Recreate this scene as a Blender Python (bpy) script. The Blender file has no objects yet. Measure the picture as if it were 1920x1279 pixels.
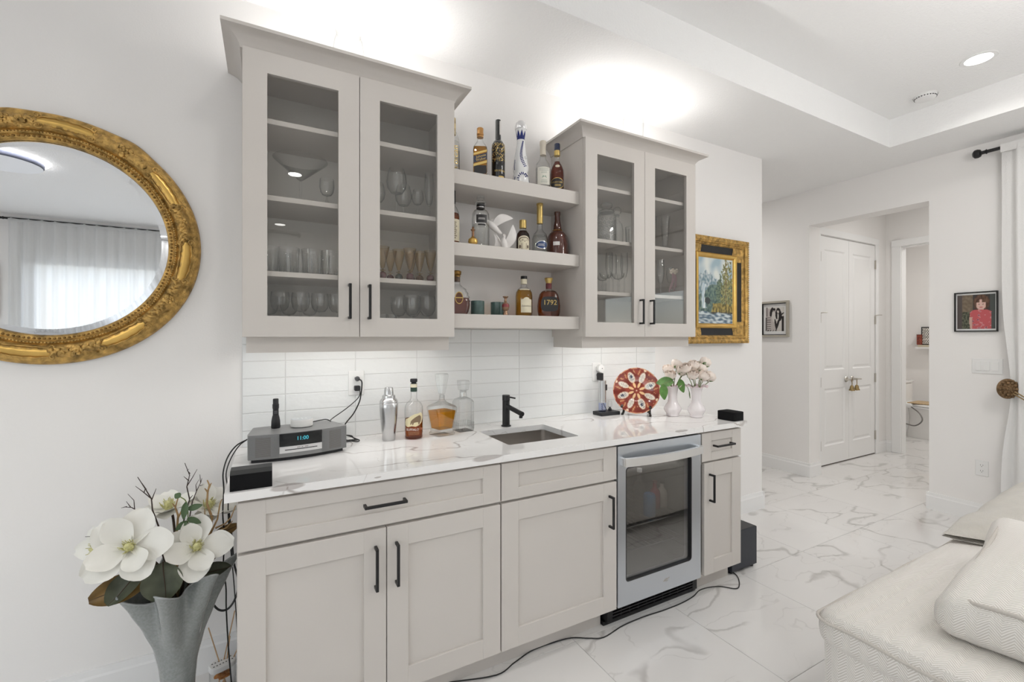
import bpy, bmesh, math, random
from mathutils import Vector, Matrix, noise

SC = bpy.context.scene
COL = SC.collection
rnd = random.Random(7)
PI = math.pi

# ---------------------------------------------------------------- camera
cam_d = bpy.data.cameras.new('camera')
cam_d.sensor_width = 36.0
cam_d.lens = 843.9 / 1920 * 36
cam_d.shift_y = -(639.5 - 631.6) / 1920
cam_d.clip_start = 0.02
cam = bpy.data.objects.new('camera', cam_d)
COL.objects.link(cam)
cam.location = (0.086, -2.2505, 1.389)
cam.rotation_euler = (PI / 2, 0, -0.4965)
SC.camera = cam

# ---------------------------------------------------------------- view, world
SC.view_settings.view_transform = 'Standard'
SC.view_settings.look = 'None'
SC.view_settings.gamma = 1.0
SC.view_settings.use_curve_mapping = False
SC.view_settings.exposure = 0.25
cy = SC.cycles
cy.max_bounces = 12
cy.diffuse_bounces = 8
cy.glossy_bounces = 5
cy.transmission_bounces = 6
cy.transparent_max_bounces = 24
cy.sample_clamp_indirect = 4.0
cy.caustics_reflective = False
cy.caustics_refractive = False
cy.use_denoising = True

world = bpy.data.worlds.new('sky')
SC.world = world
world.use_nodes = True
wn = world.node_tree.nodes
bg = wn['Background']
sky = wn.new('ShaderNodeTexSky')
sky.sky_type = 'NISHITA'
sky.sun_disc = False
sky.sun_elevation = math.radians(50)
sky.sun_rotation = math.radians(200)
hs = wn.new('ShaderNodeHueSaturation')      # hazy bright sky
hs.inputs['Saturation'].default_value = 0.40
world.node_tree.links.new(sky.outputs[0], hs.inputs['Color'])
world.node_tree.links.new(hs.outputs[0], bg.inputs[0])
bg.inputs[1].default_value = 0.40

# ---------------------------------------------------------------- lights
def area(name, loc, rot, sx, sy, power, color=(1, 1, 1), shape='RECTANGLE', spread=PI):
    d = bpy.data.lights.new(name, 'AREA')
    d.shape = shape
    d.size = sx
    if shape in ('RECTANGLE', 'ELLIPSE'):
        d.size_y = sy
    d.energy = power
    d.color = color
    d.spread = spread
    o = bpy.data.objects.new(name, d)
    COL.objects.link(o)
    o.location = loc
    o.rotation_euler = rot
    return o

L_DOWN = 2.5        # each recessed downlight
L_RING = 105         # ceiling ring light
L_OVER = 1.9        # LED strip on top of the cabinets, per cabinet
L_UNDER = 0.78       # LED strip under the cabinets, per cabinet
L_HALL = 4.5
L_GLOBE_FILL = 205         # unseen globe pendant added to brighten the room
WARM = (1.0, 0.975, 0.945)
DAY = (0.90, 0.955, 1.0)

# daylight comes from the sky; portals guide its sampling through the windows, the left one added
def portal(name, loc, rot, sx, sy):
    o = area(name, loc, rot, sx, sy, 1.0)
    o.data.cycles.is_portal = True
    return o
portal('portal_rear_window', (-1.2, -5.36, 1.34), (PI / 2, 0, 0), 2.4, 1.9)
portal('portal_glass_door', (4.95, -3.25, 1.03), (0, PI / 2, 0), 2.02, 2.15)
portal('portal_added_window', (-3.70, -2.9, 1.34), (0, -PI / 2, 0), 1.9, 2.9)

# ---------------------------------------------------------------- materials
MATS = {}
def nt(m):
    m.use_nodes = True
    return m.node_tree, m.node_tree.nodes, m.node_tree.links

def pbr(name, col, rough=0.5, metal=0.0, bump=0.0, bscale=60.0, var=0.0, vscale=8.0, spec=0.5, coat=0.0, sheen=0.0,
        stretch=(1, 1, 1), emit=None, estr=0.0, perobj=False):
    m = bpy.data.materials.new(name)
    t, n, l = nt(m)
    b = n['Principled BSDF']
    b.inputs['Base Color'].default_value = (*col, 1)
    b.inputs['Roughness'].default_value = rough
    b.inputs['Metallic'].default_value = metal
    b.inputs['Specular IOR Level'].default_value = spec
    b.inputs['Coat Weight'].default_value = coat
    if sheen:
        b.inputs['Sheen Weight'].default_value = sheen
    if emit:
        b.inputs['Emission Color'].default_value = (*emit, 1)
        b.inputs['Emission Strength'].default_value = estr
    tc = n.new('ShaderNodeTexCoord')
    mp = n.new('ShaderNodeMapping')
    mp.inputs['Scale'].default_value = stretch
    l.new(tc.outputs['Object'], mp.inputs[0])
    if perobj:
        oi = n.new('ShaderNodeObjectInfo')
        sc = n.new('ShaderNodeVectorMath')
        sc.operation = 'SCALE'
        sc.inputs['Scale'].default_value = 5.3
        ad = n.new('ShaderNodeVectorMath')
        l.new(oi.outputs['Location'], sc.inputs[0])
        l.new(sc.outputs[0], ad.inputs[0])
        l.new(tc.outputs['Object'], ad.inputs[1])
        l.new(ad.outputs[0], mp.inputs[0])
    if var > 0:
        nz = n.new('ShaderNodeTexNoise')
        nz.inputs['Scale'].default_value = vscale
        nz.inputs['Detail'].default_value = 3
        l.new(mp.outputs[0], nz.inputs['Vector'])
        r = n.new('ShaderNodeValToRGB')
        r.color_ramp.elements[0].position = 0.3
        r.color_ramp.elements[1].position = 0.7
        r.color_ramp.elements[0].color = (*[max(0, c * (1 - var)) for c in col], 1)
        r.color_ramp.elements[1].color = (*[min(1, c * (1 + var)) for c in col], 1)
        l.new(nz.outputs[0], r.inputs[0])
        l.new(r.outputs[0], b.inputs['Base Color'])
    if bump > 0:
        nz2 = n.new('ShaderNodeTexNoise')
        nz2.inputs['Scale'].default_value = bscale
        nz2.inputs['Detail'].default_value = 4
        l.new(mp.outputs[0], nz2.inputs['Vector'])
        bp = n.new('ShaderNodeBump')
        bp.inputs['Strength'].default_value = bump
        bp.inputs['Distance'].default_value = 0.01
        l.new(nz2.outputs[0], bp.inputs['Height'])
        l.new(bp.outputs[0], b.inputs['Normal'])
    MATS[name] = m
    return m

def mathn(n, l, op, a, b=None, c=None):
    x = n.new('ShaderNodeMath')
    x.operation = op
    for i, v in enumerate((a, b, c)):
        if v is None:
            continue
        if isinstance(v, (int, float)):
            x.inputs[i].default_value = v
        else:
            l.new(v, x.inputs[i])
    return x.outputs[0]

def clear(name, tint=(1, 1, 1), edge=(0.55, 0.58, 0.57), refl=1.0, rough=0.0, edge_pow=0.35, ior=1.45):
    """clear glass or liquid: tinted see-through plus fresnel mirror"""
    m = bpy.data.materials.new(name)
    t, n, l = nt(m)
    n.remove(n['Principled BSDF'])
    out = n['Material Output']
    tr = n.new('ShaderNodeBsdfTransparent')
    gl = n.new('ShaderNodeBsdfGlossy')
    gl.inputs['Roughness'].default_value = rough
    lw = n.new('ShaderNodeLayerWeight')
    lw.inputs['Blend'].default_value = 0.5
    fac = lw.outputs['Facing']                       # 1 - |cos|, same from both sides
    f0 = ((ior - 1) / (ior + 1)) ** 2
    sch = mathn(n, l, 'MULTIPLY_ADD', mathn(n, l, 'POWER', fac, 5.0), 1 - f0, f0)
    mul = mathn(n, l, 'MULTIPLY', sch, refl)
    mul.node.use_clamp = True
    mx = n.new('ShaderNodeMix')
    mx.data_type = 'RGBA'
    mx.inputs['A'].default_value = (*tint, 1)
    mx.inputs['B'].default_value = (*[a * b for a, b in zip(tint, edge)], 1)
    l.new(mathn(n, l, 'POWER', fac, 0.7 / edge_pow), mx.inputs['Factor'])
    l.new(mx.outputs['Result'], tr.inputs['Color'])
    ms = n.new('ShaderNodeMixShader')
    l.new(mul, ms.inputs[0])
    l.new(tr.outputs[0], ms.inputs[1])
    l.new(gl.outputs[0], ms.inputs[2])
    l.new(ms.outputs[0], out.inputs['Surface'])
    MATS[name] = m
    return m

def emis(name, col, s):
    m = bpy.data.materials.new(name)
    t, n, l = nt(m)
    n.remove(n['Principled BSDF'])
    e = n.new('ShaderNodeEmission')
    e.inputs['Color'].default_value = (*col, 1)
    e.inputs['Strength'].default_value = s
    l.new(e.outputs[0], n['Material Output'].inputs['Surface'])
    MATS[name] = m
    return m

def vcol(name, rough=0.5, spec=0.5, coat=0.0):
    """flat print: the colour lies in the mesh's own colour attribute"""
    m = bpy.data.materials.new(name)
    t, n, l = nt(m)
    a = n.new('ShaderNodeVertexColor')
    a.layer_name = 'print'
    b = n['Principled BSDF']
    b.inputs['Roughness'].default_value = rough
    b.inputs['Specular IOR Level'].default_value = spec
    b.inputs['Coat Weight'].default_value = coat
    l.new(a.outputs[0], b.inputs['Base Color'])
    MATS[name] = m
    return m

def marble(name, base, vein, scale, rough, width=0.018, per_object=False, cloud=0.05, patches=(), strength=0.8, seedv=(0, 0, 0), bump=0):
    m = bpy.data.materials.new(name)
    t, n, l = nt(m)
    b = n['Principled BSDF']
    b.inputs['Roughness'].default_value = rough
    b.inputs['Specular IOR Level'].default_value = 0.5
    tc = n.new('ShaderNodeTexCoord')
    vec = tc.outputs['Object']
    add = n.new('ShaderNodeVectorMath')
    add.operation = 'ADD'
    l.new(vec, add.inputs[0])
    add.inputs[1].default_value = seedv
    if per_object:
        oi = n.new('ShaderNodeObjectInfo')
        sc = n.new('ShaderNodeVectorMath')
        sc.operation = 'SCALE'
        sc.inputs['Scale'].default_value = 3.77
        l.new(oi.outputs['Location'], sc.inputs[0])
        l.new(sc.outputs[0], add.inputs[1])
    v = add.outputs[0]
    # warp
    wz = n.new('ShaderNodeTexNoise')
    wz.inputs['Scale'].default_value = scale * 1.3
    wz.inputs['Detail'].default_value = 5
    l.new(v, wz.inputs['Vector'])
    sub = n.new('ShaderNodeVectorMath')
    sub.operation = 'SUBTRACT'
    l.new(wz.outputs['Color'], sub.inputs[0])
    sub.inputs[1].default_value = (0.5, 0.5, 0.5)
    ws = n.new('ShaderNodeVectorMath')
    ws.operation = 'SCALE'
    ws.inputs['Scale'].default_value = 0.45 / scale
    l.new(sub.outputs[0], ws.inputs[0])
    wv = n.new('ShaderNodeVectorMath')
    l.new(v, wv.inputs[0])
    l.new(ws.outputs[0], wv.inputs[1])
    mp = n.new('ShaderNodeMapping')
    mp.inputs['Rotation'].default_value = (0, 0, 0.6)
    mp.inputs['Scale'].default_value = (1, 2.1, 1)
    l.new(wv.outputs[0], mp.inputs[0])
    def veins(sc_, wid, det):
        z = n.new('ShaderNodeTexNoise')
        z.inputs['Scale'].default_value = sc_
        z.inputs['Detail'].default_value = det
        z.inputs['Roughness'].default_value = 0.45
        l.new(mp.outputs[0], z.inputs['Vector'])
        d = mathn(n, l, 'ABSOLUTE', mathn(n, l, 'SUBTRACT', z.outputs[0], 0.5))
        q = n.new('ShaderNodeMapRange')
        q.interpolation_type = 'SMOOTHSTEP'
        q.inputs['From Min'].default_value = 0.0
        q.inputs['From Max'].default_value = wid
        q.inputs['To Min'].default_value = 1.0
        q.inputs['To Max'].default_value = 0.0
        l.new(d, q.inputs['Value'])
        return q.outputs[0]
    va = veins(scale, width, 2)
    vb = veins(scale * 1.9, width * 0.55, 3)
    cl = n.new('ShaderNodeTexNoise')
    cl.inputs['Scale'].default_value = scale * 0.9
    cl.inputs['Detail'].default_value = 4
    l.new(v, cl.inputs['Vector'])
    gate = n.new('ShaderNodeMapRange')
    gate.interpolation_type = 'SMOOTHSTEP'
    gate.inputs['From Min'].default_value = 0.44
    gate.inputs['From Max'].default_value = 0.5
    l.new(cl.outputs[0], gate.inputs['Value'])
    tot = mathn(n, l, 'MULTIPLY', mathn(n, l, 'ADD', va, mathn(n, l, 'MULTIPLY', vb, 0.45)), gate.outputs[0])
    tot = mathn(n, l, 'ADD', tot, mathn(n, l, 'MULTIPLY', gate.outputs[0], cloud))
    for (px, py, pz, rx, rz_) in patches:
        s2 = n.new('ShaderNodeVectorMath')
        s2.operation = 'SUBTRACT'
        pw = n.new('ShaderNodeVectorMath')
        pw.operation = 'SCALE'
        pw.inputs['Scale'].default_value = 0.10 / scale
        l.new(sub.outputs[0], pw.inputs[0])
        pv = n.new('ShaderNodeVectorMath')
        l.new(vec, pv.inputs[0])
        l.new(pw.outputs[0], pv.inputs[1])
        l.new(pv.outputs[0], s2.inputs[0])
        s2.inputs[1].default_value = (px, py, pz)
        m2 = n.new('ShaderNodeVectorMath')
        m2.operation = 'MULTIPLY'
        l.new(s2.outputs[0], m2.inputs[0])
        m2.inputs[1].default_value = (1 / rx, 1 / 0.03, 1 / rz_)
        ln = n.new('ShaderNodeVectorMath')
        ln.operation = 'LENGTH'
        l.new(m2.outputs[0], ln.inputs[0])
        q = n.new('ShaderNodeMapRange')
        q.inputs['From Min'].default_value = 0.85
        q.inputs['From Max'].default_value = 1.05
        q.inputs['To Min'].default_value = 0.85
        q.inputs['To Max'].default_value = 0.0
        l.new(ln.outputs['Value'], q.inputs['Value'])
        tot = mathn(n, l, 'MAXIMUM', tot, q.outputs[0])
    fac = mathn(n, l, 'MULTIPLY', tot, strength)
    fac.node.use_clamp = True
    mx = n.new('ShaderNodeMix')
    mx.data_type = 'RGBA'
    mx.inputs['A'].default_value = (*base, 1)
    mx.inputs['B'].default_value = (*vein, 1)
    l.new(fac, mx.inputs['Factor'])
    l.new(mx.outputs['Result'], b.inputs['Base Color'])
    MATS[name] = m
    return m

def herringbone(name, c1, c2, period=0.05, stripe=0.0062):
    """woven herringbone on the mesh's UV map (metres)"""
    m = bpy.data.materials.new(name)
    t, n, l = nt(m)
    b = n['Principled BSDF']
    b.inputs['Roughness'].default_value = 0.95
    b.inputs['Specular IOR Level'].default_value = 0.15
    b.inputs['Sheen Weight'].default_value = 0.25
    uv = n.new('ShaderNodeUVMap')
    sp = n.new('ShaderNodeSeparateXYZ')
    nz = n.new('ShaderNodeTexNoise')
    nz.inputs['Scale'].default_value = 9
    l.new(uv.outputs[0], nz.inputs['Vector'])
    l.new(uv.outputs[0], sp.inputs[0])
    tri = mathn(n, l, 'PINGPONG', sp.outputs['X'], period / 2)
    s = mathn(n, l, 'ADD', sp.outputs['Y'], mathn(n, l, 'MULTIPLY', tri, 1.15))
    s = mathn(n, l, 'ADD', s, mathn(n, l, 'MULTIPLY', nz.outputs[0], 0.006))
    w = mathn(n, l, 'SINE', mathn(n, l, 'MULTIPLY', s, 2 * PI / stripe))
    w = mathn(n, l, 'MULTIPLY_ADD', w, 0.5, 0.5)
    mx = n.new('ShaderNodeMix')
    mx.data_type = 'RGBA'
    mx.inputs['A'].default_value = (*c1, 1)
    mx.inputs['B'].default_value = (*c2, 1)
    l.new(w, mx.inputs['Factor'])
    l.new(mx.outputs['Result'], b.inputs['Base Color'])
    bp = n.new('ShaderNodeBump')
    bp.inputs['Strength'].default_value = 0.5
    bp.inputs['Distance'].default_value = 0.002
    l.new(w, bp.inputs['Height'])
    l.new(bp.outputs[0], b.inputs['Normal'])
    MATS[name] = m
    return m

WALL_C = (0.865, 0.85, 0.835)
wall_m = pbr('painted_wall', WALL_C, 0.75, bump=0.06, bscale=160, spec=0.25)
ceil_m = pbr('painted_ceiling', (0.89, 0.89, 0.885), 0.85, bump=0.35, bscale=95, spec=0.15)
trim_m = pbr('white_trim', (0.86, 0.86, 0.855), 0.35, spec=0.4)
door_m = pbr('white_door', (0.86, 0.858, 0.85), 0.38, spec=0.4)
cab_m = pbr('greige_lacquer', (0.60, 0.566, 0.53), 0.42, var=0.015, vscale=3, spec=0.4, bump=0.015, bscale=120)
cabin_m = pbr('cabinet_interior', (0.70, 0.685, 0.65), 0.5, spec=0.3)
black_m = pbr('matte_black', (0.012, 0.012, 0.013), 0.38, spec=0.4)
blackp_m = pbr('black_plastic', (0.014, 0.014, 0.016), 0.45, spec=0.4)
blackcloth_m = pbr('black_grille_cloth', (0.008, 0.008, 0.009), 0.9, bump=0.4, bscale=900, spec=0.2)
navy_m = pbr('dark_slate_case', (0.022, 0.026, 0.036), 0.4, spec=0.5)
cord_m = pbr('black_cord', (0.012, 0.012, 0.012), 0.5)
steel_m = pbr('brushed_steel', (0.60, 0.60, 0.60), 0.26, 1.0, bump=0.03, bscale=200, stretch=(1, 1, 30))
steelh_m = pbr('brushed_steel_door', (0.62, 0.655, 0.70), 0.30, 0.9, bump=0.03, bscale=150, stretch=(1, 30, 30))
sink_m = pbr('satin_steel_bowl', (0.48, 0.45, 0.42), 0.33, 1.0)
nickel_m = pbr('satin_nickel', (0.55, 0.52, 0.47), 0.3, 1.0)
gold_m = pbr('antique_gold', (0.50, 0.315, 0.10), 0.40, 0.75, var=0.5, vscale=34, bump=0.5, bscale=90)
goldb_m = pbr('burnished_gold', (0.66, 0.42, 0.12), 0.30, 0.85, var=0.15, vscale=10)
golddk_m = pbr('dark_gold', (0.27, 0.15, 0.04), 0.5, 0.7, var=0.5, vscale=70, bump=0.3, bscale=200)
goldp_m = pbr('gold_foil', (0.62, 0.45, 0.16), 0.35, 0.8)
bronze_m = pbr('carved_bronze', (0.19, 0.115, 0.055), 0.5, 0.45, var=0.4, vscale=60, bump=0.4, bscale=160)
mirror_m = pbr('mirror_glass', (0.93, 0.94, 0.95), 0.0, 1.0)
bevelm_m = pbr('mirror_bevel', (0.93, 0.95, 0.98), 0.02, 1.0)
white_m = pbr('white_plastic', (0.83, 0.83, 0.82), 0.35)
offwhite_m = pbr('white_porcelain', (0.84, 0.83, 0.81), 0.12, spec=0.6)
tile_m = pbr('glazed_tile', (0.80, 0.815, 0.81), 0.05, bump=0.32, bscale=9, spec=0.6, stretch=(1, 1, 1.8), perobj=True)
grout_m = pbr('pale_grout', (0.70, 0.70, 0.695), 0.9)
fgrout_m = pbr('floor_grout', (0.36, 0.355, 0.35), 0.9)
floor_m = marble('polished_marble_tile', (0.76, 0.748, 0.735), (0.40, 0.385, 0.37), 1.25, 0.045, width=0.020, per_object=True, cloud=0.07, strength=0.55)
counter_m = marble('veined_quartz', (0.87, 0.86, 0.85), (0.38, 0.34, 0.32), 1.5, 0.025, width=0.009, cloud=0.02, strength=0.8, seedv=(3.1, 1.2, 0),
                   patches=((-1.055, -0.348, -0.016, 0.055, 0.012), (-0.345, -0.345, -0.004, 0.070, 0.014), (0.73, -0.345, -0.001, 0.05, 0.006), (-0.78, -0.348, -0.012, 0.012, 0.003)))
glass_m = clear('clear_glass', (0.99, 0.993, 0.992), (0.62, 0.64, 0.635), 1.6, edge_pow=0.25)
crystal_m = clear('cut_crystal', (0.985, 0.99, 0.99), (0.58, 0.60, 0.60), 2.2, edge_pow=0.3, ior=1.55)
pane_m = clear('cabinet_pane', (0.99, 0.988, 0.982), (0.9, 0.9, 0.9), 1.5)
fpane_m = clear('cooler_pane', (0.72, 0.71, 0.69), (0.8, 0.8, 0.8), 1.0, ior=2.8)
win_m = clear('window_pane', (0.97, 0.98, 0.98), (0.9, 0.9, 0.9), 0.8)
amber_m = clear('amber_glass', (0.965, 0.91, 0.80), (0.62, 0.52, 0.36), 1.6, edge_pow=0.25)
# ---------------------------------------------------------------- geometry helpers
class MB:
    """collects plain geometry; build() links it as ONE mesh object"""
    def __init__(s):
        s.v, s.f, s.mi, s.col, s.uv = [], [], [], None, None
        s.cur = 0
    def add(s, vs, fs, mi=None):
        o = len(s.v)
        s.v.extend(Vector(p) for p in vs)
        for f in fs:
            s.f.append(tuple(i + o for i in f))
            s.mi.append(s.cur if mi is None else mi)
        return s
    def box(s, x0, x1, y0, y1, z0, z1, b=0.0, seg=1):
        if b <= 0:
            vs = [(x, y, z) for z in (z0, z1) for y in (y0, y1) for x in (x0, x1)]
            s.add(vs, [(0, 2, 3, 1), (4, 5, 7, 6), (0, 1, 5, 4), (2, 6, 7, 3), (0, 4, 6, 2), (1, 3, 7, 5)])
            return s
        bm = bmesh.new()
        bmesh.ops.create_cube(bm, size=1.0)
        for v in bm.verts:
            v.co = ((x0 + x1) / 2 + v.co.x * (x1 - x0), (y0 + y1) / 2 + v.co.y * (y1 - y0), (z0 + z1) / 2 + v.co.z * (z1 - z0))
        b = min(b, 0.49 * min(abs(x1 - x0), abs(y1 - y0), abs(z1 - z0)))
        bmesh.ops.bevel(bm, geom=list(bm.edges), offset=b, segments=seg, profile=0.5, affect='EDGES')
        s.bm(bm)
        return s
    def bm(s, bm):
        bm.verts.index_update()
        s.add([v.co.copy() for v in bm.verts], [[v.index for v in f.verts] for f in bm.faces])
        bm.free()
    def lathe(s, prof, c=(0, 0, 0), seg=24, axis='z', sx=1.0, sy=1.0, cap0=True, cap1=True, fn=None):
        """prof: (radius, height) pairs from bottom to top"""
        vs, fs = [], []
        for (r, h) in prof:
            for k in range(seg):
                a = 2 * PI * k / seg
                rr = r if fn is None else fn(r, h, a)
                p = (rr * math.cos(a) * sx, rr * math.sin(a) * sy, h)
                vs.append(p)
        m = len(prof)
        for i in range(m - 1):
            for k in range(seg):
                k2 = (k + 1) % seg
                fs.append((i * seg + k, i * seg + k2, (i + 1) * seg + k2, (i + 1) * seg + k))
        if cap0 and prof[0][0] > 1e-6:
            fs.append(tuple(range(seg - 1, -1, -1)))
        if cap1 and prof[-1][0] > 1e-6:
            fs.append(tuple(range((m - 1) * seg, m * seg)))
        out = []
        for (x, y, z) in vs:
            if axis == 'z':
                q = (x, y, z)
            elif axis == 'y':
                q = (x, -z, y)      # height runs towards -y
            else:
                q = (z, x, y)
            out.append((q[0] + c[0], q[1] + c[1], q[2] + c[2]))
        return s.add(out, fs)
    def sq(s, rings, seg=6, n=4, c=(0, 0, 0), rz=0.0):
        """stack of rounded-square rings: (half_x, half_y, corner, z)"""
        vs, fs = [], []
        for (hx, hy, cr, z) in rings:
            cr = min(cr, hx, hy)
            for q in range(4):
                sxn, syn = ((1, 1), (-1, 1), (-1, -1), (1, -1))[q]
                for k in range(seg):
                    a = PI / 2 * (q + k / (seg - 1))
                    x = sxn * (hx - cr) + cr * math.cos(a)
                    y = syn * (hy - cr) + cr * math.sin(a)
                    X = x * math.cos(rz) - y * math.sin(rz)
                    Y = x * math.sin(rz) + y * math.cos(rz)
                    vs.append((X + c[0], Y + c[1], z + c[2]))
        N = 4 * seg
        for i in range(len(rings) - 1):
            for k in range(N):
                k2 = (k + 1) % N
                fs.append((i * N + k, i * N + k2, (i + 1) * N + k2, (i + 1) * N + k))
        fs.append(tuple(range(N - 1, -1, -1)))
        fs.append(tuple(range((len(rings) - 1) * N, len(rings) * N)))
        return s.add(vs, fs)
    def tube(s, pts, r, seg=6, cap=True):
        pts = [Vector(p) for p in pts]
        n = len(pts)
        rr = r if isinstance(r, (list, tuple)) else [r] * n
        vs, fs = [], []
        up = None
        for i, p in enumerate(pts):
            d = (pts[min(i + 1, n - 1)] - pts[max(i - 1, 0)])
            d = d.normalized() if d.length > 1e-9 else Vector((0, 0, 1))
            if up is None:
                up = Vector((0, 0, 1)) if abs(d.z) < 0.9 else Vector((1, 0, 0))
            side = d.cross(up)
            if side.length < 1e-6:
                side = d.cross(Vector((0, 1, 0.3)))
            side.normalize()
            up = side.cross(d).normalized()
            for k in range(seg):
                a = 2 * PI * k / seg
                vs.append(p + (side * math.cos(a) + up * math.sin(a)) * rr[i])
        for i in range(n - 1):
            for k in range(seg):
                k2 = (k + 1) % seg
                fs.append((i * seg + k, i * seg + k2, (i + 1) * seg + k2, (i + 1) * seg + k))
        if cap:
            fs.append(tuple(range(seg - 1, -1, -1)))
            fs.append(tuple(range((n - 1) * seg, n * seg)))
        return s.add(vs, fs)
    def prism(s, poly, d0, d1, axis='y'):
        """polygon in the plane across `axis`, extruded from d0 to d1. axis y: (x,z); x: (y,z); z: (x,y)"""
        k = len(poly)
        def P(a, b, d):
            return {'y': (a, d, b), 'x': (d, a, b), 'z': (a, b, d)}[axis]
        vs = [P(a, b, d0) for a, b in poly] + [P(a, b, d1) for a, b in poly]
        fs = [tuple(range(k)), tuple(range(2 * k - 1, k - 1, -1))] + [(i, i + k, (i + 1) % k + k, (i + 1) % k) for i in range(k)]
        return s.add(vs, fs)
    def ball(s, c, r, seg=10, rings=6, sx=1, sy=1, sz=1):
        vs, fs = [], []
        for i in range(1, rings):
            t = PI * i / rings
            for k in range(seg):
                a = 2 * PI * k / seg
                vs.append((c[0] + r * sx * math.sin(t) * math.cos(a), c[1] + r * sy * math.sin(t) * math.sin(a), c[2] - r * sz * math.cos(t)))
        b = len(vs)
        vs += [(c[0], c[1], c[2] - r * sz), (c[0], c[1], c[2] + r * sz)]
        for i in range(rings - 2):
            for k in range(seg):
                k2 = (k + 1) % seg
                fs.append((i * seg + k, i * seg + k2, (i + 1) * seg + k2, (i + 1) * seg + k))
        for k in range(seg):
            k2 = (k + 1) % seg
            fs.append((b, k2, k))
            fs.append((b + 1, (rings - 2) * seg + k, (rings - 2) * seg + k2))
        return s.add(vs, fs)
    def grid(s, fn, nu, nv, closed_u=False):
        vs = [fn(i / (nu if closed_u else nu - 1), j / (nv - 1)) for j in range(nv) for i in range(nu)]
        fs = []
        for j in range(nv - 1):
            for i in range(nu if closed_u else nu - 1):
                i2 = (i + 1) % nu
                fs.append((j * nu + i, j * nu + i2, (j + 1) * nu + i2, (j + 1) * nu + i))
        return s.add(vs, fs)
    def xf(s, M):
        s.v = [M @ p for p in s.v]
        return s
    def ofs(s, o):
        o = Vector(o)
        s.v = [p + o for p in s.v]
        return s
    def build(s, name, mat, parent=None, smooth=40, fix=True):
        me = bpy.data.meshes.new(name)
        off = Vector((0, 0, 0))
        if parent is not None:
            off = Vector(parent.get('_o', (0, 0, 0)))
        me.from_pydata([tuple(p - off) for p in s.v], [], s.f)
        mats = mat if isinstance(mat, (list, tuple)) else [mat]
        for m in mats:
            me.materials.append(m)
        if len(mats) > 1:
            me.polygons.foreach_set('material_index', s.mi)
        if s.uv is not None:
            ul = me.uv_layers.new(name='UVMap')
            flat = []
            for p in me.polygons:
                for li in p.loop_indices:
                    flat.extend(s.uv[me.loops[li].vertex_index])
            ul.data.foreach_set('uv', flat)
        if s.col is not None:
            ca = me.color_attributes.new('print', 'FLOAT_COLOR', 'POINT')
            ca.data.foreach_set('color', [c for q in s.col for c in (*q, 1.0)])
        if fix:
            bm = bmesh.new()
            bm.from_mesh(me)
            bmesh.ops.recalc_face_normals(bm, faces=bm.faces)
            bm.to_mesh(me)
            bm.free()
        if smooth:
            me.shade_smooth()
            me.set_sharp_from_angle(angle=math.radians(smooth))
        o = bpy.data.objects.new(name, me)
        COL.objects.link(o)
        if parent is not None:
            o.parent = parent
            if '_o' in parent.keys():
                o['_o'] = tuple(parent['_o'])
        return o

def thing(name, label, cat, loc=(0, 0, 0), rz=0.0, group=None, world_parts=False):
    """Empty at the thing's base. world_parts: its parts are given in world coordinates"""
    o = bpy.data.objects.new(name, None)
    o.empty_display_size = 0.05
    COL.objects.link(o)
    o.location = loc
    o.rotation_euler = (0, 0, rz)
    o['label'] = label
    o['category'] = cat
    if group:
        o['group'] = group
    if world_parts:
        o['_o'] = tuple(loc)
    return o

def tag(o, label, cat, group=None):
    o['label'] = label
    o['category'] = cat
    if group:
        o['group'] = group
    return o

def struct(o):
    o['kind'] = 'structure'
    return o

def stuff(o):
    o['kind'] = 'stuff'
    return o

def copy_tree(o, parent=None):
    c = o.copy()
    COL.objects.link(c)
    if parent is not None:
        c.parent = parent
    for ch in list(o.children):
        copy_tree(ch, c)
    return c

def dup(root, loc, rz=0.0, label=None, group=None, s=None):
    c = copy_tree(root)
    c.location = loc
    c.rotation_euler = (0, 0, rz)
    if s:
        c.scale = (s, s, s)
    if label:
        c['label'] = label
    if group:
        c['group'] = group
    return c

def smooth_path(pts, n=8):
    """Catmull-Rom through the points"""
    P = [Vector(p) for p in pts]
    P = [P[0] * 2 - P[1]] + P + [P[-1] * 2 - P[-2]]
    out = []
    for i in range(1, len(P) - 2):
        a, b, c, d = P[i - 1:i + 3]
        for k in range(n):
            t = k / n
            out.append(0.5 * ((2 * b) + (c - a) * t + (2 * a - 5 * b + 4 * c - d) * t * t + (3 * b - a - 3 * c + d) * t ** 3))
    out.append(P[-2])
    return out

_FONT = {}
def text_mb(body, size, depth=0.0, spacing=1.0, center=True, shear=0.0, res=2):
    """flat lettering in the x-z plane, facing -y"""
    cu = bpy.data.curves.new('lettering', 'FONT')
    cu.body = body
    cu.size = size
    cu.resolution_u = res
    cu.space_character = spacing
    cu.shear = shear
    if center:
        cu.align_x = 'CENTER'
        cu.align_y = 'CENTER'
    o = bpy.data.objects.new('lettering', cu)
    me = bpy.data.meshes.new_from_object(o)
    mb = MB()
    mb.add([(v.co.x, 0, v.co.y) for v in me.vertices], [tuple(p.vertices) for p in me.polygons])
    bpy.data.objects.remove(o)
    bpy.data.curves.remove(cu)
    bpy.data.meshes.remove(me)
    return mb

def wrap(mb, r, z, a0=-PI / 2, sy=1.0):
    """bend flat x-z lettering or a flat label round a cylinder of radius r, centred at angle a0"""
    mb.v = [Vector((r * math.cos(a0 + p.x / r), sy * r * math.sin(a0 + p.x / r), p.z + z)) for p in mb.v]
    return mb

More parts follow.
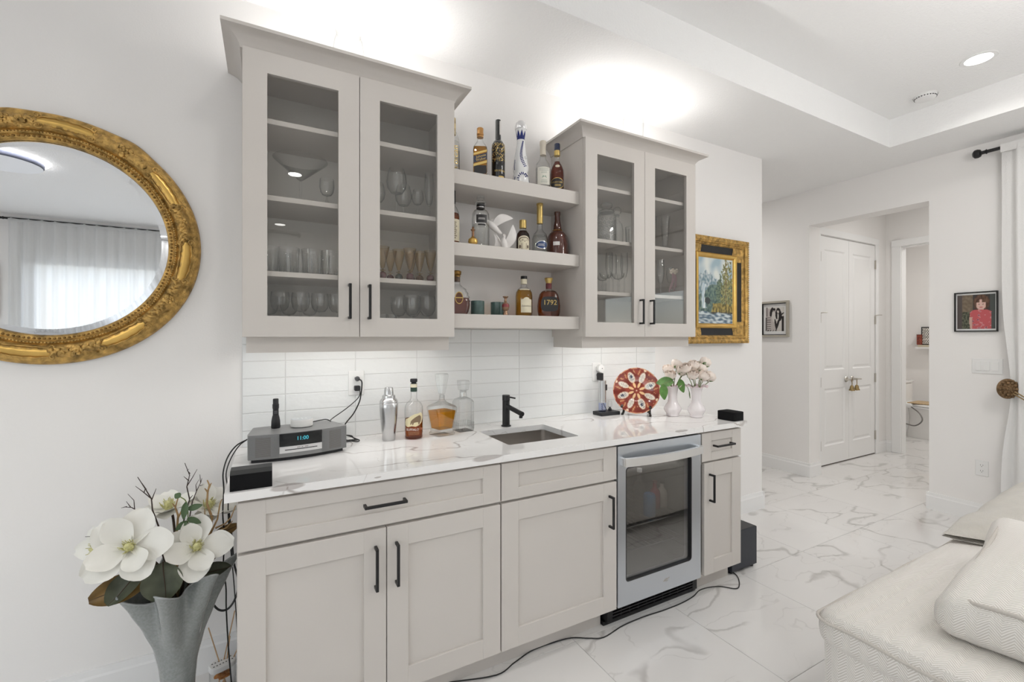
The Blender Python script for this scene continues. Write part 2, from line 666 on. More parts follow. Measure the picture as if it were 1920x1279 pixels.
def band(r, z0, z1, a0, a1, seg=16, rows=2):
    """patch of a cylinder: a paper label"""
    mb = MB()
    mb.grid(lambda u, v: (r * math.cos(a0 + (a1 - a0) * u), r * math.sin(a0 + (a1 - a0) * u), z0 + (z1 - z0) * v), seg, rows)
    return mb

def patch(poly, r, z, a0=-PI / 2):
    """polygon label (x,z) subdivided in x strips and bent round a cylinder"""
    mb = MB()
    bm = bmesh.new()
    vs = [bm.verts.new((x, 0, zz)) for x, zz in poly]
    bm.faces.new(vs)
    xs = [p[0] for p in poly]
    k = 10
    for i in range(1, k):
        x = min(xs) + (max(xs) - min(xs)) * i / k
        bmesh.ops.bisect_plane(bm, geom=bm.verts[:] + bm.edges[:] + bm.faces[:], plane_co=(x, 0, 0), plane_no=(1, 0, 0))
    mb.bm(bm)
    return wrap(mb, r, z, a0)

def picture(w, h, fn, nx=60, ny=60):
    """flat print in the x-z plane facing -y; fn(u,v)->rgb (linear), u,v in 0..1"""
    mb = MB()
    mb.grid(lambda u, v: ((u - 0.5) * w, 0, (v - 0.5) * h), nx, ny)
    mb.col = [fn(i / (nx - 1), j / (ny - 1)) for j in range(ny) for i in range(nx)]
    return mb

def lin(*rgb):
    return tuple((c / 255 / 12.92) if c / 255 <= 0.04045 else ((c / 255 + 0.055) / 1.055) ** 2.4 for c in rgb)

def lerp3(a, b, t):
    t = max(0.0, min(1.0, t))
    return tuple(x + (y - x) * t for x, y in zip(a, b))

def nz(x, y, z=0.0):
    return noise.noise(Vector((x, y, z)))
# ---------------------------------------------------------------- the setting
Zs, Zt = 2.834, 3.045           # soffit and tray heights
XL, XR, YB = -3.6, 4.79, -5.23  # left wall, right wall, rear wall
XC = 3.617                      # outer corner of the bar wall
def wbox(name, *b, mat=None):
    return struct(MB().box(*b).build(name, mat or wall_m, smooth=0))

# floor: grout bed with every tile laid into it
floor = struct(MB().box(XL - 0.1, 8.75, YB - 0.1, 2.1, -0.08, -0.0018).build('floor', fgrout_m, smooth=0))
tp = 0.6025
tm = None
for j in range(-9, 4):
    for i in range(-8, 13):
        x = 1.317 + tp * i
        y = 0.02 + 0.6035 * j
        if x > 8.6 or y > 1.9:
            continue
        if tm is None:
            tm = MB().box(0.001, tp - 0.001, 0.001, 0.6035 - 0.001, -0.012, 0.0, b=0.0008).build('tile', floor_m, floor, smooth=0)
            o = tm
        else:
            o = tm.copy()
            COL.objects.link(o)
        o.location = (x, y, 0)

# walls
wb = struct(MB().box(XL, XC, 0.0, 0.13, 0, 3.2).build('wall_back', wall_m, smooth=0))
wl = MB()
wl.box(XL - 0.12, XL, YB, -4.4, 0, 3.2)
wl.box(XL - 0.12, XL, -1.4, 0.13, 0, 3.2)
wl.box(XL - 0.12, XL, -4.4, -1.4, 2.33, 3.2)
wl.box(XL - 0.12, XL, -4.4, -1.4, 0, 0.35)
struct(wl.build('wall_left', wall_m, smooth=0))
# right wall with the passage opening and the glass door
wr = MB()
wr.box(XR, 4.98, 0.264, 2.0, 0, 2.95)
wr.box(XR, 4.98, -0.655, 0.264, 2.49, 2.95)
wr.box(XR, 4.98, -2.15, -0.655, 0, 2.95)
wr.box(XR, 4.98, -4.35, -2.15, 2.06, 2.95)
wr.box(XR, 4.98, YB, -4.35, 0, 2.95)
struct(wr.build('wall_right', wall_m, smooth=0))
# rear wall with a wide window
wq = MB()
wq.box(XL, -2.45, YB - 0.14, YB, 0, 2.95)
wq.box(0.05, XR + 0.19, YB - 0.14, YB, 0, 2.95)
wq.box(-2.45, 0.05, YB - 0.14, YB, 2.33, 2.95)
wq.box(-2.45, 0.05, YB - 0.14, YB, 0, 0.35)
struct(wq.build('wall_rear', wall_m, smooth=0))
# space behind the bar wall and the passage beyond the opening
wbox('wall_behind', XL, 4.98, 1.95, 2.05, 0, 2.95)
wbox('wall_behind', XC - 2.5, XC - 2.38, 0.13, 1.95, 0, 2.95)
wc = MB()
wc.box(4.98, 5.245, 0.405, 0.52, 0, 2.93)
wc.box(6.428, 6.82, 0.405, 0.52, 0, 2.93)
wc.box(5.245, 6.428, 0.405, 0.52, 2.475, 2.93)
struct(wc.build('wall_closet', wall_m, smooth=0))
wh = MB()
wh.box(6.71, 6.82, 0.262, 0.405, 0, 2.93)
wh.box(6.71, 6.82, -0.56, 0.262, 2.47, 2.93)
wh.box(6.71, 6.82, -1.6, -0.56, 0, 2.93)
struct(wh.build('wall_hall', wall_m, smooth=0))
wbox('wall_hall_end', 4.98, 6.82, -1.7, -1.6, 0, 2.93)
wbox('wall_bathroom_far', 8.5, 8.6, -1.7, 1.0, 0, 2.93)
wbox('wall_bathroom_side', 6.82, 8.6, 0.9, 1.0, 0, 2.93)
wbox('wall_bathroom_end', 6.82, 8.6, -1.7, -1.6, 0, 2.93)
wbox('wall_closet_back', 4.98, 6.82, 0.95, 1.0, 0, 2.93)

# ceiling: soffit ring round a raised tray
TX0, TX1, TY0, TY1 = -0.45, 4.257, -4.55, -0.603
c = MB()
ZC = 3.2
c.box(XL, XR, TY1, 2.0, Zs, ZC)
c.box(XL, XR, YB, TY0, Zs, ZC)
c.box(XL, TX0, TY0, TY1, Zs, ZC)
c.box(TX1, XR, TY0, TY1, Zs, ZC)
struct(c.build('ceiling', ceil_m, smooth=0))
struct(MB().box(TX0, TX1, TY0, TY1, Zt, ZC).build('ceiling_tray', ceil_m, smooth=0))
struct(MB().box(4.98, 8.6, -1.7, 1.0, 2.92, 3.0).build('ceiling_hall', ceil_m, smooth=0))

# baseboards
def bb_x(name, x0, x1, y, s, h=0.135):
    """baseboard along x on the face y, standing out towards s"""
    p = [(y, 0), (y + s * 0.015, 0), (y + s * 0.015, h - 0.03), (y + s * 0.011, h - 0.022), (y + s * 0.009, h), (y, h)]
    return struct(MB().prism(p, x0, x1, 'x').build(name, trim_m, smooth=0))
def bb_y(name, y0, y1, x, s, h=0.135):
    p = [(x, 0), (x + s * 0.015, 0), (x + s * 0.015, h - 0.03), (x + s * 0.011, h - 0.022), (x + s * 0.009, h), (x, h)]
    return struct(MB().prism(p, y0, y1, 'y').build(name, trim_m, smooth=0))
bb_x('baseboard_back', XL, -0.001, 0, -1)
bb_x('baseboard_back', 2.44, XC, 0, -1)
bb_y('baseboard_back_end', -0.015, 0.13, XC, 1)
bb_y('baseboard_right', 0.264 - 0.015, 1.95, XR, -1)
bb_y('baseboard_right', -2.1, -0.655 + 0.015, XR, -1)
bb_x('baseboard_opening', XR, 4.98, 0.264, -1)
bb_x('baseboard_opening', XR, 4.98, -0.655, 1)
bb_x('baseboard_rear', XL, XR, YB, 1)
bb_y('baseboard_left', YB, 0, XL, 1)
bb_x('baseboard_closet', 4.98, 5.17, 0.405, -1)
bb_x('baseboard_closet', 6.5, 6.71, 0.405, -1)
bb_y('baseboard_hall', 0.345, 0.405, 6.71, -1)

# door casings
cs = MB()
cs.box(5.165, 5.245, 0.387, 0.405, 0, 2.555, b=0.004)
cs.box(6.432, 6.50, 0.387, 0.405, 0, 2.555, b=0.004)
cs.box(5.165, 6.50, 0.385, 0.405, 2.48, 2.555, b=0.004)
struct(cs.build('trim_1', trim_m, smooth=0))
cs = MB()
cs.box(6.69, 6.712, 0.250, 0.343, 0, 2.545, b=0.004)
cs.box(6.686, 6.712, -0.64, 0.343, 2.465, 2.545, b=0.004)
cs.box(6.69, 6.712, -0.64, -0.548, 0, 2.545, b=0.004)
cs.box(6.712, 6.82, 0.248, 0.262, 0, 2.47)
cs.box(6.712, 6.82, -0.56, -0.546, 0, 2.47)
cs.box(6.712, 6.82, -0.546, 0.248, 2.455, 2.47)
struct(cs.build('trim_2', trim_m, smooth=0))

# closet doors: two leaves with two moulded panels each
def closet_door(name, x0, x1, label, knob_x, hinge_x, hs):
    y = 0.40
    d = MB()
    pans = [(1.03, 2.33), (0.21, 0.83)]
    m = 0.085
    px0, px1 = x0 + m, x1 - m
    zs = [0.012, 0.21, 0.83, 1.03, 2.33, 2.468]
    xs = [x0, px0, px1, x1]
    d.box(x0, x1, y + 0.012, y + 0.036, 0.012, 2.468)
    d.box(x0, px0, y, y + 0.012, 0.012, 2.468)
    d.box(px1, x1, y, y + 0.012, 0.012, 2.468)
    for a, b in ((0.012, 0.21), (0.83, 1.03), (2.33, 2.468)):
        d.box(px0, px1, y, y + 0.012, a, b)
    o = struct(d.build(name, door_m, smooth=0))
    for a, b in pans:
        p = MB()
        # ogee slope down to the groove, then the raised field
        def ring(i):
            k = [(0.0, 0.0), (0.012, 0.010), (0.022, 0.010), (0.045, 0.003)][i]
            return k
        vs = []
        for i in range(4):
            ins, dep = ring(i)
            vs += [(px0 + ins, y + dep, a + ins), (px1 - ins, y + dep, a + ins), (px1 - ins, y + dep, b - ins), (px0 + ins, y + dep, b - ins)]
        fs = []
        for i in range(3):
            for k in range(4):
                fs.append((i * 4 + k, i * 4 + (k + 1) % 4, (i + 1) * 4 + (k + 1) % 4, (i + 1) * 4 + k))
        fs.append((12, 13, 14, 15))
        p.add(vs, fs)
        p.build('panel', door_m, o, smooth=0)
    # lever handle with round rose
    h = MB()
    h.lathe([(0.0, 0.0), (0.031, 0.0), (0.033, 0.004), (0.028, 0.011), (0.012, 0.013), (0.011, 0.05), (0.0, 0.05)], (knob_x, y, 0.915), 18, 'y')
    h.tube(smooth_path([(knob_x, y - 0.045, 0.915), (knob_x + hs * 0.03, y - 0.05, 0.915), (knob_x + hs * 0.105, y - 0.046, 0.911)], 5), [0.010] * 5 + [0.008] * 6, 8)
    h.build('door_handle', nickel_m, o)
    for z in (2.243, 1.59, 0.904, 0.225):
        g = MB().box(hinge_x - 0.012, hinge_x + 0.012, y - 0.006, y + 0.002, z - 0.05, z + 0.05, b=0.001)
        g.lathe([(0.006, z - 0.052), (0.006, z + 0.052)], (hinge_x, y - 0.008, 0), 8)
        g.build('hinge', nickel_m, o)
        if abs(z - 1.59) < 0.01:
            s = MB().tube([(hinge_x, y - 0.01, z + 0.052), (hinge_x + 0.02, y - 0.03, z + 0.056), (hinge_x + 0.05, y - 0.05, z + 0.056)], 0.005, 6)
            s.build('door_stop', nickel_m, o)
    return o
closet_door('door_1', 5.25, 5.835, '', 5.775, 5.245, -1)
closet_door('door_2', 5.839, 6.425, '', 5.90, 6.43, 1)
struct(MB().box(5.25, 6.425, 0.40, 0.50, 0.0, 0.012).build('trim_3', pbr('dark_threshold', (0.09, 0.075, 0.06), 0.7), smooth=0))

# brass bells on the closet handles
brass_m = pbr('aged_brass', (0.36, 0.26, 0.12), 0.4, 0.9, var=0.25, vscale=40)
def bell(x, label):
    t = thing('brass_bell', label, 'bell', (x, 0.352, 0.79), 0, 'bells hanging on the closet handles')
    MB().lathe([(0.030, 0.0), (0.029, 0.006), (0.022, 0.02), (0.018, 0.045), (0.010, 0.058), (0.0, 0.060)], seg=14).build('bell_body', brass_m, t)
    MB().ball((0, 0, 0.002), 0.009, 8, 5).build('clapper', brass_m, t)
    MB().tube([(0, 0, 0.058), (0.004, 0, 0.08), (0, 0, 0.10), (0, -0.003, 0.128)], 0.004, 6).build('cord', brass_m, t)
    return t
bell(5.800, 'small brass bell hanging from the left closet door handle')
bell(5.905, 'small brass bell hanging from the right closet door handle')

# windows
def window_frame(name, axis, a0, a1, p0, p1, z0, z1, mull):
    m = MB()
    w = 0.06
    def bx(u0, u1, s0, s1):
        if axis == 'x':
            m.box(p0, p1, u0, u1, s0, s1)
        else:
            m.box(u0, u1, p0, p1, s0, s1)
    bx(a0, a1, z0, z0 + w)
    bx(a0, a1, z1 - w, z1)
    bx(a0, a0 + w, z0, z1)
    bx(a1 - w, a1, z0, z1)
    for q in mull:
        bx(q - w / 2, q + w / 2, z0, z1)
    o = struct(m.build(name, trim_m, smooth=0))
    g = MB()
    pm = (p0 + p1) / 2
    if axis == 'x':
        g.box(pm - 0.003, pm + 0.003, a0 + w, a1 - w, z0 + w, z1 - w)
    else:
        g.box(a0 + w, a1 - w, pm - 0.003, pm + 0.003, z0 + w, z1 - w)
    g.build('pane', win_m, o, smooth=0)
    return o
window_frame('window_1', 'x', -4.35, -2.15, 4.86, 4.92, 0.0, 2.06, [-3.25])
window_frame('window_2', 'y', -2.45, 0.05, YB - 0.1, YB - 0.04, 0.35, 2.33, [-1.2])
window_frame('added_window', 'x', -4.4, -1.4, XL - 0.09, XL - 0.03, 0.35, 2.33, [-2.9])  # unseen left window, added to let in balancing daylight
# unseen ground outside, made pale to bounce daylight up onto the ceilings
struct(MB().box(5.0, 40, -40, 25, -0.2, -0.1).build('ground_outside', pbr('pale_bounce_ground', (0.62, 0.60, 0.56), 0.9, var=0.1, vscale=2), smooth=0))
struct(MB().box(-40, 5.0, -40, YB - 0.2, -0.2, -0.1).build('ground_outside', MATS['pale_bounce_ground'], smooth=0))
struct(MB().box(-40, XL - 0.3, YB - 0.2, 25, -0.2, -0.1).build('ground_outside', MATS['pale_bounce_ground'], smooth=0))
# ---------------------------------------------------------------- cabinets
FY = -0.63      # front face of the base doors
def shaker(mb, x0, x1, z0, z1, yf, th=0.02, rail=0.068, rec=0.009):
    """frame of a shaker front; the recessed panel is a part of its own"""
    b = 0.0012
    mb.box(x0, x0 + rail, yf, yf + th, z0, z1, b=b)
    mb.box(x1 - rail, x1, yf, yf + th, z0, z1, b=b)
    mb.box(x0 + rail - 0.001, x1 - rail + 0.001, yf, yf + th, z1 - rail * (1 if z1 - z0 > 0.2 else 0.6), z1, b=b)
    mb.box(x0 + rail - 0.001, x1 - rail + 0.001, yf, yf + th, z0, z0 + rail * (1 if z1 - z0 > 0.2 else 0.6), b=b)

def bar_pull(parent, x, z, yf, length, vertical=True, name='handle'):
    """square black bar on two posts, standing 35 mm proud"""
    h = MB()
    r = 0.005
    L = length / 2
    if vertical:
        h.box(x - r, x + r, yf - 0.035, yf - 0.026, z - L, z + L, b=0.0012)
        for s in (-1, 1):
            zz = z + s * (L - r)
            h.box(x - r, x + r, yf - 0.03, yf, zz - r, zz + r, b=0.001)
    else:
        h.box(x - L, x + L, yf - 0.035, yf - 0.026, z - r, z + r, b=0.0012)
        for s in (-1, 1):
            xx = x + s * (L - r)
            h.box(xx - r, xx + r, yf - 0.03, yf, z - r, z + r, b=0.001)
    return h.build(name, black_m, parent, smooth=0)

def front(root, name, x0, x1, z0, z1, pull=None, rail=0.068):
    m = MB()
    shaker(m, x0, x1, z0, z1, FY, rail=rail)
    d = m.build(name, cab_m, root, smooth=0)
    short = z1 - z0 < 0.2
    rz_ = rail * (0.6 if short else 1)
    MB().box(x0 + rail - 0.002, x1 - rail + 0.002, FY + 0.009, FY + 0.016, z0 + rz_ - 0.002, z1 - rz_ + 0.002).build('panel', cab_m, d, smooth=0)
    if pull:
        bar_pull(d, pull[0], pull[1], FY, 0.148, pull[2])
    return d

def base_cabinet(name, label, x0, x1, doors, drawer_pull=None, rail=0.068, left_open=True, inner=None):
    t = thing(name, label, 'cabinet', (x0, 0, 0), world_parts=True)
    b = MB()
    yb, yf = -0.002, FY + 0.021
    b.box(x0, x0 + 0.018, yf, yb, 0.105, 0.886)
    b.box(x1 - 0.018, x1, yf, yb, 0.105, 0.886)
    b.box(x0 + 0.018, x1 - 0.018, yf, yb, 0.105, 0.123)
    b.box(x0 + 0.018, x1 - 0.018, yb - 0.012, yb, 0.123, 0.886)
    b.box(x0 + 0.018, x1 - 0.018, yf, yf + 0.02, 0.700, 0.735)
    b.box(x0 + 0.018, x1 - 0.018, yf, yf + 0.02, 0.862, 0.886)
    b.build('carcass', cab_m, t, smooth=0)
    MB().box(x0 if x0 < 2 else 2.152, x1 if x1 < 1.5 or x1 > 2 else 1.494, -0.545, -0.53, 0.0, 0.105).build('toe_kick', cab_m, t, smooth=0)
    f = front(t, 'drawer', x0 + 0.003, x1 - 0.003, 0.722, 0.874, drawer_pull, rail)
    for (a, bb, px) in doors:
        front(t, 'door', a, bb, 0.112, 0.711, (px, 0.58, True) if px else None, rail)
    return t

base_cabinet('base_cabinet', 'wide greige shaker base cabinet with one long drawer above two doors', 0.0, 0.914,
             [(0.003, 0.4555, 0.418), (0.4585, 0.911, 0.491)], (0.45, 0.802, False), 0.077)
base_cabinet('base_cabinet', 'greige base cabinet under the sink with one door and a blank drawer front', 0.914, 1.5245,
             [(0.917, 1.5215, 1.477)], None, 0.078)
base_cabinet('base_cabinet', 'narrow greige base cabinet to the right of the drinks cooler', 2.108, 2.438,
             [(2.130, 2.435, 2.171)], (2.27, 0.802, False), 0.076)

# ---------------------------------------------------------------- countertop, sink, tap
t = thing('countertop', 'white quartz worktop with fine grey veins over the base cabinets', 'countertop', (1.2, -0.3, 0.914), world_parts=True)
cx0, cx1, cf, ck, z0, z1 = -0.031, 2.464, -0.648, -0.0015, 0.8865, 0.914
sx0, sx1, sy0, sy1 = 1.014, 1.398, -0.508, -0.184
m = MB()
bm = bmesh.new()
outer = [(cx0, cf), (cx1, cf), (cx1, ck), (cx0, ck)]
r = 0.012
inner = []
for (px, py, a0) in ((sx1 - r, sy1 - r, 0), (sx0 + r, sy1 - r, PI / 2), (sx0 + r, sy0 + r, PI), (sx1 - r, sy0 + r, 1.5 * PI)):
    for k in range(5):
        a = a0 + PI / 2 * k / 4
        inner.append((px + r * math.cos(a), py + r * math.sin(a)))
# inner order: NE, NW, SW, SE corners (counter-clockwise)
def slab(z):
    return [(x, y, z) for x, y in outer] + [(x, y, z) for x, y in inner]
n_in = len(inner)
seams = [(1, 2), (2, 3), (3, 0), (0, 1)]
idx = lambda q, k: 4 + q * 5 + k
top = []
# outer: 0 SW,1 SE,2 NE,3 NW ; inner quarters 0 NE,1 NW,2 SW,3 SE
top.append((1, 2, idx(0, 0), idx(3, 4)))
top.append((2, 3, idx(1, 0), idx(0, 4)))
top.append((3, 0, idx(2, 0), idx(1, 4)))
top.append((0, 1, idx(3, 0), idx(2, 4)))
for q, oc in ((0, 2), (1, 3), (2, 0), (3, 1)):
    for k in range(4):
        top.append((oc, idx(q, k + 1), idx(q, k)))
vs = slab(z1) + slab(z0)
N = 4 + n_in
fs = list(top) + [tuple(i + N for i in f) for f in top]
fs += [(i, (i + 1) % 4, (i + 1) % 4 + N, i + N) for i in range(4)]
fs += [(4 + k, 4 + (k + 1) % n_in, 4 + (k + 1) % n_in + N, 4 + k + N) for k in range(n_in)]
m.add(vs, fs)
m.build('slab', counter_m, t, smooth=0)['label'] = 'veined quartz slab with a cut-out for the sink'

t = thing('sink', 'small undermount stainless steel bar sink set into the white worktop', 'sink', (1.206, -0.346, 0.70), world_parts=True)
m = MB()
e = 0.008
rings = []
cx, cyy = (sx0 + sx1) / 2, (sy0 + sy1) / 2
hx, hy = (sx1 - sx0) / 2 + e, (sy1 - sy0) / 2 + e
vs, fs = [], []
def rr(hx, hy, cr, z, seg=5):
    out = []
    for q in range(4):
        sxn, syn = ((1, 1), (-1, 1), (-1, -1), (1, -1))[q]
        for k in range(seg):
            a = PI / 2 * (q + k / (seg - 1))
            out.append((cx + sxn * (hx - cr) + cr * math.cos(a), cyy + syn * (hy - cr) + cr * math.sin(a), z))
    return out
for (ax, ay, cr, z) in ((hx + 0.02, hy + 0.02, 0.03, 0.886), (hx, hy, 0.022, 0.886), (hx - 0.003, hy - 0.003, 0.022, 0.72), (hx - 0.02, hy - 0.02, 0.03, 0.702), (0.03, 0.03, 0.03, 0.698)):
    vs += rr(ax, ay, cr, z)
for i in range(4):
    for k in range(20):
        fs.append((i * 20 + k, i * 20 + (k + 1) % 20, (i + 1) * 20 + (k + 1) % 20, (i + 1) * 20 + k))
m.add(vs, fs)
m.build('bowl', sink_m, t, smooth=50, fix=False)
MB().lathe([(0.03, 0.6975), (0.045, 0.699), (0.045, 0.7015), (0.02, 0.7005), (0.0, 0.699)], (cx, cyy, 0), 20).build('drain', steel_m, t)

t = thing('faucet', 'matte black single-lever bar faucet behind the sink', 'faucet', (1.199, -0.13, 0.914))
MB().lathe([(0.026, 0), (0.026, 0.005), (0.020, 0.008), (0.0195, 0.135)], seg=24).build('body', black_m, t)
MB().lathe([(0.0205, 0.137), (0.0205, 0.163), (0.019, 0.166), (0.0, 0.166)], seg=24).build('cap', black_m, t)
MB().tube([(0, -0.01, 0.108), (0.008, -0.075, 0.096), (0.017, -0.145, 0.083)], 0.0125, 14).build('spout', black_m, t)
MB().lathe([(0.009, -0.012), (0.009, 0.0)], (0.0155, -0.132, 0.074), 12).build('aerator', black_m, t)
MB().tube([(0.012, -0.010, 0.155), (0.042, -0.028, 0.148)], 0.0042, 8).build('lever', black_m, t)

# ---------------------------------------------------------------- drinks cooler
t = thing('drinks_cooler', 'stainless steel undercounter drinks cooler with a dark glass door', 'cooler', (1.815, -0.3, 0), world_parts=True)
fx0, fx1 = 1.529, 2.102
int_m = pbr('cooler_liner', (0.16, 0.16, 0.155), 0.5)
b = MB()
b.box(fx0, fx0 + 0.03, -0.57, -0.03, 0.11, 0.872)
b.box(fx1 - 0.03, fx1, -0.57, -0.03, 0.11, 0.872)
b.box(fx0, fx1, -0.06, -0.03, 0.11, 0.872)
b.box(fx0, fx1, -0.57, -0.06, 0.83, 0.872)
b.box(fx0, fx1, -0.57, -0.06, 0.11, 0.15)
b.build('cabinet_shell', int_m, t, smooth=0)
d = MB()
wx0, wx1, wz0, wz1 = 1.578, 2.033, 0.222, 0.768
dy0, dy1 = FY, FY + 0.05
# door: flat sheet with a rounded window cut-out
def rrect(x0, x1, z0_, z1_, r, seg=5):
    out = []
    for (px, pz, a0) in ((x1 - r, z1_ - r, 0), (x0 + r, z1_ - r, PI / 2), (x0 + r, z0_ + r, PI), (x1 - r, z0_ + r, 1.5 * PI)):
        for k in range(seg):
            a = a0 + PI / 2 * k / (seg - 1)
            out.append((px + r * math.cos(a), pz + r * math.sin(a)))
    return out
def framed(mb, o_, i_, ya, yb_, lip=0.0):
    """plate between an outer and an inner rounded rectangle"""
    k = len(o_)
    vs = [(x, ya, z) for x, z in o_] + [(x, ya, z) for x, z in i_] + [(x, yb_, z) for x, z in i_] + [(x, yb_, z) for x, z in o_]
    fs = []
    for a in range(4):
        b_ = (a + 1) % 4
        for q in range(k):
            q2 = (q + 1) % k
            fs.append((a * k + q, a * k + q2, b_ * k + q2, b_ * k + q))
    mb.add(vs, fs)
framed(d, rrect(fx0, fx1, 0.113, 0.872, 0.004), rrect(wx0, wx1, wz0, wz1, 0.018), dy0, dy1)
door = d.build('door', steelh_m, t, smooth=30)
g = MB()
framed(g, rrect(wx0, wx1, wz0, wz1, 0.018), rrect(wx0 + 0.006, wx1 - 0.006, wz0 + 0.006, wz1 - 0.006, 0.014), dy0 + 0.001, dy0 + 0.018)
g.build('gasket', black_m, door, smooth=0)
MB().box(wx0 + 0.004, wx1 - 0.004, dy0 + 0.012, dy0 + 0.017, wz0 + 0.004, wz1 - 0.004).build('pane', fpane_m, door, smooth=0)
h = MB()
pts = []
K = 14
for k in range(K + 1):
    u = k / K
    pts.append((1.545 + (2.075 - 1.545) * u, FY - 0.026 - 0.024 * math.sin(PI * u) ** 0.8))
vs, fs = [], []
for (x, y) in pts:
    for (dy, dz) in ((0, -0.021), (-0.012, -0.019), (-0.012, 0.019), (0, 0.021)):
        vs.append((x, y + dy, 0.802 + dz))
for i in range(K):
    for k in range(4):
        fs.append((i * 4 + k, i * 4 + (k + 1) % 4, (i + 1) * 4 + (k + 1) % 4, (i + 1) * 4 + k))
fs += [(3, 2, 1, 0), (K * 4, K * 4 + 1, K * 4 + 2, K * 4 + 3)]
h.add(vs, fs)
for x in (1.552, 2.068):
    h.box(x - 0.008, x + 0.008, FY - 0.026, FY, 0.785, 0.819)
h.build('handle', pbr('bright_steel', (0.86, 0.86, 0.85), 0.3, 0.8), door, smooth=40)
bd = MB()
bd.tube([(1.845 + 0.013 * math.cos(0.3 + k * 0.36), FY - 0.001, 0.168 + 0.006 * math.sin(0.3 + k * 0.36)) for k in range(16)], 0.0011, 5)
bd.tube([(1.825, FY - 0.001, 0.164), (1.842, FY - 0.001, 0.167), (1.866, FY - 0.001, 0.176)], 0.0012, 5)
bd.build('badge', nickel_m, door, smooth=0)
k = MB()
k.box(1.50, 2.145, -0.56, -0.45, 0.0, 0.018)
k.box(1.512, 1.545, -0.578, -0.45, 0.018, 0.112, b=0.003)
k.box(2.105, 2.138, -0.578, -0.45, 0.018, 0.112, b=0.003)
k.box(1.545, 2.105, -0.50, -0.45, 0.018, 0.112)
kk = k.build('toe_grille', black_m, t, smooth=0)
for i in range(6):
    z = 0.024 + i * 0.0145
    MB().box(1.545, 2.105, -0.575, -0.545, z, z + 0.006).build('slat', black_m, kk, smooth=0)
for i in range(9):
    x = 1.60 + i * 0.056
    MB().box(x, x + 0.004, -0.572, -0.548, 0.018, 0.11).build('rib', black_m, kk, smooth=0)
for z in (0.43, 0.31):
    s = MB()
    for i in range(12):
        x = 1.57 + i * 0.0445
        s.tube([(x, -0.54, z), (x, -0.08, z)], 0.0025, 5)
    s.tube([(1.56, -0.54, z), (2.07, -0.54, z)], 0.004, 6)
    s.tube([(1.56, -0.09, z), (2.07, -0.09, z)], 0.004, 6)
    s.build('wire_shelf', steel_m, t)

area('cooler_fill_light', (1.815, -0.50, 0.822), (0, 0, 0), 0.4, 0.03, 0.45, (0.92, 0.96, 1.0))  # unseen light added so the cooler's contents show
MB().box(1.60, 2.03, -0.515, -0.485, 0.824, 0.831).build('fill_strip', emis('cooler_fill_glow', (0.92, 0.96, 1.0), 3.0), t, smooth=0)  # glowing strip belonging to that added light

# ---------------------------------------------------------------- wall cabinets
UY = -0.33
def wall_cabinet(label, x0, x1, pulls, cl, cr):
    t = thing('wall_cabinet', label, 'cabinet', ((x0 + x1) / 2, 0, 1.388), world_parts=True)
    yb, yf = -0.0015, UY + 0.022
    zb, zt = 1.388, 2.462
    w = 0.018
    c = MB()
    c.box(x0, x0 + w, yf, yb, zb, zt)
    c.box(x1 - w, x1, yf, yb, zb, zt)
    c.box(x0 + w, x1 - w, yf, yb, zb, zb + w)
    c.box(x0 + w, x1 - w, yf, yb, zt - w, zt)
    c.build('carcass', cab_m, t, smooth=0)
    MB().box(x0 + w, x1 - w, -0.010, yb, zb + w, zt - w).build('back_panel', cabin_m, t, smooth=0)
    for z in (2.223, 1.931, 1.641):
        MB().box(x0 + w, x1 - w, -0.298, -0.011, z - 0.020, z, b=0.001).build('shelf', cab_m, t, smooth=0)
    lr = MB()
    lr.box(x0 + 0.012, x1 - 0.012, -0.285, -0.270, 1.328, zb)
    lr.box(x0 + 0.012, x0 + 0.027, -0.270, yb, 1.328, zb)
    lr.box(x1 - 0.027, x1 - 0.012, -0.270, yb, 1.328, zb)
    lr.build('light_rail', cab_m, t, smooth=0)
    mid = (x0 + x1) / 2
    for i, (a, b_) in enumerate(((x0 + 0.002, mid - 0.0015), (mid + 0.0015, x1 - 0.002))):
        d = MB()
        rl = 0.080
        framed(d, rrect(a, b_, zb + 0.001, zt - 0.004, 0.001, 2), rrect(a + rl, b_ - rl, zb + rl, zt - rl - 0.004, 0.0015, 2), UY, UY + 0.021)
        o = d.build('door', cab_m, t, smooth=0)
        MB().box(a + rl - 0.003, b_ - rl + 0.003, UY + 0.010, UY + 0.014, zb + rl - 0.003, zt - rl - 0.001).build('pane', pane_m, o, smooth=0)
        bar_pull(o, pulls[i], 1.532, UY, 0.142, True)
    # crown moulding: fillet, cove and top lip, mitred round front and both ends
    prof = [(0.0, 2.457), (0.005, 2.457), (0.007, 2.468), (0.014, 2.480), (0.026, 2.492), (0.042, 2.501), (0.056, 2.506), (0.062, 2.507), (0.062, 2.519), (0.0, 2.519)]
    yq = UY + 0.018
    cm = MB()
    vs, fs = [], []
    k = len(prof)
    for (o_, z) in prof:
        vs += [(x0 - o_ - 0.002, yb, z), (x0 - o_ - 0.002, yq - o_, z), (x1 + o_ + 0.002, yq - o_, z), (x1 + o_ + 0.002, yb, z)]
    for i in range(k - 1):
        for q in range(3):
            fs.append((i * 4 + q, i * 4 + q + 1, (i + 1) * 4 + q + 1, (i + 1) * 4 + q))
    fs.append((0, 3, 2, 1))
    fs.append(tuple((k - 1) * 4 + q for q in range(4)))
    cm.add(vs, fs)
    cm.build('crown_moulding', cab_m, t, smooth=30)
    return t
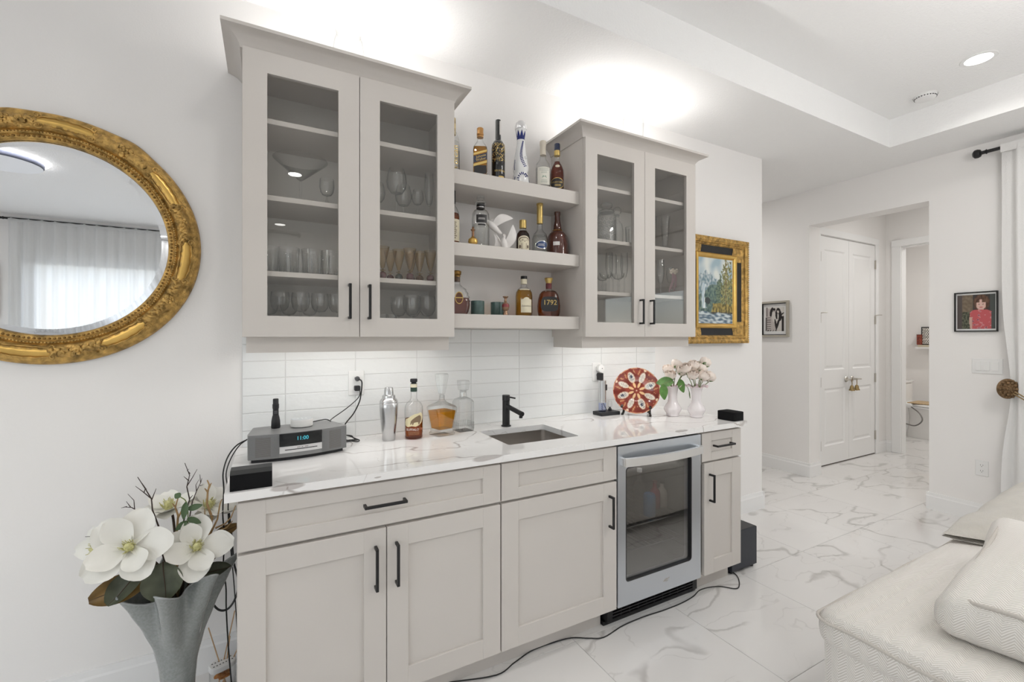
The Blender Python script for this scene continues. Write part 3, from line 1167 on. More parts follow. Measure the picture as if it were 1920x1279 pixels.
# the door tops tuck in front of the moulding's lower fillet
wall_cabinet('tall greige glass-door wall cabinet nearest the gold mirror', 0.001, 0.831, (0.375, 0.452), 0, 0)
wall_cabinet('greige glass-door wall cabinet beside the framed waterfall painting', 1.570, 2.428, (1.961, 2.042), 0, 0)

# floating shelves between the cabinets
for (z0_, z1_, lb) in ((2.106, 2.174, 'uppermost'), (1.770, 1.832, 'middle'), (1.431, 1.497, 'lowest')):
    o = MB().box(0.8325, 1.5685, -0.279, -0.0015, z0_, z1_, b=0.0012).build('display_shelf', cab_m, smooth=0)
    tag(o, f'{lb} thick greige shelf between the two wall cabinets', 'shelf')

# LED strips: real strips on and under the cabinets
led_m = emis('led_diffuser', (1, 0.985, 0.96), 6.0)
def led(name, label, x0, x1, y, z, up, power):
    o = MB().box(x0, x1, y - 0.006, y + 0.006, z, z + 0.006).build(name, led_m, smooth=0)
    tag(o, label, 'led strip')
    rot = (PI, 0, 0) if up else (0, 0, 0)
    area(name + '_light', ((x0 + x1) / 2, y, z + (0.012 if up else -0.006)), rot, x1 - x0, 0.02, power, (1, 0.985, 0.965))
led('led_strip', 'led strip on top of the cabinet beside the mirror', 0.06, 0.78, -0.20, 2.519, True, L_OVER)
led('led_strip', 'led strip on top of the cabinet beside the painting', 1.63, 2.37, -0.20, 2.519, True, L_OVER)
led('led_strip', 'led strip hidden under the cabinet beside the mirror', 0.06, 0.78, -0.24, 1.381, False, L_UNDER)
led('led_strip', 'led strip hidden under the cabinet beside the painting', 1.63, 2.37, -0.24, 1.381, False, L_UNDER)

# ---------------------------------------------------------------- backsplash
t = thing('backsplash', 'backsplash of glossy white stacked tiles between worktop and wall cabinets', 'backsplash', (1.2, 0, 0.914), world_parts=True)
MB().box(-0.012, 2.416, -0.0072, -0.0002, 0.9142, 1.4305).build('grout', grout_m, t, smooth=0)
xs = [-0.012] + [0.153 + 0.2985 * k for k in range(8)] + [2.416]
zs = [0.9145, 0.983, 1.058, 1.133, 1.208, 1.2825, 1.357, 1.4305]
proto = {}
for j in range(len(zs) - 1):
    for i in range(len(xs) - 1):
        w_, h_ = xs[i + 1] - xs[i] - 0.003, zs[j + 1] - zs[j] - 0.003
        key = (round(w_, 3), round(h_, 3))
        if key not in proto:
            mb = MB().box(0, w_, -0.0095, -0.004, 0, h_, b=0.0012)
            proto[key] = mb.build('tile', tile_m, None, smooth=0)
            o = proto[key]
        else:
            o = proto[key].copy()
            COL.objects.link(o)
        o.parent = t
        o.location = (xs[i] + 0.0015 - 1.2, 0, zs[j] + 0.0015 - 0.914)
# ---------------------------------------------------------------- gold mirror
MX, MZ = -0.615, 1.745
t = thing('wall_mirror', 'round mirror in a broad ornate gold frame on the white wall', 'mirror', (MX, 0, MZ))
carts = [82.0, 32.2, -7.8, -57.8, -97.5, -148, 172, 127]
roses = [57.5, 13.8, -30.3, -78.1, -122, -168, 149, 104.5]
def adist(a, b):
    return abs((a - b + 180) % 360 - 180)
R0, R1 = 0.352, 0.457
prof = [(0.350, 0.012), (0.352, 0.020), (0.358, 0.026), (0.366, 0.026), (0.370, 0.024), (0.374, 0.030), (0.379, 0.032), (0.384, 0.028)]
for k in range(11):
    u = k / 10
    prof.append((0.388 + 0.046 * u, 0.030 + 0.020 * math.sin(PI * (0.12 + 0.88 * u)) ))
prof += [(0.440, 0.029), (0.447, 0.027), (0.454, 0.018), (0.457, 0.008), (0.457, 0.001)]
NA = 640
vs, fs = [], []
for (r, h) in prof:
    for k in range(NA):
        a = 2 * PI * k / NA
        deg = math.degrees(a)
        rr_, hh = r, h
        if 0.388 < r < 0.438:
            dc = min(adist(deg, q) for q in carts) * PI / 180 * 0.41      # metres along the arc
            dr = min(adist(deg, q) for q in roses) * PI / 180 * 0.41
            rel = 0.008 * nz(math.cos(a) * 26, math.sin(a) * 26, r * 62) + 0.006 * nz(math.cos(a) * 55, math.sin(a) * 55, r * 120)
            wc_ = max(0, min(1, (dc - 0.076) / 0.012))
            hh += rel * wc_ + 0.006 * math.exp(-(dr / 0.035) ** 2)
            rr_ += 0.003 * wc_ * nz(math.cos(a) * 30, math.sin(a) * 30, 3)
        elif r >= 0.44:
            dr = min(adist(deg, q) for q in roses[:1] + roses[-1:]) * PI / 180 * 0.41
            rr_ += 0.008 * math.exp(-(dr / 0.05) ** 2)
        vs.append((rr_ * math.cos(a), -hh, rr_ * math.sin(a)))
m_ = len(prof)
for i in range(m_ - 1):
    for k in range(NA):
        k2 = (k + 1) % NA
        fs.append((i * NA + k, i * NA + k2, (i + 1) * NA + k2, (i + 1) * NA + k))
MB().add(vs, fs).build('frame', gold_m, t, smooth=60)
# bead-and-reel course inside the frame: too fine to pick apart
mb = MB()
for k in range(170):
    a = 2 * PI * k / 170
    mb.ball((0.3625 * math.cos(a), -0.027, 0.3625 * math.sin(a)), 0.0046, 6, 4, sy=0.8)
for k in range(260):
    a = 2 * PI * k / 260
    mb.ball((0.3768 * math.cos(a), -0.032, 0.3768 * math.sin(a)), 0.0024, 5, 3)
stuff(mb.build('beading', golddk_m, t))
# smooth cartouches with a scrolled rim
for q in carts:
    a0 = math.radians(q)
    c_ = MB()
    def P(u, v):
        """u along the arc (-1..1), v across (-1..1)"""
        aa = a0 + u * 0.076 / 0.411
        r = 0.412 + v * 0.0205
        return aa, r
    def f(u, v):
        uu, vv = 2 * u - 1, 2 * v - 1
        wv = 1 - 0.16 * abs(math.sin(2.5 * PI * uu)) - 0.25 * abs(uu) ** 6
        aa, r = P(uu, vv * wv)
        h = 0.0505 - 0.009 * vv * vv + 0.001
        return (r * math.cos(aa), -h, r * math.sin(aa))
    c_.grid(f, 21, 7)
    o = c_.build('cartouche', goldb_m, t, smooth=60)
    rim = []
    for k in range(41):
        s_ = 2 * PI * k / 40
        uu, vv = math.cos(s_) * 1.04, math.sin(s_) * 1.05
        uu = math.copysign(abs(uu) ** 0.75, uu)
        vv = math.copysign(abs(vv) ** 0.6, vv)
        aa, r = P(uu, vv * (1 - 0.12 * abs(math.sin(2.5 * PI * uu))))
        rim.append((r * math.cos(aa), -0.047, r * math.sin(aa)))
    MB().tube(rim, 0.0024, 6).build('scroll', gold_m, o)
    for su in (-1, 1):
        for sv in (-1, 1):
            aa, r = P(su * 1.0, sv * 0.85)
            pts = []
            for k in range(14):
                th = k / 13 * 3.6 * PI / 1.6
                rad = 0.012 * (1 - k / 16)
                pts.append((r * math.cos(aa) + rad * math.cos(th * su), -0.050, r * math.sin(aa) + sv * rad * math.sin(th)))
            MB().tube(pts, 0.0026, 5).build('scroll', gold_m, o)
# flower-and-leaf clusters between them
for n_, q in enumerate(roses):
    a0 = math.radians(q)
    big = 1.0 if n_ not in (0,) else 1.35
    c_ = MB()
    cxr, czr = 0.413 * math.cos(a0), 0.413 * math.sin(a0)
    for ring_, (npet, rad, pr_) in enumerate(((6, 0.0135, 0.0075), (5, 0.007, 0.0055))):
        for k in range(npet):
            aa = 2 * PI * k / npet + ring_ * 0.5
            c_.ball((cxr + big * rad * math.cos(aa), -0.051 - 0.004 * ring_, czr + big * rad * math.sin(aa)), big * pr_, 8, 5, sy=0.65)
    c_.ball((cxr, -0.060, czr), 0.004 * big, 7, 4)
    c_.build('rosette', gold_m, t, smooth=60)
    for sd in (-1, 1):
        for k in range(7):
            aa = a0 + sd * (0.045 + 0.017 * k)
            row = (k % 3) - 1
            r = 0.411 + 0.013 * row
            px, pz = r * math.cos(aa), r * math.sin(aa)
            sl = (0.9, 0.25, -0.9)[k % 3]
            dirx, dirz = -sd * math.sin(aa) + sl * math.cos(aa), sd * math.cos(aa) + sl * math.sin(aa)
            L = 0.019 * big * (1 - 0.03 * k)
            lf = MB()
            def fl(u, v):
                w = 0.0075 * big * math.sin(PI * min(1, u * 0.95 + 0.03)) * (1 + 0.25 * math.sin(u * 16)) * (2 * v - 1)
                x = px + dirx * L * u - dirz * w
                z = pz + dirz * L * u + dirx * w
                return (x, -0.0485 - 0.010 * math.sin(PI * min(1, u * 0.9 + 0.05)) - 0.003 * (1 - abs(2 * v - 1)), z)
            lf.grid(fl, 9, 5)
            lf.build('carved_leaf', gold_m, t, smooth=60)
mg = MB()
mg.lathe([(0.3285, 0.013), (0.0, 0.013)], (0, 0, 0), 96, 'y', cap0=False, cap1=False)
mg.build('glass', mirror_m, t, smooth=0)
mg = MB()
mg.lathe([(0.354, 0.0095), (0.3285, 0.013)], (0, 0, 0), 96, 'y', cap0=False, cap1=False)
mg.build('bevelled_edge', bevelm_m, t, smooth=80)
MB().lathe([(0.36, 0.0008), (0.36, 0.006)], (0, 0, 0), 48, 'y').build('backing', golddk_m, t, smooth=0)

# ---------------------------------------------------------------- waterfall painting
def landscape(u, v):
    sky_c = lerp3(lin(196, 208, 210), lin(150, 176, 188), v * 0.9)
    n1 = nz(u * 6, v * 6, 1.0)
    n2 = nz(u * 22, v * 22, 2.0)
    n3 = nz(u * 50, v * 50, 5.0)
    col = lerp3(sky_c, lin(222, 226, 220), 0.5 + n1)
    ridge = 0.70 + 0.10 * math.exp(-((u - 0.22) / 0.07) ** 2) + 0.07 * math.exp(-((u - 0.36) / 0.04) ** 2) + 0.05 * math.exp(-((u - 0.08) / 0.05) ** 2) - 0.25 * max(0, u - 0.42) + 0.02 * n2
    if v < ridge:
        col = lerp3(lin(112, 138, 148), lin(196, 204, 206), 0.35 + 1.3 * n2 + 0.9 * (v - 0.62))
    fore = 0.60 - 0.55 * (0.55 - u) if u < 0.55 else 0.60
    if v < 0.60 + 0.05 * n1 - 0.45 * max(0, 0.42 - u) and v > 0.1:
        col = lerp3(lin(58, 84, 86), lin(118, 138, 124), 0.5 + 1.2 * n2)
    # conifers on the right
    for (tx, w, top, bot, g) in ((0.62, 0.10, 0.76, 0.28, 1), (0.54, 0.08, 0.64, 0.28, 1), (0.72, 0.12, 0.90, 0.30, 2), (0.92, 0.16, 0.95, 0.26, 0), (0.80, 0.20, 0.99, 0.30, 0)):
        if bot < v < top:
            q = (top - v) / (top - bot)
            edge = w * (0.18 + 0.82 * q ** 0.8) * (0.75 + 1.1 * nz(u * 17, v * 21, tx * 9) + 0.5 * nz(u * 40, v * 40, tx))
            if abs(u - tx) < edge and nz(u * 26, v * 26, tx * 5) > -0.30:
                a_, b_ = ((lin(84, 88, 58), lin(168, 164, 112)), (lin(64, 84, 72), lin(120, 136, 112)), (lin(70, 80, 56), lin(140, 144, 98)))[g]
                col = lerp3(a_, b_, 0.5 + 1.4 * n3 + 0.8 * n2)
    if abs(u - 0.79 - 0.01 * n1) < 0.010 and 0.28 < v < 0.95 and n3 > -0.2:
        col = lin(140, 118, 84)
    # waterfall
    fx = 0.17 + 0.02 * math.sin(v * 11)
    fw = 0.055 + 0.05 * max(0, 0.46 - v) + 0.05 * nz(u * 9, v * 13, 6)
    if 0.24 < v < 0.60 + 0.04 * n2 and abs(u - fx) < fw:
        f_ = 1 - abs(u - fx) / max(fw, 1e-3)
        col = lerp3(col, lerp3(lin(150, 176, 190), lin(232, 238, 236), 0.6 + 1.4 * nz(u * 30, v * 7, 7)), min(1, f_ * 2.2))
    # bank and rocks
    if v < 0.31 + 0.05 * n1 and u > 0.38 + 0.12 * n1:
        col = lerp3(lin(92, 84, 44), lin(172, 152, 86), 0.5 + 1.5 * n2)
        if v < 0.19:
            col = lerp3(lin(52, 50, 42), lin(104, 98, 80), 0.5 + 1.5 * n2)
    if (u - 0.27) ** 2 + ((v - 0.35) * 1.6) ** 2 < 0.006 + 0.002 * n2:
        col = lin(54, 62, 62)
    if v < 0.17 + 0.03 * n1 + 0.08 * max(0, 0.4 - u):
        col = lerp3(lin(84, 108, 126), lin(206, 216, 218), 0.45 + 1.7 * nz(u * 9 + v * 8, v * 34, 4))
    return col
PX, PZ, PW, PH = 3.024, 1.731, 0.34, 0.39
t = thing('framed_painting', 'waterfall landscape painting in a deep carved gold and black frame', 'painting', (PX, 0, PZ))
print_m = vcol('oil_paint', 0.45)
o = picture(0.395, 0.505, landscape, 96, 120)
o.ofs((0, -0.021, 0))
o.build('canvas', print_m, t, smooth=0, fix=False)
def mould(parent, name, mat, hx, hz, prof):
    """mitred moulding: prof = (distance inward from the outer edge, depth)"""
    m = MB()
    vs, fs = [], []
    k = len(prof)
    for (ins, dep) in prof:
        vs += [(-hx + ins, -dep, -hz + ins), (hx - ins, -dep, -hz + ins), (hx - ins, -dep, hz - ins), (-hx + ins, -dep, hz - ins)]
    for i in range(k - 1):
        for q in range(4):
            fs.append((i * 4 + q, i * 4 + (q + 1) % 4, (i + 1) * 4 + (q + 1) % 4, (i + 1) * 4 + q))
    m.add(vs, fs)
    return m.build(name, mat, parent, smooth=35)
mould(t, 'outer_moulding', gold_m, PW, PH, [(0, 0.001), (0, 0.045), (0.006, 0.058), (0.016, 0.062), (0.026, 0.058), (0.032, 0.050), (0.038, 0.052), (0.044, 0.046), (0.052, 0.044), (0.060, 0.034)])
mould(t, 'black_cove', black_m, PW - 0.058, PH - 0.058, [(0, 0.0345), (0.055, 0.026)])
mould(t, 'inner_liner', goldb_m, PW - 0.113, PH - 0.113, [(0, 0.0265), (0, 0.034), (0.008, 0.040), (0.018, 0.038), (0.026, 0.030), (0.034, 0.023), (0.036, 0.018)])
for sx in (-1, 1):
    for sz in (-1, 1):
        cm = MB()
        for lu, lv in ((1.0, 1.9), (1.9, 1.0)):
            def fc(u, v):
                uu, vv = u * lu, v * lv
                dep = 0.0355 - 0.0085 * min(uu, vv, 1) + 0.0025 * (0.6 + nz(uu * 5, vv * 5, 2))
                return (sx * (PW - 0.058 - uu * 0.055), -dep, sz * (PH - 0.058 - vv * 0.055))
            cm.grid(fc, 14, 14)
        cm.build('corner_ornament', gold_m, t, smooth=60)
# gadrooned outer edge
gd = MB()
for sx in (-1, 1):
    nseg = 46
    for k in range(nseg):
        z = -PH + (k + 0.5) * 2 * PH / nseg
        gd.ball((sx * (PW - 0.010), -0.054, z), 0.0125, 6, 4, sx=1.0, sy=0.8, sz=0.62)
for sz in (-1, 1):
    nseg = 40
    for k in range(nseg):
        x = -PW + (k + 0.5) * 2 * PW / nseg
        gd.ball((x, -0.054, sz * (PH - 0.010)), 0.0125, 6, 4, sx=0.62, sy=0.8, sz=1.0)
for sx in (-1, 1):
    for k in range(60):
        z = -PH + 0.04 + (k + 0.5) * 2 * (PH - 0.04) / 60
        gd.ball((sx * (PW - 0.041), -0.051, z), 0.0052, 5, 3)
for sz in (-1, 1):
    for k in range(52):
        x = -PW + 0.04 + (k + 0.5) * 2 * (PW - 0.04) / 52
        gd.ball((x, -0.051, sz * (PH - 0.041)), 0.0052, 5, 3)
stuff(gd.build('gadrooning', gold_m, t, smooth=60))

# ---------------------------------------------------------------- two photographs on the right wall
def on_right_wall(mb):
    """x-z plane facing -y turned to face -x on the right wall"""
    return mb.xf(Matrix.Rotation(-PI / 2, 4, 'Z'))
photo_m = vcol('photo_print', 0.25)
def girl(u, v):
    n = nz(u * 14, v * 14, 3)
    col = lin(62, 58, 56)
    if u < 0.14:
        col = lin(84, 76, 74)
    elif u < 0.42 and v > 0.5:
        col = lerp3(lin(128, 114, 96), lin(104, 92, 78), 0.5 + n)
    elif u < 0.42:
        col = lerp3(lin(58, 62, 52), lin(104, 106, 88), 0.4 + 1.6 * nz(u * 22, v * 22, 1))
    if u > 0.86:
        col = lin(74, 78, 76)
    hx, hy = (u - 0.645) / 0.215, (v - 0.76) / 0.235
    if hx * hx + hy * hy < 1 + 0.2 * n:
        col = lerp3(lin(70, 48, 40), lin(112, 84, 68), 0.5 + 1.5 * nz(u * 30, v * 8, 2))
    fx, fy = (u - 0.635) / 0.125, (v - 0.70) / 0.155
    if fx * fx + fy * fy < 1:
        col = lin(214, 178, 166)
        if fy > 0.45 and abs(fx + 0.05) > 0.25:
            col = lin(98, 72, 58)
        for ex in (-0.42, 0.42):
            if ((fx - ex) / 0.16) ** 2 + ((fy - 0.1) / 0.08) ** 2 < 1:
                col = lin(74, 54, 48)
        if abs(fx) < 0.34 and abs(fy + 0.48 - 0.15 * fx * fx) < 0.07:
            col = lin(188, 104, 104)
    if abs(u - 0.635) < 0.075 and 0.52 < v < 0.58:
        col = lin(206, 168, 156)
    sh = 0.56 - 0.5 * max(0, abs(u - 0.62) - 0.16)
    if v < sh and abs(u - 0.62) < 0.27 + 0.03 * v:
        k = nz(u * 13, v * 13, 8)
        col = lin(186, 88, 92) if k < 0.22 else (lin(120, 76, 96) if k > 0.36 else lin(206, 140, 144))
    if 0.33 < u < 0.40 and v < 0.34 and u > 0.30 + 0.16 * (0.34 - v):
        col = lin(198, 162, 150)
    return col
def frame_box(t, w, h, fw, dep, mat, back=0.001):
    f = MB()
    framed_xz(f, w, h, fw, dep, back)
    on_right_wall(f)
    return f.build('frame', mat, t, smooth=0)
def framed_xz(mb, w, h, fw, dep, back):
    o_ = [(-w / 2, -h / 2), (w / 2, -h / 2), (w / 2, h / 2), (-w / 2, h / 2)]
    i_ = [(-w / 2 + fw, -h / 2 + fw), (w / 2 - fw, -h / 2 + fw), (w / 2 - fw, h / 2 - fw), (-w / 2 + fw, h / 2 - fw)]
    vs = [(x, -back, z) for x, z in o_] + [(x, -dep, z) for x, z in o_] + [(x, -dep, z) for x, z in i_] + [(x, -back, z) for x, z in i_]
    fs = []
    for a in range(4):
        b_ = (a + 1) % 4
        for q in range(4):
            q2 = (q + 1) % 4
            fs.append((a * 4 + q, a * 4 + q2, b_ * 4 + q2, b_ * 4 + q))
    mb.add(vs, fs)
paper_m = pbr('photo_paper', (0.78, 0.78, 0.77), 0.4)
t = thing('framed_photo', 'black framed colour photo of a child in a red top beside the curtain', 'photo', (XR, -0.931, 1.578))
frame_box(t, 0.238, 0.300, 0.008, 0.018, black_m)
on_right_wall(MB().box(-0.112, 0.112, -0.006, -0.002, -0.143, 0.143)).build('mount', paper_m, t, smooth=0)
p = on_right_wall(picture(0.208, 0.258, girl, 64, 72).ofs((0, -0.0066, 0)))
p.build('print', photo_m, t, smooth=0, fix=False)

def pair(u, v):
    n = nz(u * 16, v * 16, 4)
    W, K, G = lin(206, 202, 196), lin(44, 40, 40), lin(128, 120, 118)
    col = W
    if u < 0.62 and v < 0.93 and u > 0.02:
        col = lin(186, 178, 174)
    if 0.04 < u < 0.12 and v > 0.62:
        col = G
    if u < 0.3 and v < 0.6 and (v * 11) % 1 < 0.32:
        col = lin(96, 88, 86)
    if u < 0.09 and v < 0.55:
        col = lin(100, 96, 94)
    # seated figure on the left, darker figure on the right
    def el(cx, cy, rx, ry, rot=0.0):
        dx, dy = u - cx, v - cy
        x = dx * math.cos(rot) + dy * math.sin(rot)
        y = -dx * math.sin(rot) + dy * math.cos(rot)
        return (x / rx) ** 2 + (y / ry) ** 2 < 1
    if el(0.33, 0.80, 0.09, 0.20, -0.3):
        col = K
    if el(0.45, 0.60, 0.10, 0.24, 0.1):
        col = W
    if el(0.47, 0.86, 0.06, 0.075):
        col = lin(176, 166, 160)
    if el(0.47, 0.90, 0.065, 0.055):
        col = K
    if el(0.70, 0.66, 0.17, 0.26, 0.2):
        col = K
    if el(0.68, 0.83, 0.065, 0.085):
        col = lin(196, 188, 182)
    if el(0.68, 0.90, 0.08, 0.06) or el(0.76, 0.80, 0.04, 0.12):
        col = K
    if el(0.67, 0.62, 0.035, 0.12):
        col = W
    if el(0.62, 0.46, 0.12, 0.04, 0.3):
        col = W
    if el(0.66, 0.30, 0.055, 0.26, -0.35) or el(0.55, 0.28, 0.05, 0.24, 0.2):
        col = K
    if 0.86 < u < 0.97 and v < 0.62:
        col = K
    if el(0.88, 0.70, 0.12, 0.03, 0.5):
        col = K
    if v < 0.06 and u < 0.6:
        col = lin(84, 80, 78) if n > -0.1 else W
    return col
champ_m = pbr('champagne_frame', (0.48, 0.45, 0.38), 0.4, 0.35)
t = thing('framed_photo', 'black and white photo of two seated people in a pale frame near the passage', 'photo', (XR, 0.603, 1.575))
frame_box(t, 0.30, 0.375, 0.020, 0.030, champ_m)
f = MB()
framed_xz(f, 0.262, 0.337, 0.008, 0.020, 0.001)
on_right_wall(f).build('inner_rim', black_m, t, smooth=0)
on_right_wall(MB().box(-0.126, 0.126, -0.006, -0.002, -0.163, 0.163)).build('mount', paper_m, t, smooth=0)
on_right_wall(picture(0.20, 0.255, pair, 64, 80).ofs((0, -0.0066, 0))).build('print', photo_m, t, smooth=0, fix=False)

# ---------------------------------------------------------------- switches and sockets
t = thing('switch_plate', 'white three-gang rocker switch plate on the wall under the photo', 'switch', (XR, -0.99, 1.171))
on_right_wall(MB().box(-0.083, 0.083, -0.006, -0.0003, -0.057, 0.057, b=0.003)).build('plate', white_m, t, smooth=0)
for k in range(3):
    x = (k - 1) * 0.046
    r_ = MB().box(x - 0.0165, x + 0.0165, -0.008, -0.005, -0.0335, 0.0335, b=0.001)
    for v in r_.v:
        if v.y < -0.007 and k < 2:
            v.y -= 0.004 * (0.5 - v.z / 0.067)
    on_right_wall(r_).build('rocker', white_m, t, smooth=0)
slot_m = pbr('socket_slot', (0.05, 0.05, 0.05), 0.6)
def socket_plate(label, loc, turn=False, name='wall_socket'):
    t = thing(name, label, 'socket', loc)
    q = (lambda m: on_right_wall(m)) if turn else (lambda m: m)
    q(MB().box(-0.036, 0.036, -0.006, -0.0003, -0.058, 0.058, b=0.003)).build('plate', white_m, t, smooth=0)
    for z in (-0.021, 0.021):
        f = MB()
        f.sq([(0.0165, 0.0145, 0.008, 0), (0.0165, 0.0145, 0.008, 0.0025)], c=(0, 0, 0))
        f.xf(Matrix.Rotation(PI / 2, 4, 'X')).ofs((0, -0.0055, z))
        o = q(f).build('socket_face', white_m, t, smooth=0)
        s = MB()
        for x in (-0.0065, 0.0065):
            s.box(x - 0.001, x + 0.001, -0.0084, -0.0078, z - 0.002, z + 0.007)
        s.lathe([(0.0024, 0.0), (0.0024, 0.0006)], (0, -0.0078, z - 0.008), 8, 'y')
        q(s).build('slot', slot_m, o, smooth=0)
    return t
socket_plate('white double wall socket low on the wall beside the curtain', (XR, -0.963, 0.405), True)
socket_plate('white double wall socket in the tiles above the radio', (0.4545, -0.0095, 1.169))
socket_plate('white double wall socket in the tiles behind the bottle opener', (1.905, -0.0095, 1.168))
# ---------------------------------------------------------------- bottles
def liq(name, col, edge=(0.72, 0.72, 0.72)):
    return clear(name, col, edge, 0.35, edge_pow=0.45, ior=1.33)
whisky_l = liq('whisky', (0.74, 0.50, 0.16))
gold_l = liq('pale_whisky', (0.80, 0.58, 0.20))
cognac_l = liq('cognac', (0.50, 0.16, 0.05))
dark_l = liq('dark_liqueur', (0.22, 0.08, 0.03))
bourbon_l = liq('bourbon', (0.62, 0.28, 0.08))
pale_l = liq('clear_spirit', (0.97, 0.975, 0.965), (0.8, 0.8, 0.8))
decant_l = liq('decanted_whisky', (0.90, 0.60, 0.14))
cream_m = pbr('cream_label', (0.72, 0.66, 0.50), 0.6, var=0.05, vscale=30)
ivory_m = pbr('ivory_label', (0.76, 0.74, 0.66), 0.6)
blk_lab = pbr('black_label', (0.018, 0.017, 0.018), 0.4)
navy_lab = pbr('navy_label', (0.02, 0.03, 0.07), 0.35)
red_lab = pbr('maroon_seal', (0.12, 0.012, 0.016), 0.4)
green_lab = pbr('dark_green_seal', (0.018, 0.045, 0.03), 0.4)
ink_m = pbr('brown_ink', (0.14, 0.10, 0.07), 0.7)
whiteink_m = pbr('white_ink', (0.75, 0.73, 0.70), 0.6)
cork_m = pbr('cork', (0.48, 0.30, 0.14), 0.8, var=0.2, vscale=60)
silver_m = pbr('silver_cap', (0.72, 0.72, 0.73), 0.2, 1.0)
palecap_m = pbr('pale_stopper', (0.66, 0.60, 0.50), 0.6)

def shell(prof, t=0.0022):
    """inside of a lathe profile"""
    return [(max(0.001, r - t), z + (t if i == 0 else 0)) for i, (r, z) in enumerate(prof)]
def below(prof, level):
    out = []
    for (r0, z0), (r1, z1) in zip(prof, prof[1:]):
        if z0 <= level:
            out.append((r0, z0))
        if z0 < level < z1:
            f = (level - z0) / (z1 - z0)
            out.append((r0 + (r1 - r0) * f, level))
    return out

def lines(w, h, n, r, z, mat, parent, name='small_print', seed=1):
    """unreadable small print: thin rows"""
    q = random.Random(seed)
    m = MB()
    for k in range(n):
        ww = w * q.uniform(0.55, 1.0)
        zz = h * (0.5 - (k + 0.5) / n)
        m.grid(lambda u, v: ((u - 0.5) * ww, 0, zz + (v - 0.5) * h / n * 0.38), 6, 2)
    wrap(m, r, z)
    return m.build(name, mat, parent, smooth=0)

SHELF = {'top': 2.174, 'mid': 1.832, 'low': 1.497}
BOT = 'bottles on the display shelves'
def bottle(label, loc, prof, rz=0.0, glass=None, liquid=None, level=None, seg=24):
    t = thing('bottle', label, 'bottle', loc, rz, BOT)
    MB().lathe(prof, seg=seg).build('glass_body', glass or glass_m, t)
    if liquid:
        p = below(shell(prof), level)
        MB().lathe(p, seg=seg).build('liquid', liquid, t)
    return t
FACE = -0.35      # bottles turn their labels a little towards the room

# top shelf, from the left
def rot(x, y):    # towards the camera
    return math.atan2(-2.2505 - y, 0.086 - x) + PI / 2
# 1 clear bottle with gold script
x, y, h = 0.882, -0.17, 0.285
t = bottle('clear tall bottle with vertical gold script, half hidden by the left cabinet', (x, y, SHELF['top']),
           [(0.030, 0), (0.033, 0.004), (0.034, 0.15), (0.030, 0.185), (0.020, 0.215), (0.0145, 0.225), (0.0145, 0.25)], -0.2, None, pale_l, 0.17)
MB().lathe([(0.0155, 0.205), (0.0155, 0.285), (0.013, 0.288), (0, 0.288)], seg=18).build('cork_cap', pbr('gilded_capsule', (0.50, 0.38, 0.18), 0.4, 0.5, var=0.6, vscale=50), t)
tm_ = text_mb('Volcan', 0.044)
tm_.xf(Matrix.Rotation(-PI / 2, 4, 'Y'))
wrap(tm_, 0.0345, 0.085, -PI / 2 + 0.25).build('lettering', goldp_m, t, smooth=0)
band(0.0344, 0.0, 0.125, -PI / 2 + 0.95, -PI / 2 + 1.2, 4).build('label', blk_lab, t)
# 2 square whisky with slanting label
x, y = 1.030, -0.17
t = thing('bottle', 'square whisky bottle with slanting gold label and copper stopper on the top shelf', 'bottle', (x, y, SHELF['top']), -0.42, BOT)
rg = [(0.034, 0.034, 0.006, 0), (0.036, 0.036, 0.007, 0.006), (0.036, 0.036, 0.008, 0.150), (0.034, 0.034, 0.012, 0.168), (0.025, 0.025, 0.02, 0.188), (0.0145, 0.0145, 0.0145, 0.205), (0.0135, 0.0135, 0.0135, 0.235)]
MB().sq(rg).build('glass_body', glass_m, t)
MB().sq([(a - 0.002, b - 0.002, c_, z + (0.003 if i == 0 else 0)) for i, (a, b, c_, z) in enumerate(rg[:4])]).build('liquid', whisky_l, t)
MB().lathe([(0.0165, 0.222), (0.0165, 0.232), (0.015, 0.234), (0.0175, 0.236), (0.0175, 0.244), (0.016, 0.246), (0.0165, 0.268), (0.014, 0.271), (0, 0.271)], seg=20).build('stopper', pbr('copper_stopper', (0.50, 0.27, 0.10), 0.35, 0.8), t)
for (zc, hh, mt, nm) in ((0.135, 0.010, goldp_m, 'gold_stripe'), (0.108, 0.034, navy_lab, 'label'), (0.080, 0.012, goldp_m, 'gold_stripe'), (0.012, 0.022, goldp_m, 'base_label')):
    sl = 0.30 if nm != 'base_label' else 0
    m = MB()
    m.grid(lambda u, v: ((u - 0.5) * 0.066, -0.0366, zc + (u - 0.5) * 0.066 * sl + (v - 0.5) * hh), 2, 2)
    m.build(nm, mt, t, smooth=0)
MB().box(-0.031, 0.031, -0.0364, -0.036, 0.028, 0.070).build('back_label', blk_lab, t, smooth=0)
for s_, dz, sz in (('Johnnie', 0.008, 0.017), ('Walker', -0.008, 0.017)):
    m = text_mb(s_, sz, shear=0.2)
    m.xf(Matrix.Rotation(-math.atan(0.30), 4, 'Y')).ofs((0.003, -0.0371, 0.108 + dz))
    m.build('lettering', goldp_m, t, smooth=0)
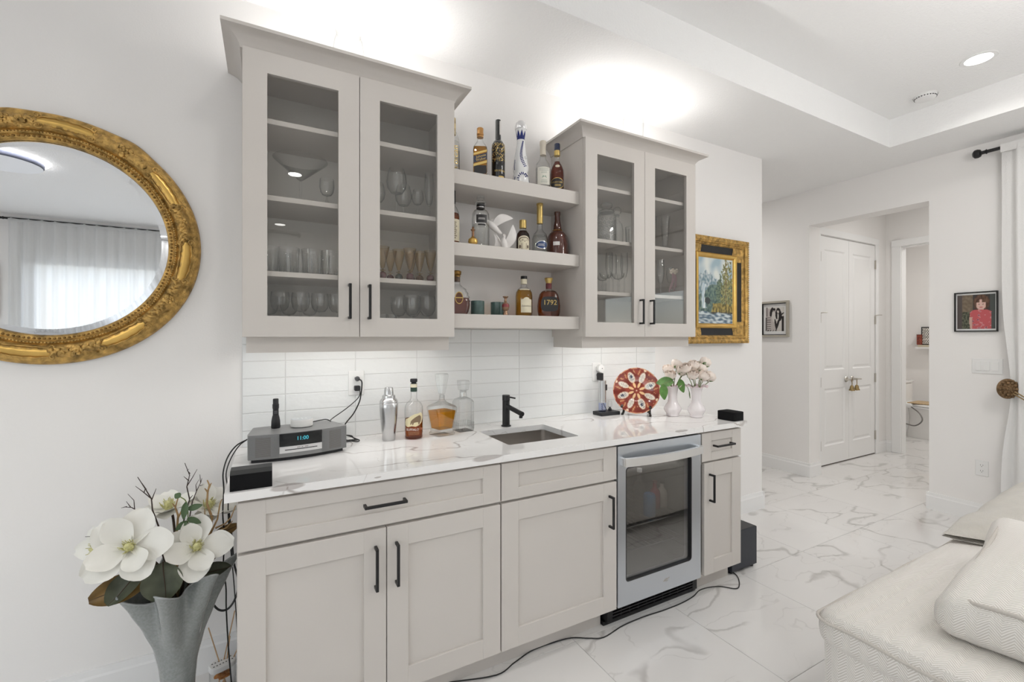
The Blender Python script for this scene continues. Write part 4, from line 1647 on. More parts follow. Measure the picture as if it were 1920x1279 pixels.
# 3 black bottle with golden tree
x, y = 1.132, -0.17
t = bottle('tall black bottle with golden branches over the front on the top shelf', (x, y, SHELF['top']),
           [(0.032, 0), (0.035, 0.004), (0.0355, 0.185), (0.033, 0.205), (0.024, 0.222), (0.0155, 0.230), (0.0145, 0.26), (0.0145, 0.325), (0.0135, 0.334), (0, 0.334)], -0.25, pbr('black_bottle_glass', (0.012, 0.012, 0.013), 0.06, coat=0.5))
q = random.Random(4)
m = MB()
for k in range(210):
    a, z = q.uniform(-1.25, 1.25), q.uniform(0.112, 0.205)
    L, ww, th = q.uniform(0.004, 0.009), 0.0016, q.uniform(0, PI)
    dx, dz = math.cos(th) * L / 2, math.sin(th) * L / 2
    cxq = a * 0.036
    m.add([(cxq - dx, 0, z - dz), (cxq + dz * 0.4, 0, z - dx * 0.4), (cxq + dx, 0, z + dz), (cxq - dz * 0.4, 0, z + dx * 0.4)], [(0, 1, 2, 3)])
wrap(m, 0.0361, 0)
stuff(m.build('gold_leaves', goldp_m, t, smooth=0))
m = MB()
m.box(0.004, 0.0125, -0.0156, -0.0142, 0.255, 0.325)
m.build('neck_strip', whiteink_m, t, smooth=0)
wrap(text_mb('BELVEDERE', 0.013), 0.0361, 0.062, -PI / 2 + 0.15).build('lettering', goldp_m, t, smooth=0)
band(0.0361, 0.022, 0.036, -PI / 2 - 0.15, -PI / 2 + 0.75, 8).build('gold_plaque', goldp_m, t, smooth=0)
# 4 white ceramic bottle with blue feather pattern
x, y = 1.272, -0.16
cer_m = pbr('white_ceramic', (0.82, 0.82, 0.82), 0.15, coat=0.4)
cob_m = pbr('cobalt_blue', (0.012, 0.022, 0.15), 0.2)
cp = [(0.046, 0), (0.049, 0.006), (0.046, 0.045), (0.040, 0.075), (0.037, 0.085), (0.041, 0.098), (0.042, 0.115), (0.037, 0.155), (0.029, 0.20), (0.022, 0.24), (0.020, 0.262), (0.021, 0.275), (0.025, 0.30), (0.029, 0.315), (0.029, 0.322)]
t = bottle('tall white ceramic bottle painted with cobalt feathers and a silver dome stopper', (x, y, SHELF['top']), cp, -0.3, cer_m, seg=32)
def rad_at(prof, z):
    for (r0, z0), (r1, z1) in zip(prof, prof[1:]):
        if z0 <= z <= z1:
            return r0 + (r1 - r0) * (z - z0) / max(1e-6, z1 - z0)
    return prof[-1][0]
m = MB()
def dash(a, z, ang, L=0.0115, W=0.0068):
    r = rad_at(cp, z) + 0.0006
    e1 = (math.cos(ang) * L / 2, math.sin(ang) * L / 2)
    e2 = (-math.sin(ang) * W / 2, math.cos(ang) * W / 2)
    vs = []
    for (s1, s2) in ((-1, 0), (0, -1), (1, 0), (0, 1)):
        dx, dz = e1[0] * s1 + e2[0] * s2, e1[1] * s1 + e2[1] * s2
        rr_ = rad_at(cp, z + dz) + 0.0008
        aa = a + dx / max(rr_, 0.01)
        vs.append((rr_ * math.cos(aa), rr_ * math.sin(aa), z + dz))
    m.add(vs, [(0, 1, 2, 3)])
for two in (0, 1):
    for k in range(17):         # big sweeping stroke on the upper bell
        u = k / 16
        dash(-PI / 2 + 0.25 - 1.0 * math.sin(PI * u * 0.62) + 0.95 * u ** 1.6 + two * 0.2, 0.247 - 0.135 * u + two * 0.004, -1.0 + 1.1 * u)
    for k in range(13):         # spiral on the foot
        u = k / 12
        th = 0.6 + 4.6 * u
        rr_ = 0.5 + 0.1 * two
        dash(-PI / 2 + 0.0 + rr_ * math.cos(th), 0.040 + 0.032 * math.sin(th) * (1 + 0.2 * two), th)
for k in range(7):
    dash(-PI / 2 - 1.15, 0.10 + 0.008 * k, 1.3)
    dash(-PI / 2 + 1.0, 0.012 + 0.007 * k, 1.9)
    dash(-PI / 2 - 1.0, 0.02 + 0.006 * k, 1.3)
    dash(-PI / 2 + 0.45 + 0.06 * k, 0.075 - 0.002 * k, 0.2)
stuff(m.build('feather_strokes', cob_m, t, smooth=0))
m = MB()
def fcoll(u, v):
    a = 2 * PI * u
    z = 0.263 + v * (0.018 + 0.030 * abs(((u * 8) % 1) * 2 - 1))
    r = rad_at(cp, min(z, 0.321)) + 0.0007
    return (r * math.cos(a), r * math.sin(a), z)
m.grid(fcoll, 64, 6, closed_u=True)
m.build('painted_collar', cob_m, t)
MB().lathe([(0.031, 0.318), (0.032, 0.322), (0.031, 0.338), (0.026, 0.353), (0.016, 0.363), (0.0, 0.367)], seg=28).build('dome_stopper', silver_m, t)
m = MB()
m.ball((0.038 * math.cos(-PI / 2 + 0.5), 0.038 * math.sin(-PI / 2 + 0.5), 0.16), 0.008, 10, 6, sy=0.3)
m.build('medallion', silver_m, t)
# 5 clear tequila bottle with cream label
x, y = 1.399, -0.18
tp5 = [(0.036, 0), (0.039, 0.005), (0.040, 0.125), (0.037, 0.15), (0.024, 0.168), (0.018, 0.178), (0.016, 0.20), (0.016, 0.235)]
t = bottle('clear bottle with cream label and pale stopper beside the top shelf cognac', (x, y, SHELF['top']), tp5, -0.4, None, pale_l, 0.13)
MB().lathe([(0.0165, 0.20), (0.0165, 0.252), (0.018, 0.254), (0.018, 0.274), (0.016, 0.277), (0, 0.277)], seg=18).build('stopper', palecap_m, t)
lb = band(0.0405, 0.032, 0.125, -PI / 2 - 0.95, -PI / 2 + 0.95, 14)
o = lb.build('label', ivory_m, t)
lines(0.055, 0.03, 4, 0.0409, 0.105, pbr('grey_green_print', (0.42, 0.45, 0.40), 0.7), o, seed=2)
wrap(MB().add([(-0.012, 0, 0), (0.014, 0, 0), (0.009, 0, 0.012), (0.0, 0, 0.008), (-0.006, 0, 0.013)], [(0, 1, 2, 3, 4)]), 0.0409, 0.066, -PI / 2).build('emblem', pbr('agave_green', (0.22, 0.33, 0.24), 0.6), o, smooth=0)
lines(0.05, 0.018, 3, 0.0409, 0.048, MATS['grey_green_print'], o, seed=3)
# 6 cognac with black oval label
x, y = 1.478, -0.20
tp6 = [(0.034, 0), (0.037, 0.005), (0.038, 0.10), (0.036, 0.125), (0.027, 0.15), (0.018, 0.165), (0.0145, 0.18), (0.0145, 0.215)]
t = bottle('cognac bottle with black oval label at the right end of the top shelf', (x, y, SHELF['top']), tp6, -0.5, None, cognac_l, 0.172)
MB().lathe([(0.0155, 0.232), (0.0155, 0.268), (0.014, 0.271), (0, 0.271)], seg=18).build('cap', navy_lab, t)
MB().lathe([(0.0165, 0.205), (0.0165, 0.230), (0.0155, 0.233)], seg=18, cap1=False).build('neck_band', goldp_m, t)
ov = lambda rx, rz_, n=24: [(rx * math.cos(2 * PI * k / n), rz_ * math.sin(2 * PI * k / n)) for k in range(n)]
patch(ov(0.044, 0.030), 0.0384, 0.045, -PI / 2 - 0.1).build('label_border', goldp_m, t, smooth=0)
o = patch(ov(0.041, 0.027), 0.0388, 0.045, -PI / 2 - 0.1).build('label', blk_lab, t, smooth=0)
wrap(text_mb('COURVOISIER', 0.0115, spacing=0.92), 0.0392, 0.050, -PI / 2 - 0.1).build('lettering', goldp_m, o, smooth=0)
lines(0.04, 0.014, 2, 0.0392, 0.034, goldp_m, o, seed=5)
patch(ov(0.013, 0.007), 0.0305, 0.140, -PI / 2).build('neck_seal', cream_m, t, smooth=0)

# middle shelf
x, y = 0.880, -0.17
t = bottle('dark whisky bottle with tall cream label at the middle shelf left end', (x, y, SHELF['mid']),
           [(0.033, 0), (0.0355, 0.004), (0.036, 0.145), (0.033, 0.165), (0.022, 0.19), (0.015, 0.20), (0.0145, 0.235)], -0.25, None, bourbon_l, 0.16)
MB().lathe([(0.0158, 0.212), (0.0158, 0.272), (0, 0.274)], seg=18).build('cap', blackp_m, t)
o = band(0.0366, 0.022, 0.128, -PI / 2 - 1.15, -PI / 2 + 1.15, 16).build('label', cream_m, t)
lines(0.05, 0.085, 9, 0.037, 0.074, ink_m, o, seed=7)
# perfume-like golden flask
t = thing('scent_bottle', 'tiny gilded scent bottle with a slim neck in front of the crystal decanter', 'scent bottle', (0.962, -0.235, SHELF['mid']))
MB().lathe([(0.010, 0), (0.019, 0.006), (0.024, 0.018), (0.021, 0.032), (0.010, 0.040), (0.007, 0.044)], seg=20).build('bowl', goldb_m, t)
MB().lathe([(0.0065, 0.042), (0.006, 0.070), (0.011, 0.076), (0.011, 0.079), (0.004, 0.081)], seg=16).build('neck', pbr('bronze_glass', (0.24, 0.12, 0.06), 0.2, 0.5), t)
MB().lathe([(0.004, 0.081), (0.0055, 0.088), (0.0, 0.094)], seg=12).build('stopper', MATS['bronze_glass'], t)
# crystal decanter with black label
t = bottle('clear decanter bottle with black label and glass stopper on the middle shelf', (1.030, -0.175, SHELF['mid']),
           [(0.040, 0), (0.044, 0.005), (0.045, 0.15), (0.043, 0.175), (0.034, 0.192), (0.022, 0.199), (0.020, 0.205), (0.020, 0.225), (0.023, 0.228)], -0.3, crystal_m, pale_l, 0.12)
MB().lathe([(0.0212, 0.201), (0.0212, 0.224)], seg=20, cap0=False, cap1=False).build('neck_band', blk_lab, t)
MB().lathe([(0.0216, 0.207), (0.0216, 0.2105)], seg=20, cap0=False, cap1=False).build('silver_ring', silver_m, t)
MB().lathe([(0.030, 0.229), (0.030, 0.234), (0.016, 0.236), (0.014, 0.245), (0.020, 0.252), (0.019, 0.264), (0.0, 0.267)], seg=10).build('stopper', crystal_m, t, smooth=20)
o = band(0.0455, 0.124, 0.164, -PI / 2 - 0.62, -PI / 2 + 0.62, 10).build('label', blk_lab, t)
lines(0.044, 0.010, 2, 0.0459, 0.144, whiteink_m, o, seed=11)
band(0.0455, 0.110, 0.118, -PI / 2 - 0.42, -PI / 2 + 0.42, 8).build('label', blk_lab, t)
# porcelain doves
por_m = pbr('bisque_porcelain', (0.80, 0.77, 0.75), 0.5)
t = thing('dove_figurine', 'white porcelain figurine of two doves with raised wings', 'figurine', (1.140, -0.19, SHELF['mid']), -0.25)
def wing(base, tip, w, bend, th=0.004):
    b_, tp_ = Vector(base), Vector(tip)
    d = tp_ - b_
    m = MB()
    side = Vector((-d.z, 0, d.x)).normalized()
    for sgn in (1, -1):
        def f(u, v):
            ww = w * (math.sin(PI * min(1, 0.12 + u * 0.88)) ** 0.8) * (1 - 0.25 * u)
            p = b_ + d * u + side * ((v - 0.35) * ww + bend * math.sin(PI * u))
            return (p.x, p.y + sgn * th * math.sin(PI * u) * math.sin(PI * v) - 0.015 * math.sin(PI * u), p.z)
        m.grid(f, 14, 8)
    return m
m = MB()   # upper dove: body, head, beak, tail
m.tube(smooth_path([(-0.088, 0, 0.150), (-0.066, 0, 0.138), (-0.040, 0, 0.118), (-0.012, 0, 0.094), (0.004, 0, 0.088)], 4), [0.004, 0.009, 0.0125, 0.011, 0.013, 0.016, 0.018, 0.018, 0.0175, 0.016, 0.014, 0.012, 0.011, 0.010, 0.008, 0.006, 0.003], 12)
m.build('dove_body', por_m, t)
wing((-0.040, 0.002, 0.125), (0.066, 0.01, 0.172), 0.05, 0.012).build('wing', por_m, t)
wing((-0.036, 0.012, 0.120), (-0.012, 0.04, 0.170), 0.04, 0.008).build('wing', por_m, t)
m = MB()
m.tube(smooth_path([(0.014, 0, 0.086), (0.016, 0, 0.070), (0.014, 0, 0.045), (0.020, 0, 0.015), (0.030, 0, 0.0)], 4), [0.004, 0.0075, 0.010, 0.009, 0.008, 0.010, 0.013, 0.016, 0.017, 0.018, 0.018, 0.017, 0.016, 0.016, 0.017, 0.018, 0.019], 12)
m.build('dove_body', por_m, t)
wing((0.024, 0.0, 0.012), (0.062, 0.0, 0.138), 0.052, -0.018).build('wing', por_m, t)
m = MB()
m.grid(lambda u, v: (-0.045 + 0.06 * u + 0.015 * math.sin(PI * v), 0.012 - 0.01 * v, 0.001 + 0.085 * v * (1 - 0.65 * u) + 0.004), 8, 8)
m.tube(smooth_path([(-0.030, 0.005, 0.085), (-0.016, 0.003, 0.065), (0.0, 0, 0.035), (0.012, 0, 0.006)], 4), 0.004, 6)
m.build('dove_tail', por_m, t)
MB().lathe([(0.034, 0), (0.033, 0.006), (0.022, 0.010), (0.0, 0.012)], (0.020, 0.0, 0), 20, sx=1.25).build('base', por_m, t)
# small dark liqueur bottle
t = bottle('small dark liqueur bottle with an arched cream label and gold cap', (1.262, -0.20, SHELF['mid']),
           [(0.033, 0), (0.036, 0.004), (0.0365, 0.078), (0.033, 0.095), (0.021, 0.112), (0.0165, 0.118), (0.0165, 0.130)], -0.35, None, dark_l, 0.112)
MB().lathe([(0.0185, 0.126), (0.0185, 0.166), (0.0165, 0.169), (0, 0.169)], seg=20).build('cap', goldp_m, t)
arch = [(-0.033, 0), (0.033, 0), (0.033, 0.055)] + [(0.033 * math.cos(a), 0.055 + 0.020 * math.sin(a)) for a in [PI * k / 10 for k in range(1, 10)]] + [(-0.033, 0.055)]
o = patch(arch, 0.0371, 0.006).build('label', cream_m, t, smooth=0)
m = MB()
for k in range(15):
    a = PI * k / 14
    m.ball((0.026 * math.cos(a), 0, 0.052 + 0.014 * math.sin(a)), 0.0028, 5, 3, sy=0.1)
m.tube([(-0.02, 0, 0.045), (-0.008, 0, 0.053), (0.004, 0, 0.045), (0.016, 0, 0.053)], 0.0018, 4)
m.tube([(-0.012, 0, 0.005), (-0.012, 0, 0.035), (0.012, 0, 0.035), (0.012, 0, 0.005)], 0.0014, 4)
m.ball((-0.022, 0, 0.018), 0.006, 8, 4, sy=0.1, sz=1.6)
m.ball((0.022, 0, 0.018), 0.006, 8, 4, sy=0.1, sz=1.6)
wrap(m, 0.0374, 0.006).build('label_print', ink_m, o, smooth=0)
# vodka with gold neck, blue oval
t = bottle('clear round-shouldered bottle with a blue oval label and long gold neck', (1.373, -0.19, SHELF['mid']),
           [(0.036, 0), (0.041, 0.006), (0.043, 0.055), (0.042, 0.085), (0.035, 0.108), (0.021, 0.124), (0.014, 0.135), (0.0125, 0.18)], -0.4, crystal_m, pale_l, 0.10)
MB().lathe([(0.0165, 0.165), (0.0165, 0.172), (0.0155, 0.176), (0.0165, 0.180), (0.0165, 0.262), (0.018, 0.263), (0.018, 0.272), (0.016, 0.276), (0, 0.276)], seg=20).build('cap', goldp_m, t)
patch(ov(0.035, 0.0215), 0.0436, 0.045, -PI / 2 + 0.15).build('label_border', silver_m, t, smooth=0)
o = patch(ov(0.032, 0.0185), 0.0439, 0.045, -PI / 2 + 0.15).build('label', pbr('blue_label', (0.03, 0.06, 0.16), 0.3), t, smooth=0)
lines(0.046, 0.012, 2, 0.0442, 0.045, whiteink_m, o, seed=13)
# brown bulbous bottle
t = bottle('brown glazed bell-shaped bottle with a small white tag on the middle shelf', (1.500, -0.17, SHELF['mid']),
           [(0.058, 0), (0.062, 0.004), (0.061, 0.03), (0.058, 0.085), (0.054, 0.112), (0.044, 0.130), (0.030, 0.140), (0.026, 0.145), (0.022, 0.17), (0.0165, 0.20), (0.0145, 0.228), (0.0175, 0.236), (0.0175, 0.250), (0.0, 0.251)], -0.5,
           pbr('brown_glaze', (0.085, 0.026, 0.018), 0.12, coat=0.6, bump=0.15, bscale=25, stretch=(1, 1, 0.2)), seg=32)
band(0.0605, 0.055, 0.075, -PI / 2 - 0.48, -PI / 2 + 0.12, 6).build('label', whiteink_m, t)
MB().lathe([(0.0265, 0.143), (0.0285, 0.146), (0.0265, 0.149)], seg=24, cap0=False, cap1=False).build('neck_ring', golddk_m, t)

# lowest shelf
t = bottle('scalloped cognac decanter with a gold stopper at the left end of the lowest shelf', (0.895, -0.19, SHELF['low']),
           [(0.040, 0), (0.046, 0.006)], -0.2)
for ch in list(t.children):
    bpy.data.objects.remove(ch)
def disc(m, prof, sy, lev=None, sc=1.0, nt_=28):
    """flattened decanter: half-widths against height, scalloped edge"""
    vs, fs = [], []
    for (r, z) in prof:
        for k in range(nt_):
            a = 2 * PI * k / nt_
            ca, sa = math.cos(a), math.sin(a)
            vs.append((sc * r * math.copysign(abs(ca) ** 0.8, ca), sc * min(sy, r) * math.copysign(abs(sa) ** 0.8, sa), z))
    for i in range(len(prof) - 1):
        for k in range(nt_):
            k2 = (k + 1) % nt_
            fs.append((i * nt_ + k, i * nt_ + k2, (i + 1) * nt_ + k2, (i + 1) * nt_ + k))
    fs.append(tuple(range(nt_ - 1, -1, -1)))
    fs.append(tuple(range((len(prof) - 1) * nt_, len(prof) * nt_)))
    return m.add(vs, fs)
xo = []
for k in range(33):
    u = k / 32
    z = 0.004 + u * 0.148
    r = 0.030 + 0.036 * math.sin(PI * min(1, 0.22 + u * 0.80)) ** 0.9
    if u > 0.35:
        r += 0.0025 * math.sin(u * 48)
    if u > 0.8:
        r = max(0.017, r - (u - 0.8) * 0.10)
    xo.append((r, z))
xo.append((0.0155, 0.158))
xo.append((0.0155, 0.185))
disc(MB(), xo, 0.033).build('glass_body', crystal_m, t)
disc(MB(), below(xo, 0.082), 0.033, sc=0.95).build('liquid', cognac_l, t)
MB().lathe([(0.0168, 0.160), (0.0168, 0.184)], seg=18).build('neck_band', pbr('brown_neck_label', (0.10, 0.055, 0.03), 0.4, var=0.6, vscale=90), t)
MB().lathe([(0.0185, 0.184), (0.0185, 0.190), (0.0165, 0.192), (0.022, 0.196), (0.023, 0.210), (0.019, 0.214), (0, 0.214)], seg=20).build('stopper', golddk_m, t)
patch(ov(0.020, 0.030), 0.5, 0.080, -PI / 2).ofs((0.006, 0.4655, 0)).build('label_border', goldp_m, t, smooth=0)
o = patch(ov(0.017, 0.026), 0.5, 0.080, -PI / 2).ofs((0.006, 0.465, 0)).build('label', pbr('brown_oval_label', (0.12, 0.04, 0.02), 0.4, var=0.4, vscale=60), t, smooth=0)
m = MB().box(-0.013, 0.025, -0.0362, -0.0358, 0.078, 0.083)
m.build('label_bar', goldp_m, o, smooth=0)
# candles
candle_m = pbr('sage_green_glass', (0.075, 0.125, 0.115), 0.18, var=0.15, vscale=30, coat=0.4)
wax_m = pbr('candle_wax', (0.55, 0.54, 0.48), 0.6)
def candle(label, x, y):
    t = thing('candle_jar', label, 'candle', (x, y, SHELF['low']))
    MB().lathe([(0.032, 0), (0.034, 0.003), (0.0345, 0.071), (0.0330, 0.072), (0.0320, 0.071), (0.0315, 0.050)], seg=26, cap1=False).build('jar', candle_m, t)
    MB().lathe([(0.0316, 0.040), (0.0316, 0.055), (0.0, 0.0555)], seg=20).build('wax', wax_m, t)
    MB().tube([(0, 0, 0.055), (0.001, 0, 0.064)], 0.001, 5).build('wick', ink_m, t)
candle('sage green glass candle jar standing beside the scalloped decanter', 1.011, -0.18)
candle('sage green glass candle jar half behind the little amphora', 1.136, -0.15)
# amphora-like scent bottle
t = thing('scent_bottle', 'miniature red and gold amphora scent bottle on the lowest shelf', 'scent bottle', (1.146, -0.225, SHELF['low']))
MB().lathe([(0.013, 0), (0.014, 0.004), (0.010, 0.016), (0.009, 0.022), (0.016, 0.030), (0.019, 0.042)], seg=18).build('foot', pbr('gilt_glass', (0.36, 0.22, 0.14), 0.25, 0.6), t)
MB().lathe([(0.019, 0.042), (0.0195, 0.050), (0.017, 0.058)], seg=18, cap0=False, cap1=False).build('red_band', pbr('ruby_glass', (0.22, 0.04, 0.045), 0.1, 0.3), t)
MB().lathe([(0.017, 0.058), (0.008, 0.066), (0.006, 0.070), (0.008, 0.073), (0.006, 0.078), (0.006, 0.086), (0.015, 0.095), (0.014, 0.097), (0.004, 0.094), (0.0, 0.094)], seg=18).build('neck', MATS['gilt_glass'], t)
# scotch with cream label
t = bottle('pale whisky bottle with a large cream label and black cap on the lowest shelf', (1.274, -0.19, SHELF['low']),
           [(0.041, 0), (0.045, 0.005), (0.0455, 0.105), (0.043, 0.125), (0.033, 0.143), (0.022, 0.150), (0.0165, 0.156), (0.0155, 0.19)], -0.35, None, gold_l, 0.140)
MB().lathe([(0.0165, 0.170), (0.0165, 0.196)], seg=18).build('neck_label', cream_m, t)
MB().lathe([(0.0175, 0.196), (0.0175, 0.210), (0.016, 0.212), (0, 0.212)], seg=18).build('cap', blackp_m, t)
band(0.0355, 0.136, 0.142, -PI / 2 - 0.8, -PI / 2 + 0.8, 8).build('shoulder_label', cream_m, t)
lab = [(-0.029, 0), (0.034, 0), (0.034, 0.068), (0.020, 0.070), (0.012, 0.078), (0.002, 0.080), (-0.008, 0.078), (-0.016, 0.070), (-0.029, 0.068)]
o = patch(lab, 0.0460, 0.018, -PI / 2 + 0.1).build('label', cream_m, t, smooth=0)
wrap(text_mb('Dalwhinnie', 0.0125, shear=0.25), 0.0464, 0.052, -PI / 2 + 0.15).build('lettering', ink_m, o, smooth=0)
lines(0.04, 0.014, 3, 0.0464, 0.030, MATS['cream_label'], o, seed=17)
# squat decanter marked 1792
t = thing('bottle', 'squat rounded bourbon bottle with a black label reading 1792', 'bottle', (1.430, -0.19, SHELF['low']), -0.45, BOT)
so = [(0.050, 0), (0.058, 0.006), (0.063, 0.030), (0.064, 0.060), (0.060, 0.095), (0.052, 0.122), (0.042, 0.136), (0.030, 0.143), (0.018, 0.147), (0.0155, 0.155), (0.0155, 0.178)]
disc(MB(), so, 0.040).build('glass_body', glass_m, t)
disc(MB(), below(so, 0.139), 0.040, sc=0.96).build('liquid', bourbon_l, t)
MB().lathe([(0.0165, 0.152), (0.0165, 0.182)], seg=18).build('neck_seal', red_lab, t)
MB().lathe([(0.014, 0.182), (0.016, 0.186), (0.023, 0.208), (0.021, 0.212), (0, 0.212)], seg=20).build('stopper', goldp_m, t)
def lab_y(mb, y_=-0.0408):
    mb.v = [Vector((p.x, y_ + 1.2 * p.x * p.x + p.y, p.z)) for p in mb.v]
    return mb
m = MB()
def flab(u, v):
    a = u * 2 * PI
    x = 0.048 * math.copysign(abs(math.cos(a)) ** 0.5, math.cos(a)) * v
    z = 0.068 + 0.040 * math.copysign(abs(math.sin(a)) ** 0.6, math.sin(a)) * v
    return (x * (1 - 1.2 * max(0, z - 0.06)), 0, z)
m.grid(flab, 32, 6, closed_u=True)
o = lab_y(m).build('label', blk_lab, t, smooth=0)
n_ = text_mb('1792', 0.038, spacing=1.0)
lab_y(n_.ofs((0.002, 0, 0.075)), -0.0414).build('lettering', goldp_m, o, smooth=0)
# ---------------------------------------------------------------- things on the worktop
CT = 0.914
# shaker
t = thing('cocktail_shaker', 'brushed steel cocktail shaker beside the bourbon bottle', 'shaker', (0.574, -0.16, CT))
sp = [(0.026, 0), (0.028, 0.002), (0.034, 0.06), (0.040, 0.12), (0.0415, 0.150), (0.0415, 0.172), (0.040, 0.174)]
MB().lathe(sp, seg=36).build('body', steel_m, t)
MB().lathe([(0.0405, 0.174), (0.041, 0.178), (0.036, 0.188), (0.030, 0.194), (0.029, 0.206), (0.0215, 0.210)], seg=36, cap1=False).build('strainer_top', steel_m, t)
MB().lathe([(0.0220, 0.208), (0.0195, 0.238), (0.017, 0.243), (0, 0.244)], seg=28).build('cap', steel_m, t)

# buffalo bourbon
t = thing('bottle', 'bourbon bottle with a buffalo label and dark green neck seal on the worktop', 'bottle', (0.688, -0.17, CT), -0.3)
bp_ = [(0.039, 0), (0.042, 0.006), (0.0405, 0.02), (0.042, 0.03), (0.0425, 0.135), (0.041, 0.150), (0.033, 0.166), (0.020, 0.176), (0.0145, 0.186), (0.0135, 0.23)]
MB().lathe(bp_, seg=30).build('glass_body', glass_m, t)
MB().lathe(below(shell(bp_), 0.092), seg=30).build('liquid', bourbon_l, t)
MB().lathe([(0.0155, 0.218), (0.0155, 0.255)], seg=18).build('neck_seal', green_lab, t)
MB().lathe([(0.0157, 0.238), (0.0157, 0.254)], seg=18, cap0=False, cap1=False).build('neck_label', cream_m, t)
MB().lathe([(0.012, 0.254), (0.0115, 0.260), (0.0165, 0.264), (0.017, 0.274), (0.015, 0.278), (0, 0.278)], seg=18).build('cap', blackp_m, t)
hide = [(1.0 * a_, b_) for a_, b_ in [(-0.036, 0.064), (-0.024, 0.058), (-0.008, 0.063), (0.006, 0.060), (0.020, 0.066), (0.030, 0.076), (0.037, 0.094), (0.036, 0.112), (0.028, 0.124), (0.014, 0.120), (0.002, 0.118), (-0.010, 0.110), (-0.022, 0.100), (-0.034, 0.094), (-0.038, 0.080)]]
hide = [(a_ * 1.28 + 0.002, b_) for a_, b_ in hide]
o = patch(hide, 0.0430, 0.0).build('label', pbr('parchment_label', (0.74, 0.66, 0.42), 0.6), t, smooth=0)
buf = [(-0.020, 0.070), (-0.017, 0.086), (-0.010, 0.094), (0.0, 0.102), (0.010, 0.108), (0.020, 0.112), (0.028, 0.106), (0.030, 0.094), (0.027, 0.082), (0.022, 0.076), (0.020, 0.068), (0.016, 0.068), (0.014, 0.080), (0.004, 0.080), (-0.004, 0.078), (-0.008, 0.068), (-0.011, 0.068), (-0.012, 0.078), (-0.016, 0.070)]
buf = [(a_ * 1.1 + 0.006, b_) for a_, b_ in buf]
patch(buf, 0.0433, 0.0).build('buffalo_print', pbr('buffalo_brown', (0.22, 0.15, 0.09), 0.6), o, smooth=0)
wrap(text_mb('BUFFALO', 0.0155, spacing=0.95), 0.0432, 0.046, -PI / 2 - 0.12).build('lettering', whiteink_m, t, smooth=0)
wrap(text_mb('TRACE', 0.0155, spacing=0.95), 0.0432, 0.046, -PI / 2 + 1.15).build('lettering', pbr('copper_ink', (0.55, 0.22, 0.12), 0.5), t, smooth=0)
lines(0.056, 0.016, 3, 0.0432, 0.030, pbr('bronze_print', (0.26, 0.16, 0.09), 0.5), t, seed=23)

# decanters
t = thing('decanter', 'square crystal decanter half full of amber whisky with a fan stopper', 'decanter', (0.828, -0.165, CT), 0.25)
dq = [(0.044, 0.044, 0.006, 0), (0.046, 0.046, 0.006, 0.004), (0.046, 0.046, 0.006, 0.012), (0.042, 0.042, 0.006, 0.014), (0.042, 0.042, 0.006, 0.022), (0.0405, 0.0405, 0.006, 0.028), (0.055, 0.055, 0.006, 0.132), (0.048, 0.048, 0.008, 0.142), (0.020, 0.020, 0.012, 0.160), (0.0135, 0.0135, 0.0135, 0.172), (0.0135, 0.0135, 0.0135, 0.192)]
MB().sq(dq, seg=3).build('glass_body', crystal_m, t, smooth=20)
dl = [(0.037, 0.037, 0.004, 0.032), (0.0485, 0.0485, 0.004, 0.118)]
MB().sq(dl, seg=3).build('liquid', decant_l, t, smooth=20)
MB().sq([(0.009, 0.009, 0.004, 0.18), (0.009, 0.009, 0.004, 0.195), (0.013, 0.013, 0.003, 0.20), (0.020, 0.018, 0.003, 0.235), (0.027, 0.022, 0.003, 0.292), (0.022, 0.018, 0.003, 0.297)], seg=2).build('stopper', crystal_m, t, smooth=10)
t = thing('decanter', 'empty square crystal decanter behind the amber one', 'decanter', (0.958, -0.12, CT), 0.1)
MB().sq([(0.041, 0.041, 0.006, 0), (0.042, 0.042, 0.006, 0.01), (0.0425, 0.0425, 0.008, 0.145), (0.036, 0.036, 0.014, 0.160), (0.018, 0.018, 0.015, 0.170), (0.0165, 0.0165, 0.0165, 0.195), (0.021, 0.021, 0.02, 0.198)], seg=4).build('glass_body', crystal_m, t, smooth=20)
m = MB()
for k in range(8):
    for s_ in range(4):
        a = s_ * PI / 2
        p = Matrix.Rotation(a, 3, 'Z') @ Vector((-0.035 + 0.010 * k, -0.0425, 0))
        m.tube([(p.x, p.y, 0.012), (p.x, p.y, 0.045)], 0.0028, 5)
m.build('cut_base', crystal_m, t)
MB().sq([(0.012, 0.012, 0.01, 0.19), (0.012, 0.012, 0.01, 0.20), (0.021, 0.021, 0.004, 0.206), (0.025, 0.025, 0.004, 0.250), (0.022, 0.022, 0.004, 0.254)], seg=3).build('stopper', crystal_m, t, smooth=10)

# radio
t = thing('tabletop_radio', 'grey tabletop radio with curved slatted front and blue clock on the worktop', 'radio', (0.187, -0.215, CT), 0.12)
radg_m = pbr('titanium_plastic', (0.235, 0.235, 0.235), 0.42, 0.25)
radd_m = pbr('speaker_recess', (0.14, 0.115, 0.105), 0.6)
W2, DF, DB = 0.178, -0.085, 0.085
def outline(ins=0.0, n=18):
    """plan: bowed front, sides tapering to a narrower back"""
    pts = []
    for k in range(n + 1):
        u = k / n * 2 - 1
        pts.append((u * (W2 - ins), DF + 0.008 - 0.030 * (1 - u * u) + ins))
    pts += [(W2 - ins, DF + 0.026), (0.145 - ins, DB - ins), (-0.145 + ins, DB - ins), (-W2 + ins, DF + 0.026)]
    return pts
m = MB()
m.prism(outline(0.012), 0.0, 0.014, 'z')
m.build('plinth', blackp_m, t, smooth=30)
m = MB()
m.prism(outline(0.0), 0.014, 0.106, 'z')
body = m.build('case', radg_m, t, smooth=30)
